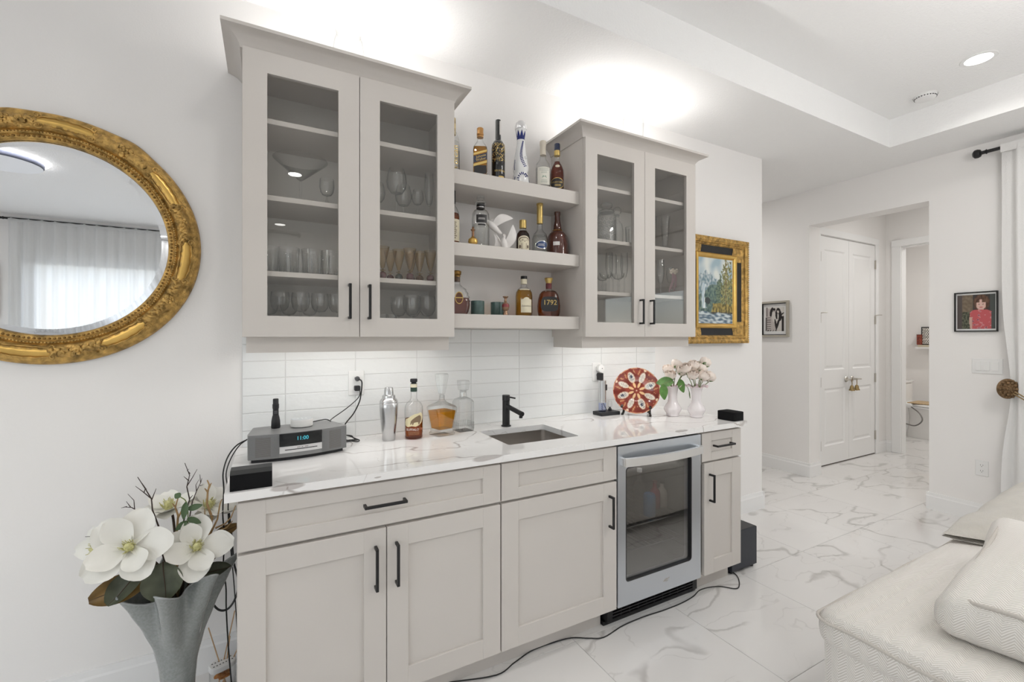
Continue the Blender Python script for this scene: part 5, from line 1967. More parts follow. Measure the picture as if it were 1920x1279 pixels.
def front_y(x):
    u = x / W2
    return DF + 0.008 - 0.030 * (1 - u * u)
def curved(x0, x1, z0_, z1_, out, n=10):
    m = MB()
    vs, fs = [], []
    for k in range(n + 1):
        x = x0 + (x1 - x0) * k / n
        y = front_y(x)
        vs += [(x, y - out, z0_), (x, y - out, z1_), (x, y + 0.002, z1_), (x, y + 0.002, z0_)]
    for k in range(n):
        for q in range(4):
            fs.append((k * 4 + q, k * 4 + (q + 1) % 4, (k + 1) * 4 + (q + 1) % 4, (k + 1) * 4 + q))
    fs += [(3, 2, 1, 0), (n * 4, n * 4 + 1, n * 4 + 2, n * 4 + 3)]
    m.add(vs, fs)
    return m
for (a, b_) in ((-0.155, -0.105), (0.105, 0.155)):
    curved(a, b_, 0.024, 0.096, 0.0008).build('speaker_grille', radd_m, body, smooth=0)
for k in range(20):
    z = 0.0175 + k * 0.0043
    for (a, b_) in ((-0.177, -0.078), (0.078, 0.177)):
        curved(a, b_, z, z + 0.0022, 0.0022, 6).build('slat', radg_m, t, smooth=0)
curved(-0.076, 0.076, 0.056, 0.104, 0.0025).build('display', pbr('display_glass', (0.006, 0.007, 0.008), 0.05), t, smooth=30)
curved(-0.076, 0.076, 0.030, 0.055, 0.003).build('faceplate', pbr('bright_silver', (0.70, 0.70, 0.70), 0.3, 0.6), t, smooth=30)
curved(-0.058, 0.058, 0.0405, 0.0435, 0.0036).build('disc_slot', blackp_m, t, smooth=0)
m = text_mb('11:00', 0.021, spacing=0.95)
m.v = [Vector((p.x + 0.004, front_y(p.x) - 0.0032, p.z + 0.082)) for p in m.v]
m.build('clock_digits', emis('clock_glow', (0.10, 0.62, 0.75), 0.9), t, smooth=0)
m = MB()
for (a, w_) in ((-0.016, 0.012), (0.0, 0.005), (0.012, 0.012)):
    m.box(a, a + w_, front_y(a) - 0.0036, front_y(a) - 0.003, 0.0475, 0.0495)
m.build('legend', radd_m, t, smooth=0)
m = MB()
for sx in (-1, 1):
    for sy in (-1, 1):
        pass
MB().tube(smooth_path([(0.150, 0.06, 0.07), (0.165, 0.085, 0.075), (0.19, 0.075, 0.06)], 5), 0.003, 6).build('lead', cord_m, t)

# torch standing on the radio
t = thing('flashlight', 'black rubber flashlight standing upright on the radio', 'flashlight', (0.113, -0.195, CT + 0.106))
MB().lathe([(0.0150, 0), (0.0170, 0.004), (0.0160, 0.03), (0.0130, 0.046), (0.0115, 0.052)], seg=20).build('head', blackp_m, t)
MB().lathe([(0.0110, 0.052), (0.0105, 0.075), (0.0115, 0.080), (0.0115, 0.096), (0.0105, 0.098), (0.0105, 0.116), (0.009, 0.119), (0.0, 0.119)], seg=20).build('barrel', blackp_m, t)
m = MB()
for k in range(4):
    m.lathe([(0.0118, 0.081 + k * 0.004), (0.0124, 0.083 + k * 0.004), (0.0118, 0.085 + k * 0.004)], seg=18, cap0=False, cap1=False)
m.build('grip_rings', blackp_m, t)
m = MB()
m.box(-0.006, 0.006, -0.0135, -0.0095, 0.058, 0.071, b=0.001)
m.build('switch', pbr('dark_grey_rubber', (0.05, 0.05, 0.055), 0.6), t, smooth=0)
# smart speaker puck
t = thing('smart_speaker', 'small round white smart speaker lying on the radio', 'speaker', (0.208, -0.205, CT + 0.106))
MB().lathe([(0.040, 0.002), (0.042, 0.004), (0.042, 0.028), (0.0400, 0.032)], seg=36).build('fabric_side', pbr('white_fabric', (0.72, 0.71, 0.69), 0.9, bump=0.3, bscale=900), t)
MB().lathe([(0.0405, 0.0315), (0.039, 0.0328), (0.0, 0.0330)], seg=36).build('top_plate', pbr('grey_top', (0.42, 0.44, 0.45), 0.35), t)
MB().lathe([(0.038, 0), (0.038, 0.002)], seg=28).build('foot', blackp_m, t)
m = MB()
for (x, y) in ((0.015, 0), (-0.015, 0), (0, 0.015), (0, -0.015)):
    m.lathe([(0.003, 0.0329), (0.003, 0.0335), (0, 0.0335)], (x, y, 0), 10)
m.build('button', white_m, t)

# small black satellite speakers
t = thing('satellite_speaker', 'black wedge-topped speaker on the left front corner of the worktop', 'speaker', (0.040, -0.5945, CT))
m = MB()
m.prism([(-0.0355, 0.0), (0.0345, 0.0), (0.0345, 0.058), (-0.012, 0.058), (-0.0355, 0.050)], -0.0575, 0.0575, 'x')
m.build('case', pbr('charcoal_plastic', (0.03, 0.032, 0.034), 0.5), t, smooth=0)
MB().box(-0.0565, 0.0565, -0.0380, -0.0350, 0.001, 0.0495, b=0.001).build('grille', blackcloth_m, t, smooth=0)
t = thing('satellite_speaker', 'little square black speaker on the right front corner of the worktop', 'speaker', (2.421, -0.575, CT))
m = MB().sq([(0.046, 0.053, 0.010, 0.0), (0.047, 0.054, 0.011, 0.002), (0.047, 0.054, 0.011, 0.047), (0.045, 0.052, 0.011, 0.049)], seg=5)
m.build('case', blackcloth_m, t, smooth=40)
MB().box(-0.03, 0.03, -0.0548, -0.0535, 0.006, 0.043).build('grille', blackcloth_m, t, smooth=0)

# bottle opener on its dock
t = thing('wine_opener', 'steel electric bottle opener standing on a black charging dock', 'opener', (1.905, -0.105, CT))
MB().box(-0.072, 0.072, -0.043, 0.043, 0, 0.021, b=0.002).build('dock', blackp_m, t, smooth=0)
MB().lathe([(0.0235, 0.075), (0.0235, 0.208), (0.022, 0.2095), (0, 0.2095)], (-0.028, 0.005, 0), 28).build('barrel', steel_m, t)
MB().lathe([(0.0225, 0.021), (0.0225, 0.076)], (-0.028, 0.005, 0), 24).build('clear_sleeve', clear('blue_sleeve', (0.80, 0.84, 0.97), (0.6, 0.65, 0.85), 1.2), t)
sp_ = [(-0.028 + 0.004 * math.cos(k * 0.9), 0.005 + 0.004 * math.sin(k * 0.9), 0.024 + k * 0.0016) for k in range(32)]
MB().tube(sp_, 0.0017, 5).build('corkscrew', pbr('screw_blue_steel', (0.16, 0.17, 0.35), 0.3, 0.6), t)
MB().box(-0.0195, -0.0105, -0.022, -0.0165, 0.150, 0.186, b=0.002).build('switch', blackp_m, t, smooth=0)
MB().lathe([(0.011, 0.021), (0.011, 0.034), (0.006, 0.037), (0.0055, 0.044)], (0.028, 0.0, 0), 16).build('foil_cutter_stand', blackp_m, t)
m = MB()
for s_ in (-1, 1):
    m.tube(smooth_path([(0.028 + s_ * 0.004, 0, 0.040), (0.028 + s_ * 0.014, 0, 0.052), (0.028 + s_ * 0.014, 0, 0.072), (0.028 + s_ * 0.006, 0, 0.080)], 4), 0.0035, 6)
m.build('foil_cutter', crystal_m, t)
# plug-in night light and charger plug in the right-hand socket
t = thing('night_light', 'round white plug-in device in the socket above the bottle opener', 'night light', (1.918, -0.0175, 1.190))
MB().lathe([(0.020, 0.0), (0.0255, 0.006), (0.0265, 0.018), (0.024, 0.026), (0, 0.028)], (0, 0, 0), 28, 'y').build('body', white_m, t)
MB().lathe([(0.003, 0.0275), (0.003, 0.0290), (0, 0.0290)], (0.004, 0, 0.001), 10, 'y').build('sensor', slot_m, t)
t = thing('charger_plug', 'black charger plug in the lower socket behind the bottle opener', 'plug', (1.915, -0.0185, 1.140))
MB().box(-0.015, 0.015, -0.032, 0.0, -0.022, 0.022, b=0.003).build('body', blackp_m, t, smooth=0)
MB().tube(smooth_path([(0.0, -0.02, -0.02), (0.004, -0.025, -0.05), (0.006, -0.022, -0.12), (0.030, -0.018, -0.18), (0.055, -0.02, -0.2215)], 6), 0.002, 6).build('cord', cord_m, t)
# plugs and cords at the left-hand socket
t = thing('charger_plug', 'black plug in the upper outlet above the radio', 'plug', (0.458, -0.0185, 1.190))
MB().lathe([(0.011, 0.0), (0.012, 0.008), (0.009, 0.022), (0, 0.023)], (0, 0, 0), 14, 'y').build('body', pbr('dark_grey_plug', (0.06, 0.06, 0.065), 0.5), t)
MB().tube(smooth_path([(0, -0.018, 0), (0.014, -0.028, -0.008), (0.018, -0.022, -0.03), (0.014, -0.018, -0.075), (0.006, -0.020, -0.11), (-0.02, -0.025, -0.160), (-0.060, -0.040, -0.205), (-0.075, -0.060, -0.245), (-0.062, -0.075, -0.270)], 6), 0.0032, 6).build('cord', cord_m, t)
t = thing('charger_plug', 'square black charger in the lower outlet above the radio', 'plug', (0.456, -0.0185, 1.146))
MB().box(-0.013, 0.013, -0.026, 0.0, -0.012, 0.012, b=0.003).build('body', blackp_m, t, smooth=0)
MB().tube(smooth_path([(0.004, -0.022, -0.004), (0.010, -0.03, -0.018), (0.0, -0.032, -0.045), (-0.05, -0.045, -0.085), (-0.110, -0.075, -0.118), (-0.128, -0.11, -0.1225)], 6), 0.0022, 6).build('cord', cord_m, t)
o = MB().tube(smooth_path([(0.250, -0.200, CT + 0.120), (0.278, -0.190, CT + 0.122), (0.305, -0.170, CT + 0.120), (0.325, -0.155, CT + 0.1085)], 6), 0.0022, 6).build('speaker_cord', cord_m)
tag(o, 'short black cord leaving the round white speaker', 'cord')
pts = []
q = random.Random(5)
for k in range(26):
    a = k * 0.62
    rr_ = 0.032 + 0.012 * math.sin(k * 1.7)
    pts.append((0.405 + rr_ * 1.2 * math.cos(a), -0.115 + rr_ * 0.7 * math.sin(a), CT + 0.003 + 0.026 * (0.5 + 0.5 * math.sin(k * 0.9)) * (k / 26)))
pts[0] = (0.362, -0.13, CT + 0.05)
o = MB().tube(smooth_path(pts, 4), 0.0024, 6).build('coiled_cord', cord_m)
tag(o, 'coil of thin black cord lying right of the radio', 'cord')

# decorative plate on its stand
t = thing('plate_stand', 'black wooden easel holding the decorated red plate', 'plate stand', (2.075, -0.19, CT), math.atan2(-1.55, -1.98) + PI / 2 + 0.03)
lac_m = pbr('black_lacquer', (0.014, 0.012, 0.011), 0.25)
for sx in (-1, 1):
    m = MB()
    x = sx * 0.078
    pth = smooth_path([(x + sx * 0.006, -0.070, 0.050), (x + sx * 0.004, -0.058, 0.058), (x, -0.040, 0.050), (x - sx * 0.002, -0.030, 0.030), (x, -0.036, 0.012), (x + sx * 0.004, -0.052, 0.006), (x + sx * 0.002, -0.060, 0.004)], 4)
    m.tube(pth, 0.0075, 8)
    m.tube(smooth_path([(x, -0.034, 0.034), (x - sx * 0.01, 0.0, 0.075), (x - sx * 0.02, 0.028, 0.16)], 4), 0.006, 7)
    m.tube(smooth_path([(x - sx * 0.02, 0.02, 0.13), (x - sx * 0.02, 0.045, 0.06), (x - sx * 0.02, 0.06, 0.004)], 4), 0.005, 7)
    m.build('leg', lac_m, t)
MB().tube([(-0.075, -0.026, 0.040), (0.075, -0.026, 0.040)], 0.005, 7).build('cross_bar', lac_m, t)
MB().tube([(-0.058, 0.024, 0.12), (0.058, 0.024, 0.12)], 0.005, 7).build('cross_bar', lac_m, t)
PR = 0.138
def plate_col(r, a):
    n = nz(r * 30 * math.cos(a) + 5, r * 30 * math.sin(a), 2)
    u = r / PR
    col = lerp3(lin(112, 40, 30), lin(150, 64, 46), 0.5 + 1.2 * n)
    if u > 0.965:
        return lin(222, 176, 140) if n > -0.15 else lin(150, 60, 40)
    k = math.degrees(a) / 45.0
    s_ = (k - math.floor(k) - 0.5) * PI / 4          # angle off the petal axis
    odd = int(math.floor(k)) % 2
    lx, ly = r * math.cos(s_), r * math.sin(s_)
    # petal medallion
    pc, pl, pw = 0.084, 0.034, 0.020 - (0.004 if odd else 0)
    e = ((lx - pc) / pl) ** 2 + (ly / pw) ** 2
    if e < 1.0:
        col = lin(224, 216, 204)
        if e > 0.72:
            col = lin(212, 184, 158)
        f = nz(lx * 220, ly * 220, odd + 3)
        if e < 0.55 and f > 0.12:
            col = lin(44, 52, 76) if not odd else lin(168, 150, 140)
        if not odd and (((lx - pc - 0.006) / 0.010) ** 2 + (ly / 0.009) ** 2) < 1 and f > -0.2:
            col = lin(56, 62, 84)
    elif 0.018 < lx < pc - pl + 0.004 and abs(ly) < 0.0035 + 0.004 * math.sin(PI * (lx - 0.018) / 0.036):
        col = lin(232, 190, 140)
    elif ((lx - 0.128) / 0.006) ** 2 + (ly / 0.007) ** 2 < 1 and odd:
        col = lin(236, 206, 176)
    elif ((lx - 0.060) / 0.005) ** 2 + (ly / 0.006) ** 2 < 1 and odd:
        col = lin(240, 206, 180)
    elif ((lx - 0.106) / 0.02) ** 2 + ((abs(ly) - 0.029) / 0.004) ** 2 < 1:
        col = lin(196, 140, 96) if n > -0.05 else col
    if r < 0.006:
        col = lin(236, 190, 160)
    return col
p = thing('decorative_plate', 'red and gold oriental plate with eight white medallions standing on an easel', 'plate', (2.075, -0.19, CT), math.atan2(-1.55, -1.98) + PI / 2 + 0.03)
m = MB()
NR, NTH = 46, 160
vs, col, fs = [], [], []
for i in range(NR + 1):
    r = PR * i / NR
    for k in range(NTH):
        a = 2 * PI * k / NTH
        ro = r * (1 + 0.008 * math.cos(a * 24) * (1 if i == NR else 0))
        h = 0.004 if r < 0.055 else 0.004 + 0.016 * ((r - 0.055) / (PR - 0.055)) ** 1.4
        vs.append((ro * math.cos(a), -h, ro * math.sin(a)))
        col.append(plate_col(r, a))
for i in range(NR):
    for k in range(NTH):
        k2 = (k + 1) % NTH
        fs.append((i * NTH + k, i * NTH + k2, (i + 1) * NTH + k2, (i + 1) * NTH + k))
m.add(vs, fs)
m.col = col
tilt = Matrix.Translation((0, -0.028, 0.148)) @ Matrix.Rotation(-0.17, 4, 'X')
m.xf(tilt)
m.build('painted_face', vcol('glazed_print', 0.08, coat=0.4), p, smooth=60, fix=False)
MB().lathe([(0.055, -0.006), (0.060, -0.002), (PR * 0.995, 0.0195), (PR, 0.0205), (PR * 1.003, 0.0185), (0.062, -0.005)], (0, 0, 0), 80, 'y', cap1=False).xf(tilt).build('back', pbr('gilt_rim', (0.45, 0.18, 0.09), 0.2), p)

# two milk-glass vases with roses
milk_m = pbr('pink_milk_glass', (0.80, 0.755, 0.765), 0.12, spec=0.6, coat=0.3)
rim_m = pbr('pink_rim_glass', (0.72, 0.58, 0.61), 0.1)
vprof = [(0.034, 0), (0.038, 0.003), (0.036, 0.012), (0.040, 0.020), (0.050, 0.038), (0.050, 0.048), (0.042, 0.064), (0.030, 0.080), (0.0255, 0.100), (0.0265, 0.130), (0.031, 0.160), (0.037, 0.178)]
def milk_vase(label, loc, rz):
    t = thing('bud_vase', label, 'vase', loc, rz, 'pair of milk glass vases')
    MB().lathe(vprof, seg=36, cap1=False).build('body', milk_m, t)
    m = MB()
    def f(u, v):
        a = 2 * PI * u
        r = 0.037 + 0.026 * v + 0.003 * v * math.cos(8 * a)
        z = 0.178 + 0.016 * v - 0.010 * v * v + 0.008 * v * math.sin(8 * a)
        return (r * math.cos(a), r * math.sin(a), z)
    m.grid(f, 64, 5, closed_u=True)
    m.build('ruffled_rim', rim_m, t, smooth=60)
    return t
V1, V2 = (2.225, -0.330, CT), (2.318, -0.425, CT)
milk_vase('pale pink milk glass vase with ruffled rim nearest the red plate', V1, 0)
milk_vase('pale pink milk glass vase with ruffled rim nearest the small black speaker', V2, 0.5)
petal_m = pbr('blush_rose_petal', (0.88, 0.79, 0.72), 0.6, var=0.05, vscale=30)
leaf_m = pbr('rose_leaf', (0.10, 0.23, 0.05), 0.45, var=0.3, vscale=30)
stem_m = pbr('rose_stem', (0.17, 0.22, 0.07), 0.6)
def leaf_geo(m, base, d, up, L, W, droop=0.2, n=7):
    base, d, up = Vector(base), Vector(d).normalized(), Vector(up).normalized()
    side = d.cross(up).normalized()
    def f(u, v):
        w = W * math.sin(PI * min(1, u * 0.93 + 0.04)) ** 0.75 * (2 * v - 1) * (1 - 0.3 * u)
        return base + d * (L * u) + side * w + up * (0.10 * L * abs(2 * v - 1) * (1 - u) - droop * L * u * u)
    return m.grid(f, n, 5)
def rose(label, vase, off, top, r=0.024, leaves=0, lean=(0, 0, 1), seed=1):
    q = random.Random(seed)
    bx, by, bz = vase[0] + off[0] * 0.25, vase[1] + off[1] * 0.25, vase[2] + 0.10
    t = thing('rose', label, 'rose', (bx, by, bz), 0, 'blush roses in the milk glass vases')
    tp_ = Vector((off[0] * 0.75, off[1] * 0.75, top - 0.10))
    MB().tube(smooth_path([(0, 0, 0), (tp_.x * 0.25, tp_.y * 0.25, tp_.z * 0.5), (tp_.x, tp_.y, tp_.z - r * 0.8)], 5), 0.0022, 6).build('stem', stem_m, t)
    ax = Vector(lean).normalized()
    R_ = Vector((0, 0, 1)).rotation_difference(ax).to_matrix().to_4x4()
    for ring_, (n_, rad, hgt, ph) in enumerate(((5, 1.0, 0.72, 0.0), (5, 0.80, 0.95, 0.6), (4, 0.55, 1.05, 0.2))):
        for k in range(n_):
            a0 = 2 * PI * k / n_ + ph + q.uniform(-0.15, 0.15)
            m = MB()
            def f(u, v):
                a = a0 + (u - 0.5) * 2.0 * PI / n_ * 1.25
                e = math.sin(PI * u) ** 0.5
                zz = -0.9 * r + v * (hgt + 0.9) * r * (0.78 + 0.22 * e)
                rr_ = r * rad * (0.28 + 0.78 * math.sin(PI * (0.08 + 0.60 * v)) + (0.16 * v * v if ring_ < 2 else -0.25 * v * v))
                return (rr_ * math.cos(a), rr_ * math.sin(a), zz)
            m.grid(f, 7, 6)
            m.xf(R_).ofs(tp_)
            m.build('petal', petal_m, t, smooth=80)
    m = MB()
    for k in range(5):
        a = 2 * PI * k / 5
        leaf_geo(m, (0.003 * math.cos(a), 0.003 * math.sin(a), -r * 0.95), (math.cos(a), math.sin(a), 0.2), (0, 0, 1), r * 1.1, r * 0.25, -0.35, 5)
    m.xf(R_).ofs(tp_)
    m.build('sepals', leaf_m, t, smooth=80)
    return t
RV1 = [((0.044, 0.010), 0.306, 'topmost rose in the vase nearest the plate'),
       ((-0.019, 0.018), 0.276, 'upper left rose in the vase nearest the plate'),
       ((-0.037, -0.016), 0.245, 'lowest rose on the left in the vase nearest the plate'),
       ((0.046, -0.028), 0.268, 'large front rose in the vase nearest the plate'),
       ((0.098, 0.006), 0.270, 'rose furthest right in the vase nearest the plate')]
for k, (o_, z_, lb) in enumerate(RV1):
    rose(lb, V1, o_, z_, 0.029, lean=(o_[0] * 9, o_[1] * 9 - 0.35, 1), seed=k + 1)
RV2 = [((-0.009, 0.012), 0.304, 'upper middle rose in the vase by the black speaker'),
       ((-0.044, -0.012), 0.252, 'lowest rose on the left in the vase by the black speaker'),
       ((0.026, -0.028), 0.242, 'front middle rose in the vase by the black speaker'),
       ((0.108, -0.006), 0.232, 'lowest rose on the right in the vase by the black speaker'),
       ((0.096, 0.018), 0.316, 'topmost rosebud in the vase by the black speaker'),
       ((0.056, 0.012), 0.280, 'rose just below the topmost rosebud in the vase by the black speaker'),
       ((-0.064, 0.022), 0.286, 'upper left rose in the vase by the black speaker')]
for k, (o_, z_, lb) in enumerate(RV2):
    rose(lb, V2, o_, z_, 0.030, lean=(o_[0] * 9, o_[1] * 9 - 0.35, 1), seed=k + 11)
# leafy sprig hanging from the first vase
t = thing('leaf_sprig', 'sprig of three green leaves hanging from the vase nearest the plate', 'sprig', (V1[0], V1[1], CT + 0.14))
MB().tube(smooth_path([(0, 0, 0), (-0.020, -0.025, 0.060), (-0.063, -0.055, 0.078), (-0.110, -0.060, 0.072), (-0.158, -0.060, 0.060)], 5), 0.0018, 6).build('stem', stem_m, t)
for (b_, d_, L, W_) in (((-0.063, -0.058, 0.076), (-1.0, 0.0, -0.02), 0.125, 0.034), ((-0.150, -0.060, 0.060), (0.22, -0.05, -1.0), 0.088, 0.030), ((-0.018, -0.060, 0.082), (0.55, 0.0, -0.80), 0.092, 0.028)):
    m = MB()
    leaf_geo(m, b_, d_, (-0.45, -0.85, 0.3), L, W_, 0.12, 9)
    m.build('leaf', leaf_m, t, smooth=80)
t = thing('leaf_sprig', 'thin trailing leaf stem between the two milk glass vases', 'sprig', (V1[0] + 0.03, V1[1], CT + 0.16))
MB().tube(smooth_path([(0, 0, 0), (0.030, -0.020, 0.030), (0.052, -0.035, 0.018), (0.062, -0.045, -0.020), (0.066, -0.048, -0.055)], 5), 0.0016, 6).build('stem', stem_m, t)
m = MB()
leaf_geo(m, (0.060, -0.044, -0.012), (0.1, -0.1, -1), (-0.5, -0.8, 0), 0.045, 0.004, 0.05)
m.build('leaf', leaf_m, t, smooth=80)
t = thing('leaf_sprig', 'two pointed green leaves beside the topmost rosebud', 'sprig', (V2[0] + 0.075, V2[1], CT + 0.15))
MB().tube(smooth_path([(-0.075, 0, -0.01), (-0.02, 0.0, 0.08), (0.018, 0.0, 0.155)], 5), 0.0018, 6).build('stem', stem_m, t)
for (d_, L) in (((1, 0, 0.75), 0.045), ((0.35, -0.2, 0.9), 0.04), ((-0.6, -0.2, 0.5), 0.035)):
    m = MB()
    leaf_geo(m, (0.018, 0, 0.152), d_, (-0.3, -0.9, 0.3), L, 0.009, 0.05)
    m.build('leaf', leaf_m, t, smooth=80)
# ---------------------------------------------------------------- glassware in the wall cabinets
S2, S3, S4 = 1.931, 1.641, 1.406
GL = 'glasses in the wall cabinets'
def stemware(name, label, loc, foot, stem_h, bowl, mat=None, stem_mat=None, knob=0.0, seg=22):
    """bowl: (radius, height above the stem) pairs"""
    t = thing(name, label, 'glass', loc, 0, GL)
    MB().lathe([(foot, 0), (foot, 0.0015), (0.006, 0.006), (0.0035, 0.012), (0.0035, stem_h * 0.5), (0.0035 + knob, stem_h * 0.62), (0.0035, stem_h * 0.75), (0.004, stem_h)], seg=seg).build('stem', stem_mat or mat or glass_m, t)
    outer = [(r, stem_h + h) for r, h in bowl]
    inner = [(max(0.0005, r - 0.0015), z) for r, z in reversed(outer[1:])]
    MB().lathe(outer + inner, seg=seg, cap0=True, cap1=True).build('bowl', mat or glass_m, t)
    return t
def tumbler(label, loc, r, h, mat=None, cut=True):
    t = thing('tumbler', label, 'glass', loc, 0, GL)
    pr = [(r * 0.82, 0), (r * 0.86, 0.003), (r, h), (r - 0.002, h), (r * 0.82, 0.012), (0.0, 0.012)]
    MB().lathe(pr, seg=24).build('glass_body', mat or glass_m, t)
    if cut:
        m = MB()
        for k in range(18):
            a = 2 * PI * k / 18
            m.tube([(r * 0.87 * math.cos(a), r * 0.87 * math.sin(a), 0.004), (r * 0.90 * math.cos(a), r * 0.90 * math.sin(a), h * 0.30)], 0.0022, 4)
        m.build('cut_facets', crystal_m, t)
    return t
BALL = [(0.004, 0), (0.026, 0.006), (0.041, 0.028), (0.046, 0.055), (0.042, 0.088), (0.034, 0.115)]
GOB = [(0.004, 0), (0.020, 0.004), (0.031, 0.018), (0.036, 0.042), (0.035, 0.065), (0.033, 0.080)]
TUL = [(0.004, 0), (0.022, 0.006), (0.036, 0.030), (0.039, 0.060), (0.037, 0.085), (0.036, 0.095)]
CON = [(0.004, 0), (0.008, 0.004), (0.019, 0.045), (0.030, 0.098)]
FLU = [(0.004, 0), (0.012, 0.010), (0.020, 0.045), (0.0225, 0.085), (0.020, 0.155)]
# left cabinet, left door
stemware('martini_glass', 'very large martini glass on the second shelf behind the far left door', (0.205, -0.19, S2), 0.045, 0.105, [(0.004, 0), (0.012, 0.005), (0.105, 0.085)], knob=0.002)
stemware('wine_goblet', 'small goblet right of the large martini glass', (0.308, -0.17, S2), 0.030, 0.062, [(r * 0.85, h * 0.9) for r, h in GOB], knob=0.004)
for k, x in enumerate((0.085, 0.160, 0.247, 0.322)):
    tumbler(f'cut glass tumbler, {("first", "second", "third", "fourth")[k]} from the left in the front row behind the far left door', (x, -0.20, S3), 0.041, 0.110)
for k, x in enumerate((0.120, 0.205, 0.290)):
    tumbler(f'cut glass tumbler, {("left", "middle", "right")[k]} one in the back row behind the far left door', (x, -0.09, S3), 0.040, 0.108)
for k, x in enumerate((0.128, 0.204, 0.278, 0.345)):
    stemware('wine_goblet', f'thick stemmed goblet, {("first", "second", "third", "fourth")[k]} from the left on the bottom shelf behind the far left door', (x, -0.20, S4), 0.032, 0.085, GOB, knob=0.006)
for k, x in enumerate((0.09, 0.165, 0.245)):
    stemware('wine_goblet', f'goblet in the back row, {("left", "middle", "right")[k]} one, on the bottom shelf behind the far left door', (x, -0.09, S4), 0.030, 0.075, GOB, knob=0.003)
# left cabinet, right door
stemware('balloon_glass', 'largest balloon wine glass on the second shelf behind the second door', (0.600, -0.20, S2), 0.038, 0.105, [(r, h) for r, h in BALL], knob=0.003)
for k, (x, y, s_, h) in enumerate(((0.528, -0.13, 0.80, 0.075), (0.650, -0.13, 0.86, 0.075), (0.712, -0.15, 0.62, 0.085))):
    stemware('balloon_glass', f'{("left", "middle", "right")[k]} one of the three smaller balloon glasses behind the second door', (x, y, S2), 0.034, h, [(max(0.004, r * s_), z * s_) for r, z in BALL], knob=0.002)
stemware('champagne_flute', 'narrow flute at the right end of the second shelf behind the second door', (0.756, -0.19, S2), 0.032, 0.075, FLU, knob=0.003)
darkball = [pbr('garnet_glass', (0.11, 0.03, 0.035), 0.08, coat=0.4), pbr('smoky_green_glass', (0.05, 0.065, 0.05), 0.08, coat=0.4), pbr('amber_brown_glass', (0.12, 0.06, 0.025), 0.08, coat=0.4)]
for k, (x, y, c_) in enumerate(((0.535, -0.21, 0), (0.590, -0.12, 0), (0.618, -0.17, 1), (0.655, -0.22, 0), (0.690, -0.12, 0), (0.716, -0.17, 2), (0.756, -0.21, 0))):
    t = stemware('cordial_glass', f'amber cordial glass on a dark ball stem, {("first", "second", "third", "fourth", "fifth", "sixth", "last")[k]} from the left', (x, y, S3), 0.022, 0.052, CON, mat=amber_m)
    MB().ball((0, 0, 0.022), 0.018, 14, 9).build('ball_stem', darkball[c_], t)
    MB().lathe([(0.006, 0.040), (0.014, 0.046), (0.006, 0.050)], seg=16).build('collar', amber_m, t)
for k, (x, y) in enumerate(((0.535, -0.20), (0.582, -0.19))):
    tumbler(f'small tumbler, {("left", "right")[k]} one, on the bottom shelf behind the second door', (x, y, S4), 0.022, 0.085, cut=False)
for k, (x, y) in enumerate(((0.664, -0.22), (0.630, -0.12), (0.745, -0.20), (0.705, -0.10))):
    stemware('wine_goblet', f'tulip wine glass, {("front left", "back left", "front right", "back right")[k]} one, on the bottom shelf behind the second door', (x, y, S4), 0.034, 0.078, TUL, knob=0.002)
# right cabinet, left door
t = thing('crystal_jar', 'large cut crystal lidded jar on the second shelf of the right cabinet', 'jar', (1.850, -0.17, S2))
jp = [(0.050, 0), (0.056, 0.005), (0.056, 0.165), (0.048, 0.185), (0.040, 0.192)]
MB().lathe(jp, seg=20).build('glass_body', crystal_m, t, smooth=12)
m = MB()
for k in range(14):
    for j in range(7):
        a = 2 * PI * (k + 0.5 * (j % 2)) / 14
        m.ball((0.056 * math.cos(a), 0.056 * math.sin(a), 0.020 + j * 0.021), 0.009, 5, 3)
m.build('cut_facets', crystal_m, t, smooth=0)
MB().lathe([(0.044, 0.192), (0.048, 0.196), (0.044, 0.204), (0.020, 0.212), (0.034, 0.226), (0.036, 0.238), (0.028, 0.248), (0, 0.25)], seg=16).build('lid', crystal_m, t, smooth=12)
t = thing('decanter', 'cut crystal decanter with ball stopper beside the lidded jar', 'decanter', (1.950, -0.15, S2))
MB().lathe([(0.030, 0), (0.036, 0.005), (0.038, 0.10), (0.030, 0.14), (0.014, 0.165), (0.013, 0.19), (0.018, 0.194)], seg=14).build('glass_body', crystal_m, t, smooth=12)
m = MB().ball((0, 0, 0.222), 0.026, 10, 7)
m.lathe([(0.009, 0.185), (0.009, 0.20)], seg=10)
m.build('stopper', crystal_m, t, smooth=12)
tumbler('cut glass tumbler in front of the crystal decanter in the right cabinet', (2.000, -0.215, S2), 0.034, 0.115, crystal_m)
for k, (x, y) in enumerate(((1.820, -0.20), (1.862, -0.12), (1.905, -0.21))):
    stemware('coupe_glass', f'shallow coupe glass, {("left", "middle", "right")[k]} one, on the third shelf of the right cabinet', (x, y, S3), 0.030, 0.085, [(0.004, 0), (0.020, 0.004), (0.034, 0.018), (0.038, 0.036)], knob=0.004)
for k, (x, y) in enumerate(((1.880, -0.16), (1.935, -0.13), (1.962, -0.20), (1.995, -0.12), (1.775, -0.14))):
    stemware('champagne_flute', f'tall champagne flute, {("second", "third", "fourth", "last", "first")[k]} from the left in the right cabinet', (x, y, S3), 0.030, 0.095, FLU, knob=0.002)
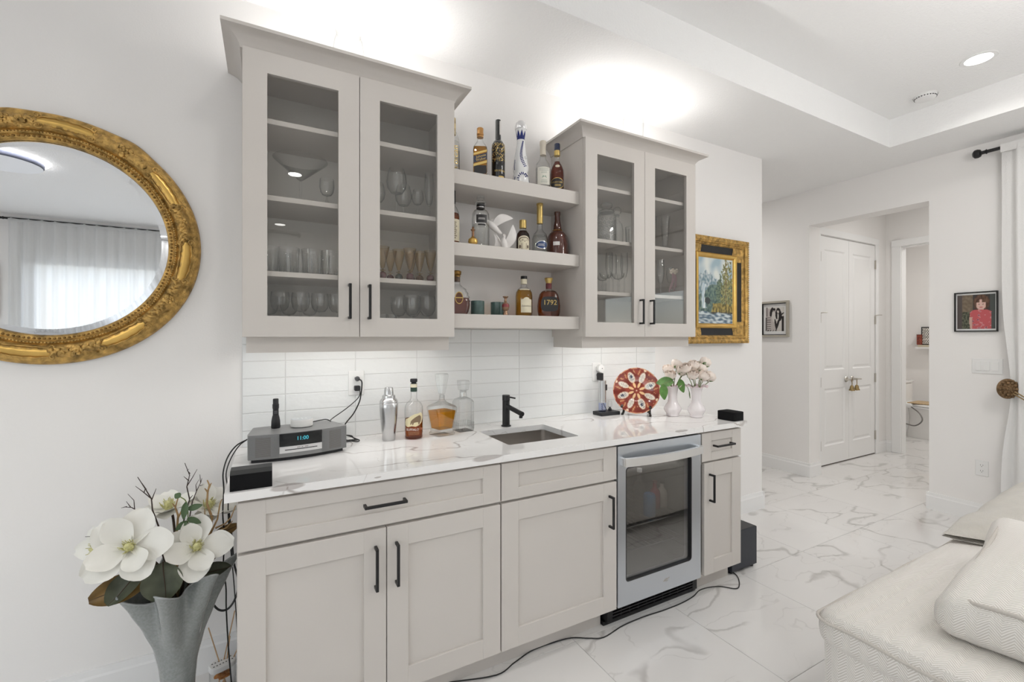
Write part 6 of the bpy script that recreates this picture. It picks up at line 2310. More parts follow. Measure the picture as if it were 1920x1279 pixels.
# right cabinet, right door
def pilsner(label, loc):
    t = thing('pilsner_glass', label, 'glass', loc, 0, GL)
    MB().lathe([(0.030, 0), (0.030, 0.003), (0.012, 0.010), (0.011, 0.022), (0.016, 0.035), (0.022, 0.10), (0.030, 0.225), (0.0285, 0.225), (0.014, 0.04), (0.0, 0.036)], seg=22).build('glass_body', glass_m, t)
pilsner('tall beer glass in front on the second shelf of the far right door', (2.315, -0.19, S2))
pilsner('tall beer glass behind and left of the front one at the far right door', (2.250, -0.14, S2))
pilsner('tall beer glass at the back of the second shelf of the far right door', (2.190, -0.12, S2))
t = stemware('champagne_flute', 'twisted crystal flute beside the ribboned flute', (2.275, -0.19, S3), 0.030, 0.08, FLU, mat=crystal_m, knob=0.004)
t = stemware('champagne_flute', 'wedding flute tied with cream flowers and a mauve ribbon', (2.345, -0.20, S3), 0.030, 0.09, [(r, h * 0.65) for r, h in FLU], knob=0.002)
rib_m = pbr('mauve_ribbon', (0.42, 0.28, 0.30), 0.5)
m = MB()
for (dx, L) in ((-0.018, 0.12), (-0.004, 0.10), (0.012, 0.11), (0.022, 0.085)):
    m.grid(lambda u, v: (dx * (0.5 + u) + 0.004 * math.sin(6 * u) + (v - 0.5) * 0.010, -0.026 - 0.006 * math.sin(4 * u), 0.150 - L * u), 8, 2)
m.build('ribbon', rib_m, t)
crm_m = pbr('cream_silk_flower', (0.76, 0.68, 0.58), 0.7)
for k in range(4):
    m = MB()
    cxq, czq = -0.022 + 0.017 * k, 0.158 + 0.010 * (k % 2)
    for p_ in range(5):
        a = 2 * PI * p_ / 5
        m.ball((cxq + 0.008 * math.cos(a), -0.030, czq + 0.008 * math.sin(a)), 0.0075, 7, 5, sy=0.6)
    m.build('silk_flower', crm_m, t)

# glass vases on top of the wall cabinets
faint_m = clear('thin_glass', (0.99, 0.99, 0.99), (0.86, 0.87, 0.87), 0.8)
def top_vase(label, x, y, s_):
    t = thing('crystal_vase', label, 'vase', (x, y, 2.5215))
    MB().lathe([(0.040 * s_, 0), (0.048 * s_, 0.006), (0.062 * s_, 0.06), (0.066 * s_, 0.13), (0.058 * s_, 0.18), (0.050 * s_, 0.20), (0.060 * s_, 0.235)], seg=20, cap1=False).build('glass_body', faint_m, t, smooth=14)
top_vase('cut crystal vase standing on top of the wall cabinet beside the mirror', 0.40, -0.15, 1.0)
top_vase('cut crystal vase standing on top of the wall cabinet beside the painting', 2.00, -0.235, 0.95)

# bottles in the cooler
def cool(label, x, z, h, r, mat, cap):
    t = thing('bottle', label, 'bottle', (x, -0.42, z), 0, 'bottles in the drinks cooler')
    MB().lathe([(r * 0.92, 0), (r, 0.004), (r, h * 0.55), (r * 0.8, h * 0.66), (r * 0.36, h * 0.76), (r * 0.34, h * 0.94)], seg=18).build('body', mat, t)
    MB().lathe([(r * 0.42, h * 0.92), (r * 0.42, h), (0, h)], seg=14).build('cap', cap, t)
    return t
cool('pale clear bottle standing at the left of the cooler shelf', 1.870, 0.435, 0.235, 0.032, glass_m, white_m)
t = thing('drinks_can', 'bright blue can in front of the pale bottle in the cooler', 'can', (1.872, -0.49, 0.435))
MB().lathe([(0.026, 0), (0.033, 0.006), (0.033, 0.108), (0.027, 0.118), (0.026, 0.116), (0, 0.116)], seg=20).build('body', pbr('blue_can', (0.10, 0.28, 0.55), 0.25, 0.6), t)
MB().tube([(0.0, -0.012, 0.1175), (0.0, 0.004, 0.1185)], 0.003, 5).build('ring_pull', silver_m, t)
cool('dark red bottle in the middle of the cooler shelf', 1.985, 0.435, 0.150, 0.030, pbr('red_bottle', (0.25, 0.015, 0.03), 0.15), red_lab)
cool('white labelled bottle at the right of the cooler shelf', 2.040, 0.435, 0.140, 0.028, pbr('milky_bottle', (0.45, 0.43, 0.38), 0.3), blackp_m)
# ---------------------------------------------------------------- floor vase with magnolias
VX, VY = -0.188, -0.325
greyglass_m = pbr('grey_speckled_glass', (0.25, 0.27, 0.265), 0.10, var=0.12, vscale=140, coat=0.6, spec=0.6)
innerg_m = pbr('grey_glass_rim', (0.33, 0.35, 0.35), 0.06, coat=0.6)
t = thing('floor_vase', 'tall grey glass floor vase with a handkerchief ruffled rim left of the cabinets', 'vase', (VX, VY, 0))
def vz(u, v, inn=0.0):
    a = 2 * PI * u
    pr = [(0.0, 0.075), (0.04, 0.066), (0.15, 0.052), (0.30, 0.048), (0.45, 0.054), (0.60, 0.070), (0.75, 0.092), (0.88, 0.113), (1.0, 0.132)]
    r = pr[-1][1]
    for (h0, r0), (h1, r1) in zip(pr, pr[1:]):
        if h0 <= v <= h1:
            f_ = (v - h0) / (h1 - h0)
            f_ = f_ * f_ * (3 - 2 * f_) * 0.4 + f_ * 0.6
            r = r0 + (r1 - r0) * f_
            break
    k = max(0, (v - 0.50) / 0.50)
    w = 0.046 * k * k * math.sin(7 * a + 0.7) + 0.008 * k * math.sin(3 * a + 1.0)
    z = 0.555 * v + 0.028 * k * k * math.sin(7 * a + 0.7 + 0.5) + 0.012 * k * math.cos(a)
    r = r + w - inn
    return (r * math.cos(a), r * math.sin(a), z + (0.004 if inn and v == 0 else 0))
m = MB()
m.grid(lambda u, v: vz(u, v), 96, 40, closed_u=True)
m.add([vz(k / 96, 0) for k in range(96)], [tuple(range(95, -1, -1))])
m.build('body', greyglass_m, t, smooth=80)
m = MB()
m.grid(lambda u, v: vz(u, 0.45 + 0.55 * v, 0.004), 96, 24, closed_u=True)
m.build('inside', greyglass_m, t, smooth=80)
MB().tube([vz(k / 96, 1.0, 0.002) for k in range(97)], 0.0032, 6).build('rim', innerg_m, t, smooth=80)

mag_m = pbr('white_magnolia_petal', (0.83, 0.82, 0.77), 0.6, var=0.03, vscale=14)
stam_m = pbr('magnolia_stamen', (0.62, 0.60, 0.30), 0.6, var=0.2, vscale=90)
magl_m = pbr('magnolia_leaf_green', (0.085, 0.095, 0.06), 0.45, var=0.3, vscale=20)
magb_m = pbr('magnolia_leaf_brown', (0.20, 0.12, 0.035), 0.55, var=0.35, vscale=16)
magd_m = pbr('magnolia_stem', (0.07, 0.045, 0.03), 0.7)
def petal_mb(L, W, cup, curl, seed):
    q = random.Random(seed)
    ph = q.uniform(0, 6)
    m = MB()
    def f(u, v):
        vv = 2 * v - 1
        w = W * (math.sin(PI * min(1.0, 0.06 + 0.90 * u)) ** 0.62) * (0.55 + 0.45 * min(1, u * 1.7))
        x = L * u
        y = w * vv * 0.5
        z = cup * L * (u ** 1.3) * 0.55 + 0.16 * W * vv * vv * (1 - 0.5 * u) - curl * L * max(0, u - 0.62) ** 2 + 0.014 * L * math.sin(9 * u + ph) * vv
        return (x, y, z)
    return m.grid(f, 12, 9)
def magnolia(label, c, face, R, seed, npet=8, closed=0.0):
    """bloom centred on c, looking along `face`"""
    q = random.Random(seed)
    base = Vector((VX, VY, 0.46))
    t = thing('magnolia', label, 'flower', tuple(base), 0)
    cc = Vector(c) - base
    ax = Vector(face).normalized()
    Rm = Vector((0, 0, 1)).rotation_difference(ax).to_matrix().to_4x4()
    T = Matrix.Translation(cc) @ Rm
    back = cc - ax * 0.05
    MB().tube(smooth_path([(0, 0, -0.05), tuple(Vector((back.x * 0.35, back.y * 0.35, max(0.02, back.z * 0.55)))), tuple(back), tuple(cc - ax * 0.012)], 5), 0.0042, 7).build('stem', magd_m, t)
    for k in range(npet):
        inner = k >= npet * 0.6
        kk = k if not inner else k - int(npet * 0.6)
        n_ = int(npet * 0.6) if not inner else npet - int(npet * 0.6)
        a = 2 * PI * kk / n_ + (0.5 if inner else 0) + q.uniform(-0.18, 0.18)
        L = R * (0.98 if not inner else 0.80) * q.uniform(0.92, 1.08)
        m = petal_mb(L, L * 0.88, (0.34 if not inner else 0.95) + closed + q.uniform(-0.08, 0.1), 0.55 if not inner else 0.15, seed * 31 + k)
        m.xf(T @ Matrix.Rotation(a, 4, 'Z'))
        m.build('petal', mag_m, t, smooth=90)
    m = MB()
    m.lathe([(0.010, 0.004), (0.014, 0.014), (0.011, 0.028), (0.005, 0.036), (0, 0.038)], seg=12)
    for k in range(34):
        a, r_ = k * 2.4, 0.006 + 0.010 * ((k * 7) % 10) / 10
        p0 = Vector((r_ * math.cos(a), r_ * math.sin(a), 0.008))
        m.tube([p0, p0 * 1.5 + Vector((0, 0, 0.014 + 0.006 * (k % 3)))], 0.0014, 4)
    m.xf(T).build('stamen', stam_m, t)
    return t
magnolia('largest white magnolia bloom at the front left of the grey floor vase', (-0.300, -0.405, 0.715), (-0.10, -0.85, 0.50), 0.118, 3, 9)
magnolia('white magnolia bloom at the front right of the grey floor vase', (-0.128, -0.395, 0.672), (0.15, -0.80, 0.55), 0.105, 5, 8)
magnolia('white magnolia bloom at the back right among the pale driftwood twigs', (-0.110, -0.250, 0.755), (0.25, -0.45, 0.85), 0.095, 7, 8, 0.1)
magnolia('half open white magnolia bloom at the top middle of the bouquet', (-0.222, -0.260, 0.775), (-0.15, -0.35, 0.90), 0.085, 9, 7, 0.3)
magnolia('white magnolia bloom at the far left tip of the bouquet', (-0.385, -0.330, 0.705), (-0.75, -0.55, 0.15), 0.085, 11, 7)
def big_leaf(label, base, d, up, L, W, mat, droop=0.25, ripple=0.06):
    t = thing('magnolia_leaf', label, 'leaf', (VX, VY, 0.48))
    o_ = Vector((VX, VY, 0.48))
    b_, d_, u_ = Vector(base) - o_, Vector(d).normalized(), Vector(up).normalized()
    s_ = d_.cross(u_).normalized()
    u_ = s_.cross(d_).normalized()
    m = MB()
    def f(u, v):
        vv = 2 * v - 1
        w = W * 0.5 * math.sin(PI * min(1, 0.04 + 0.93 * u)) ** 0.65
        return b_ + d_ * (L * u) + s_ * (w * vv) + u_ * (0.22 * W * abs(vv) ** 1.5 - droop * L * u * u + ripple * W * math.sin(7 * u + 2 * vv))
    m.grid(f, 16, 9)
    m.build('blade', mat, t, smooth=90)
    MB().tube([f(k / 10, 0.5) + u_ * 0.0008 for k in range(11)], [0.0022 - 0.00015 * k for k in range(11)], 5).build('midrib', magd_m, t)
    MB().tube(smooth_path([(0, 0, -0.02), tuple(b_ * 0.6), tuple(b_)], 4), 0.003, 6).build('stalk', magd_m, t)
    return t
big_leaf('large drooping brown-backed magnolia leaf at the left of the vase', (-0.255, -0.39, 0.60), (-1, -0.25, -0.10), (0.1, -0.9, 0.45), 0.150, 0.085, magb_m, 0.45, 0.10)
big_leaf('dark green magnolia leaf hanging over the front of the vase rim', (-0.215, -0.42, 0.655), (0.10, -0.25, -1), (-0.1, -1, 0.1), 0.115, 0.115, magl_m, 0.05, 0.02)
big_leaf('bronze magnolia leaf standing behind the front right bloom', (-0.165, -0.36, 0.585), (0.75, -0.2, 0.55), (-0.3, -0.9, 0.5), 0.130, 0.070, magb_m, 0.25)
big_leaf('dark green magnolia leaf at the right side of the vase rim', (-0.120, -0.36, 0.560), (0.85, -0.35, 0.30), (0, -0.8, 0.7), 0.095, 0.052, magl_m, 0.2)
big_leaf('olive magnolia leaf under the largest bloom', (-0.275, -0.385, 0.625), (-0.6, -0.45, -0.40), (-0.2, -0.8, 0.7), 0.110, 0.080, magl_m, 0.25)
big_leaf('brown magnolia leaf among the driftwood twigs at the right', (-0.090, -0.285, 0.655), (0.7, -0.1, 0.35), (-0.2, -0.9, 0.4), 0.085, 0.040, magb_m, 0.3)
twig_d = pbr('dark_twig', (0.055, 0.038, 0.032), 0.8)
twig_l = pbr('pale_driftwood', (0.36, 0.23, 0.105), 0.7, var=0.3, vscale=40)
def twig(label, path, forks, r0, mat, name='twig'):
    o_ = Vector((VX, VY, 0.48))
    t = thing(name, label, 'twig', tuple(o_))
    P_ = [Vector(p) - o_ for p in path]
    n = len(P_)
    MB().tube(P_, [r0 * (1 - 0.65 * k / (n - 1)) for k in range(n)], 6).build('stem', mat, t)
    for f_ in forks:
        F = [Vector(p) - o_ for p in f_]
        k_ = len(F)
        MB().tube(F, [r0 * 0.6 * (1 - 0.6 * k / (k_ - 1)) for k in range(k_)], 5).build('side_shoot', mat, t)
    return t
ty = -0.31
twig('dark bare twig rising above the left of the bouquet', [(VX, VY, 0.46), (-0.235, ty, 0.70), (-0.262, ty, 0.795), (-0.265, ty, 0.835), (-0.283, ty, 0.875), (-0.302, ty, 0.915)],
     [[(-0.265, ty, 0.835), (-0.290, ty, 0.865), (-0.308, ty, 0.885)], [(-0.264, ty, 0.832), (-0.252, ty, 0.868)], [(-0.279, ty, 0.868), (-0.290, ty, 0.892)], [(-0.285, ty, 0.860), (-0.282, ty, 0.872)]], 0.0032, twig_d)
twig('shorter dark twig at the left edge of the bouquet', [(VX, VY, 0.46), (-0.25, ty, 0.70), (-0.296, ty, 0.795), (-0.318, ty, 0.815), (-0.338, ty, 0.820)],
     [[(-0.310, ty, 0.808), (-0.312, ty, 0.838), (-0.328, ty, 0.862)], [(-0.320, ty, 0.815), (-0.332, ty, 0.838)], [(-0.33, ty, 0.82), (-0.345, ty, 0.818)]], 0.0026, twig_d)
twig('tallest dark twig above the middle of the bouquet', [(VX, VY, 0.46), (-0.18, ty, 0.72), (-0.158, ty, 0.815), (-0.166, ty, 0.860), (-0.158, ty, 0.900), (-0.172, ty, 0.945)],
     [[(-0.166, ty, 0.862), (-0.150, ty, 0.890), (-0.136, ty, 0.918)], [(-0.160, ty, 0.880), (-0.175, ty, 0.898)], [(-0.157, ty, 0.905), (-0.165, ty, 0.918), (-0.16, ty, 0.922)], [(-0.157, ty, 0.818), (-0.148, ty, 0.828)]], 0.0030, twig_d)
twig('dark twig leaning right above the bouquet', [(VX, VY, 0.46), (-0.16, ty, 0.74), (-0.150, ty, 0.805), (-0.138, ty, 0.840), (-0.126, ty, 0.868), (-0.128, ty, 0.898)],
     [[(-0.138, ty, 0.840), (-0.140, ty, 0.862), (-0.131, ty, 0.880)], [(-0.128, ty, 0.858), (-0.118, ty, 0.860)], [(-0.126, ty, 0.868), (-0.122, ty, 0.884)]], 0.0026, twig_d)
tz = -0.33
twig('pale driftwood branch forking up at the right of the bouquet', [(VX + 0.03, VY, 0.46), (-0.10, tz, 0.62), (-0.096, tz, 0.700), (-0.090, tz, 0.745), (-0.105, tz, 0.795), (-0.103, tz, 0.835), (-0.098, tz, 0.862), (-0.104, tz, 0.880)],
     [[(-0.094, tz, 0.690), (-0.074, tz, 0.735), (-0.066, tz, 0.790), (-0.060, tz, 0.805)], [(-0.096, tz, 0.70), (-0.110, tz, 0.730), (-0.112, tz, 0.780)], [(-0.080, tz, 0.705), (-0.050, tz, 0.715), (-0.032, tz, 0.735), (-0.018, tz, 0.775)], [(-0.075, tz, 0.690), (-0.045, tz, 0.700), (-0.028, tz, 0.720)], [(-0.103, tz, 0.838), (-0.112, tz, 0.852)], [(-0.100, tz, 0.85), (-0.092, tz, 0.868)]], 0.0062, twig_l, 'driftwood_branch')
twig('pale driftwood branch in the middle of the bouquet', [(VX, VY, 0.46), (-0.195, tz, 0.66), (-0.192, tz, 0.715), (-0.188, tz, 0.770), (-0.196, tz, 0.800), (-0.186, tz, 0.840)],
     [[(-0.189, tz, 0.76), (-0.178, tz, 0.785), (-0.168, tz, 0.812)], [(-0.195, tz, 0.80), (-0.205, tz, 0.815)]], 0.0055, twig_l, 'driftwood_branch')
twig('thin brown twig poking out at the far left of the bouquet', [(VX, VY, 0.46), (-0.30, -0.30, 0.66), (-0.40, -0.30, 0.732), (-0.438, -0.30, 0.738)], [[(-0.40, -0.30, 0.718), (-0.432, -0.30, 0.712)]], 0.0022, twig_d)
# fresh green sprig
t = thing('leaf_sprig', 'sprig of small dark green leaves at the top of the magnolia bouquet', 'sprig', (VX, VY, 0.48))
o_ = Vector((VX, VY, 0.48))
pth = [Vector(p) - o_ for p in ((VX, VY, 0.46), (-0.165, -0.36, 0.68), (-0.155, -0.37, 0.77), (-0.160, -0.37, 0.825), (-0.176, -0.37, 0.845))]
MB().tube(smooth_path(pth, 4), 0.0018, 6).build('stem', stem_m, t)
for (b_, d_, L) in (((-0.160, -0.372, 0.825), (-0.1, -0.3, -0.9), 0.055), ((-0.156, -0.372, 0.800), (1, -0.2, 0.25), 0.045), ((-0.156, -0.372, 0.770), (0.9, -0.2, -0.5), 0.045), ((-0.157, -0.372, 0.760), (-0.8, -0.3, -0.55), 0.040), ((-0.176, -0.372, 0.845), (-0.7, 0, 0.6), 0.020), ((-0.155, -0.372, 0.745), (0.55, -0.3, -0.8), 0.042)):
    m = MB()
    leaf_geo(m, Vector(b_) - o_, d_, (0, -1, 0.3), L, 0.0125, 0.1)
    m.build('leaf', pbr('sprig_leaf', (0.07, 0.12, 0.05), 0.5) if 'sprig_leaf' not in MATS else MATS['sprig_leaf'], t, smooth=80)

# reed diffuser
t = thing('reed_diffuser', 'white-capped reed diffuser standing on the floor behind the grey vase', 'diffuser', (-0.072, -0.15, 0), 0.35)
MB().sq([(0.042, 0.026, 0.022, 0), (0.044, 0.028, 0.024, 0.004), (0.044, 0.028, 0.024, 0.088), (0.040, 0.024, 0.022, 0.092)], seg=6).build('glass_jar', glass_m, t)
MB().sq([(0.045, 0.029, 0.026, 0.090), (0.046, 0.030, 0.027, 0.093), (0.046, 0.030, 0.027, 0.108), (0.043, 0.027, 0.025, 0.111)], seg=6).build('lid', white_m, t)
m = MB()
for k in range(14):
    x, y = -0.032 + 0.0105 * (k % 7), -0.011 + 0.022 * (k // 7)
    m.lathe([(0.003, 0.1108), (0.003, 0.1113), (0, 0.1113)], (x, y, 0), 8)
m.build('lid_hole', slot_m, t)
reed_m = pbr('rattan_reed', (0.55, 0.36, 0.20), 0.7)
for (a, b_) in (((0.014, 0.0, 0.01), (-0.042, 0.02, 0.255)), ((-0.02, -0.005, 0.01), (0.052, 0.03, 0.275)), ((-0.006, 0.005, 0.01), (0.062, -0.01, 0.165)), ((0.0, -0.008, 0.008), (0.030, 0.014, 0.19))):
    MB().tube([a, b_], 0.0022, 6).build('reed', reed_m, t)
m = MB()
q = random.Random(9)
for k in range(9):
    a = q.uniform(0, 6.28)
    m.ball((0.016 * math.cos(a), 0.008 * math.sin(a), 0.05 + 0.026 * q.random()), 0.010, 7, 5, sx=1.5, sz=0.6)
m.build('dried_flower', pbr('dried_orange_petals', (0.42, 0.17, 0.04), 0.8, var=0.4, vscale=60), t)

# cords down the left side of the cabinets
def cord(label, pts, r=0.0028, n=6):
    o = MB().tube(smooth_path(pts, n), r, 6).build('power_cord', cord_m)
    return tag(o, label, 'cord')
cord('black cord from the radio hanging past the worktop end to the floor',
     [(0.015, -0.195, 0.985), (-0.020, -0.245, 0.975), (-0.045, -0.29, 0.945), (-0.058, -0.31, 0.895), (-0.056, -0.31, 0.83), (-0.060, -0.30, 0.74), (-0.054, -0.30, 0.65), (-0.058, -0.30, 0.555), (-0.050, -0.30, 0.47), (-0.049, -0.30, 0.39), (-0.043, -0.29, 0.24), (-0.034, -0.28, 0.10), (-0.03, -0.26, 0.004)], 0.0026)
cord('thinner black cord behind the first one at the worktop end',
     [(0.012, -0.165, 0.978), (-0.012, -0.215, 0.968), (-0.036, -0.27, 0.935), (-0.050, -0.295, 0.885), (-0.044, -0.29, 0.82), (-0.045, -0.27, 0.72), (-0.040, -0.24, 0.60), (-0.030, -0.2, 0.42), (-0.022, -0.15, 0.2), (-0.02, -0.1, 0.006)], 0.0022)
cord('thick black cable looping low on the wall between the vase and the cabinets',
     [(-0.030, -0.03, 0.84), (-0.058, -0.035, 0.70), (-0.050, -0.035, 0.57), (-0.040, -0.035, 0.44), (-0.024, -0.035, 0.36), (-0.034, -0.035, 0.295), (-0.060, -0.035, 0.255), (-0.092, -0.035, 0.258), (-0.118, -0.035, 0.300), (-0.131, -0.035, 0.36), (-0.14, -0.035, 0.44)], 0.0042)
cord('thin dark cable lying along the floor to the slate subwoofer',
     [(0.60, -0.530, 0.004), (0.72, -0.545, 0.004), (0.907, -0.600, 0.004), (1.01, -0.572, 0.004), (1.123, -0.545, 0.004), (1.296, -0.556, 0.004), (1.38, -0.60, 0.004), (1.446, -0.628, 0.004), (1.583, -0.606, 0.004), (1.723, -0.603, 0.004), (1.85, -0.612, 0.004), (1.98, -0.612, 0.004), (2.08, -0.600, 0.004), (2.174, -0.575, 0.004), (2.283, -0.600, 0.004), (2.345, -0.660, 0.004), (2.40, -0.645, 0.004), (2.47, -0.585, 0.004), (2.49, -0.53, 0.006)], 0.0026)

# subwoofer
t = thing('subwoofer', 'dark slate subwoofer box standing on the floor at the right end of the cabinets', 'speaker', (2.572, -0.36, 0))
MB().box(-0.1165, 0.1165, -0.200, 0.200, 0.018, 0.243, b=0.002).build('case', navy_m, t, smooth=0)
MB().box(-0.112, 0.112, -0.196, 0.196, 0.2425, 0.2455, b=0.001).build('top_panel', black_m, t, smooth=0)
for sx in (-1, 1):
    for sy in (-1, 1):
        MB().lathe([(0.012, 0), (0.013, 0.018)], (sx * 0.095, sy * 0.175, 0), 12).build('foot', blackp_m, t)

# ---------------------------------------------------------------- sofa, cushion and throw
fab_m = herringbone('herringbone_upholstery', (0.63, 0.595, 0.55), (0.89, 0.865, 0.83), 0.050, 0.0095)
fab2_m = herringbone('herringbone_cushion', (0.63, 0.60, 0.555), (0.90, 0.875, 0.84), 0.050, 0.0090)
pip_m = pbr('sofa_piping', (0.60, 0.565, 0.52), 0.9, bump=0.4, bscale=400)
def soft_box(x0, x1, y0, y1, z0, z1, r, nx, ny, nz_, puff=0.0, wob=0.0, seed=0):
    """rounded box with box-projected UVs in metres; separate sides so the weave stays square"""
    m = MB()
    m.uv = []
    cxm, cym, czm = (x0 + x1) / 2, (y0 + y1) / 2, (z0 + z1) / 2
    hx_, hy_, hz_ = (x1 - x0) / 2, (y1 - y0) / 2, (z1 - z0) / 2
    def rnd_(p):
        q_ = Vector((max(-hx_ + r, min(hx_ - r, p.x)), max(-hy_ + r, min(hy_ - r, p.y)), max(-hz_ + r, min(hz_ - r, p.z))))
        d = p - q_
        if d.length > 1e-9:
            d = d.normalized() * r
        s_ = q_ + d
        px, py = s_.x / hx_, s_.y / hy_
        s_.z += puff * (1 - px * px) * (1 - py * py) * (1 if s_.z > 0 else 0.0)
        if wob:
            k = nz(s_.x * 5 + seed, s_.y * 5, s_.z * 5)
            s_ += d.normalized() * (wob * k) if d.length > 0 else Vector((0, 0, wob * k))
        return s_
    for ax in range(3):
        for sg in (-1, 1):
            n1, n2 = ((ny, nz_), (nx, nz_), (nx, ny))[ax]
            h1, h2 = ((hy_, hz_), (hx_, hz_), (hx_, hy_))[ax]
            base = len(m.v)
            vs = []
            for j in range(n2 + 1):
                for i in range(n1 + 1):
                    a, b_ = -h1 + 2 * h1 * i / n1, -h2 + 2 * h2 * j / n2
                    p = (Vector((sg * hx_, a, b_)), Vector((a, sg * hy_, b_)), Vector((a, b_, sg * hz_)))[ax]
                    vs.append(rnd_(p) + Vector((cxm, cym, czm)))
                    m.uv.append((a + seed, b_) if ax < 2 else (b_ + seed, a))
            fs = []
            for j in range(n2):
                for i in range(n1):
                    k = j * (n1 + 1) + i
                    f_ = (k, k + 1, k + n1 + 2, k + n1 + 1)
                    if (ax != 1) == (sg < 0):
                        f_ = f_[::-1]
                    fs.append(f_)
            m.add(vs, fs)
    return m
SX0, SY1, SZ = 1.765, -1.365, 0.452
t = thing('sofa', 'cream herringbone sofa corner in the right foreground', 'sofa', (2.9, -2.0, 0), world_parts=True)
m = soft_box(SX0 + 0.012, 3.9, -2.75, SY1 - 0.012, 0.05, SZ - 0.052, 0.045, 40, 30, 10, 0, 0.004, 1)
m.build('base', fab_m, t, smooth=60, fix=False)
m = soft_box(SX0, 3.9, -2.75, SY1, SZ - 0.135, SZ, 0.055, 60, 40, 8, 0.030, 0.006, 2)
m.build('seat_cushion', fab_m, t, smooth=60, fix=False)
zp = SZ - 0.040
m = MB()
pp = []
rr_ = 0.05
pp += [(SX0 - 0.002, -2.74 + k * 0.06, zp + 0.003 * math.sin(k * 1.3)) for k in range(23)]
pp = [p for p in pp if p[1] < SY1 - rr_]
for k in range(7):
    a = PI - PI / 2 * k / 6
    pp.append((SX0 + rr_ - 0.002 + (rr_ + 0.002) * math.cos(a), SY1 - rr_ + (rr_ + 0.002) * math.sin(a), zp))
pp += [(SX0 + rr_ + 0.06 + k * 0.08, SY1 + 0.002, zp + 0.003 * math.sin(k)) for k in range(25)]
m.tube(pp, 0.0055, 7)
m.build('piping', pip_m, t, smooth=80)
for (x, y) in ((1.86, -1.46), (3.8, -1.46), (1.86, -2.65), (3.8, -2.65)):
    MB().box(x - 0.03, x + 0.03, y - 0.03, y + 0.03, 0, 0.06).build('leg', black_m, t, smooth=0)
m = soft_box(2.75, 3.9, -2.75, -2.52, 0.30, 0.85, 0.07, 20, 6, 10, 0.0, 0.004, 3)
m.build('backrest', fab_m, t, smooth=60, fix=False)

# big loose boxed cushion lying against the sofa, right side propped up
t = thing('sofa_cushion', 'plump cream herringbone cushion with piped seams lying on the sofa', 'cushion', (2.31, -1.985, 0.572))
CM = Matrix.Rotation(math.radians(4), 4, 'Z') @ Matrix.Rotation(math.radians(-8), 4, 'Y')
hx_c, hy_c, hz_c = 0.385, 0.385, 0.068
m = soft_box(-hx_c, hx_c, -hy_c, hy_c, -hz_c, hz_c, 0.060, 44, 44, 12, 0.060, 0.012, 5)
for p in m.v:                      # pillow: sides drawn in between the corners
    k = (1 - (p.x / hx_c) ** 2), (1 - (p.y / hy_c) ** 2)
    p.y *= 1 - 0.05 * max(0, k[0])
    p.x *= 1 - 0.05 * max(0, k[1])
m.xf(CM).build('cover', fab2_m, t, smooth=80, fix=False)
for (ins, zz) in ((0.036, hz_c - 0.004), (0.030, -hz_c + 0.010)):
    ring_ = []
    for k in range(121):
        th = 2 * PI * k / 120
        x = (hx_c - ins) * math.copysign(min(1, abs(math.cos(th)) * 1.22) ** 0.55, math.cos(th))
        y = (hy_c - ins) * math.copysign(min(1, abs(math.sin(th)) * 1.22) ** 0.55, math.sin(th))
        kx, ky = 1 - (x / hx_c) ** 2, 1 - (y / hy_c) ** 2
        x, y = x * (1 - 0.05 * ky), y * (1 - 0.05 * kx)
        ring_.append((x, y, zz + 0.006 * math.sin(5 * th)))
    MB().tube(ring_, 0.0062, 7).xf(CM).build('piping', pip_m, t, smooth=80)

# fluffy throw over the far side
throw_m = pbr('fluffy_cream_throw', (0.76, 0.72, 0.645), 1.0, sheen=0.8, bump=0.8, bscale=350, var=0.05, vscale=20, spec=0.1)
t = thing('throw_blanket', 'fluffy cream throw heaped over the far end of the sofa', 'blanket', (3.30, -1.55, 0.470))
m = MB()
def thr(u, v):
    x = -0.44 + 1.05 * u
    y = -0.22 + 0.40 * v - 0.10 * u * (1 - v)
    edge = math.sin(PI * v) ** 0.4
    z = 0.02 + (0.035 + 0.13 * min(1, u * 1.35) ** 0.8) * edge * min(1, u * 9 + 0.1) ** 0.5 + 0.02 * nz(x * 6, y * 6, 3)
    return (x + 0.05 * math.sin(v * 5), y, z)
m.grid(thr, 60, 40)
m.grid(lambda u, v: (thr(u, v)[0], thr(u, v)[1], 0.004), 20, 14)
m.build('fleece', throw_m, t, smooth=90, fix=False)

# ---------------------------------------------------------------- curtains
sheer_m = bpy.data.materials.new('sheer_voile')
tn, n_, l_ = nt(sheer_m)
n_.remove(n_['Principled BSDF'])
df = n_.new('ShaderNodeBsdfDiffuse')
df.inputs['Color'].default_value = (0.85, 0.85, 0.845, 1)
tl = n_.new('ShaderNodeBsdfTranslucent')
tl.inputs['Color'].default_value = (0.85, 0.86, 0.86, 1)
tr = n_.new('ShaderNodeBsdfTransparent')
a_ = n_.new('ShaderNodeMixShader')
a_.inputs[0].default_value = 0.55
l_.new(df.outputs[0], a_.inputs[1])
l_.new(tl.outputs[0], a_.inputs[2])
b_ = n_.new('ShaderNodeMixShader')
b_.inputs[0].default_value = 0.965
l_.new(tr.outputs[0], b_.inputs[1])
l_.new(a_.outputs[0], b_.inputs[2])
l_.new(b_.outputs[0], n_['Material Output'].inputs['Surface'])
linen_m = pbr('white_linen', (0.80, 0.795, 0.785), 0.9, bump=0.3, bscale=300, spec=0.1, stretch=(1, 1, 0.3))
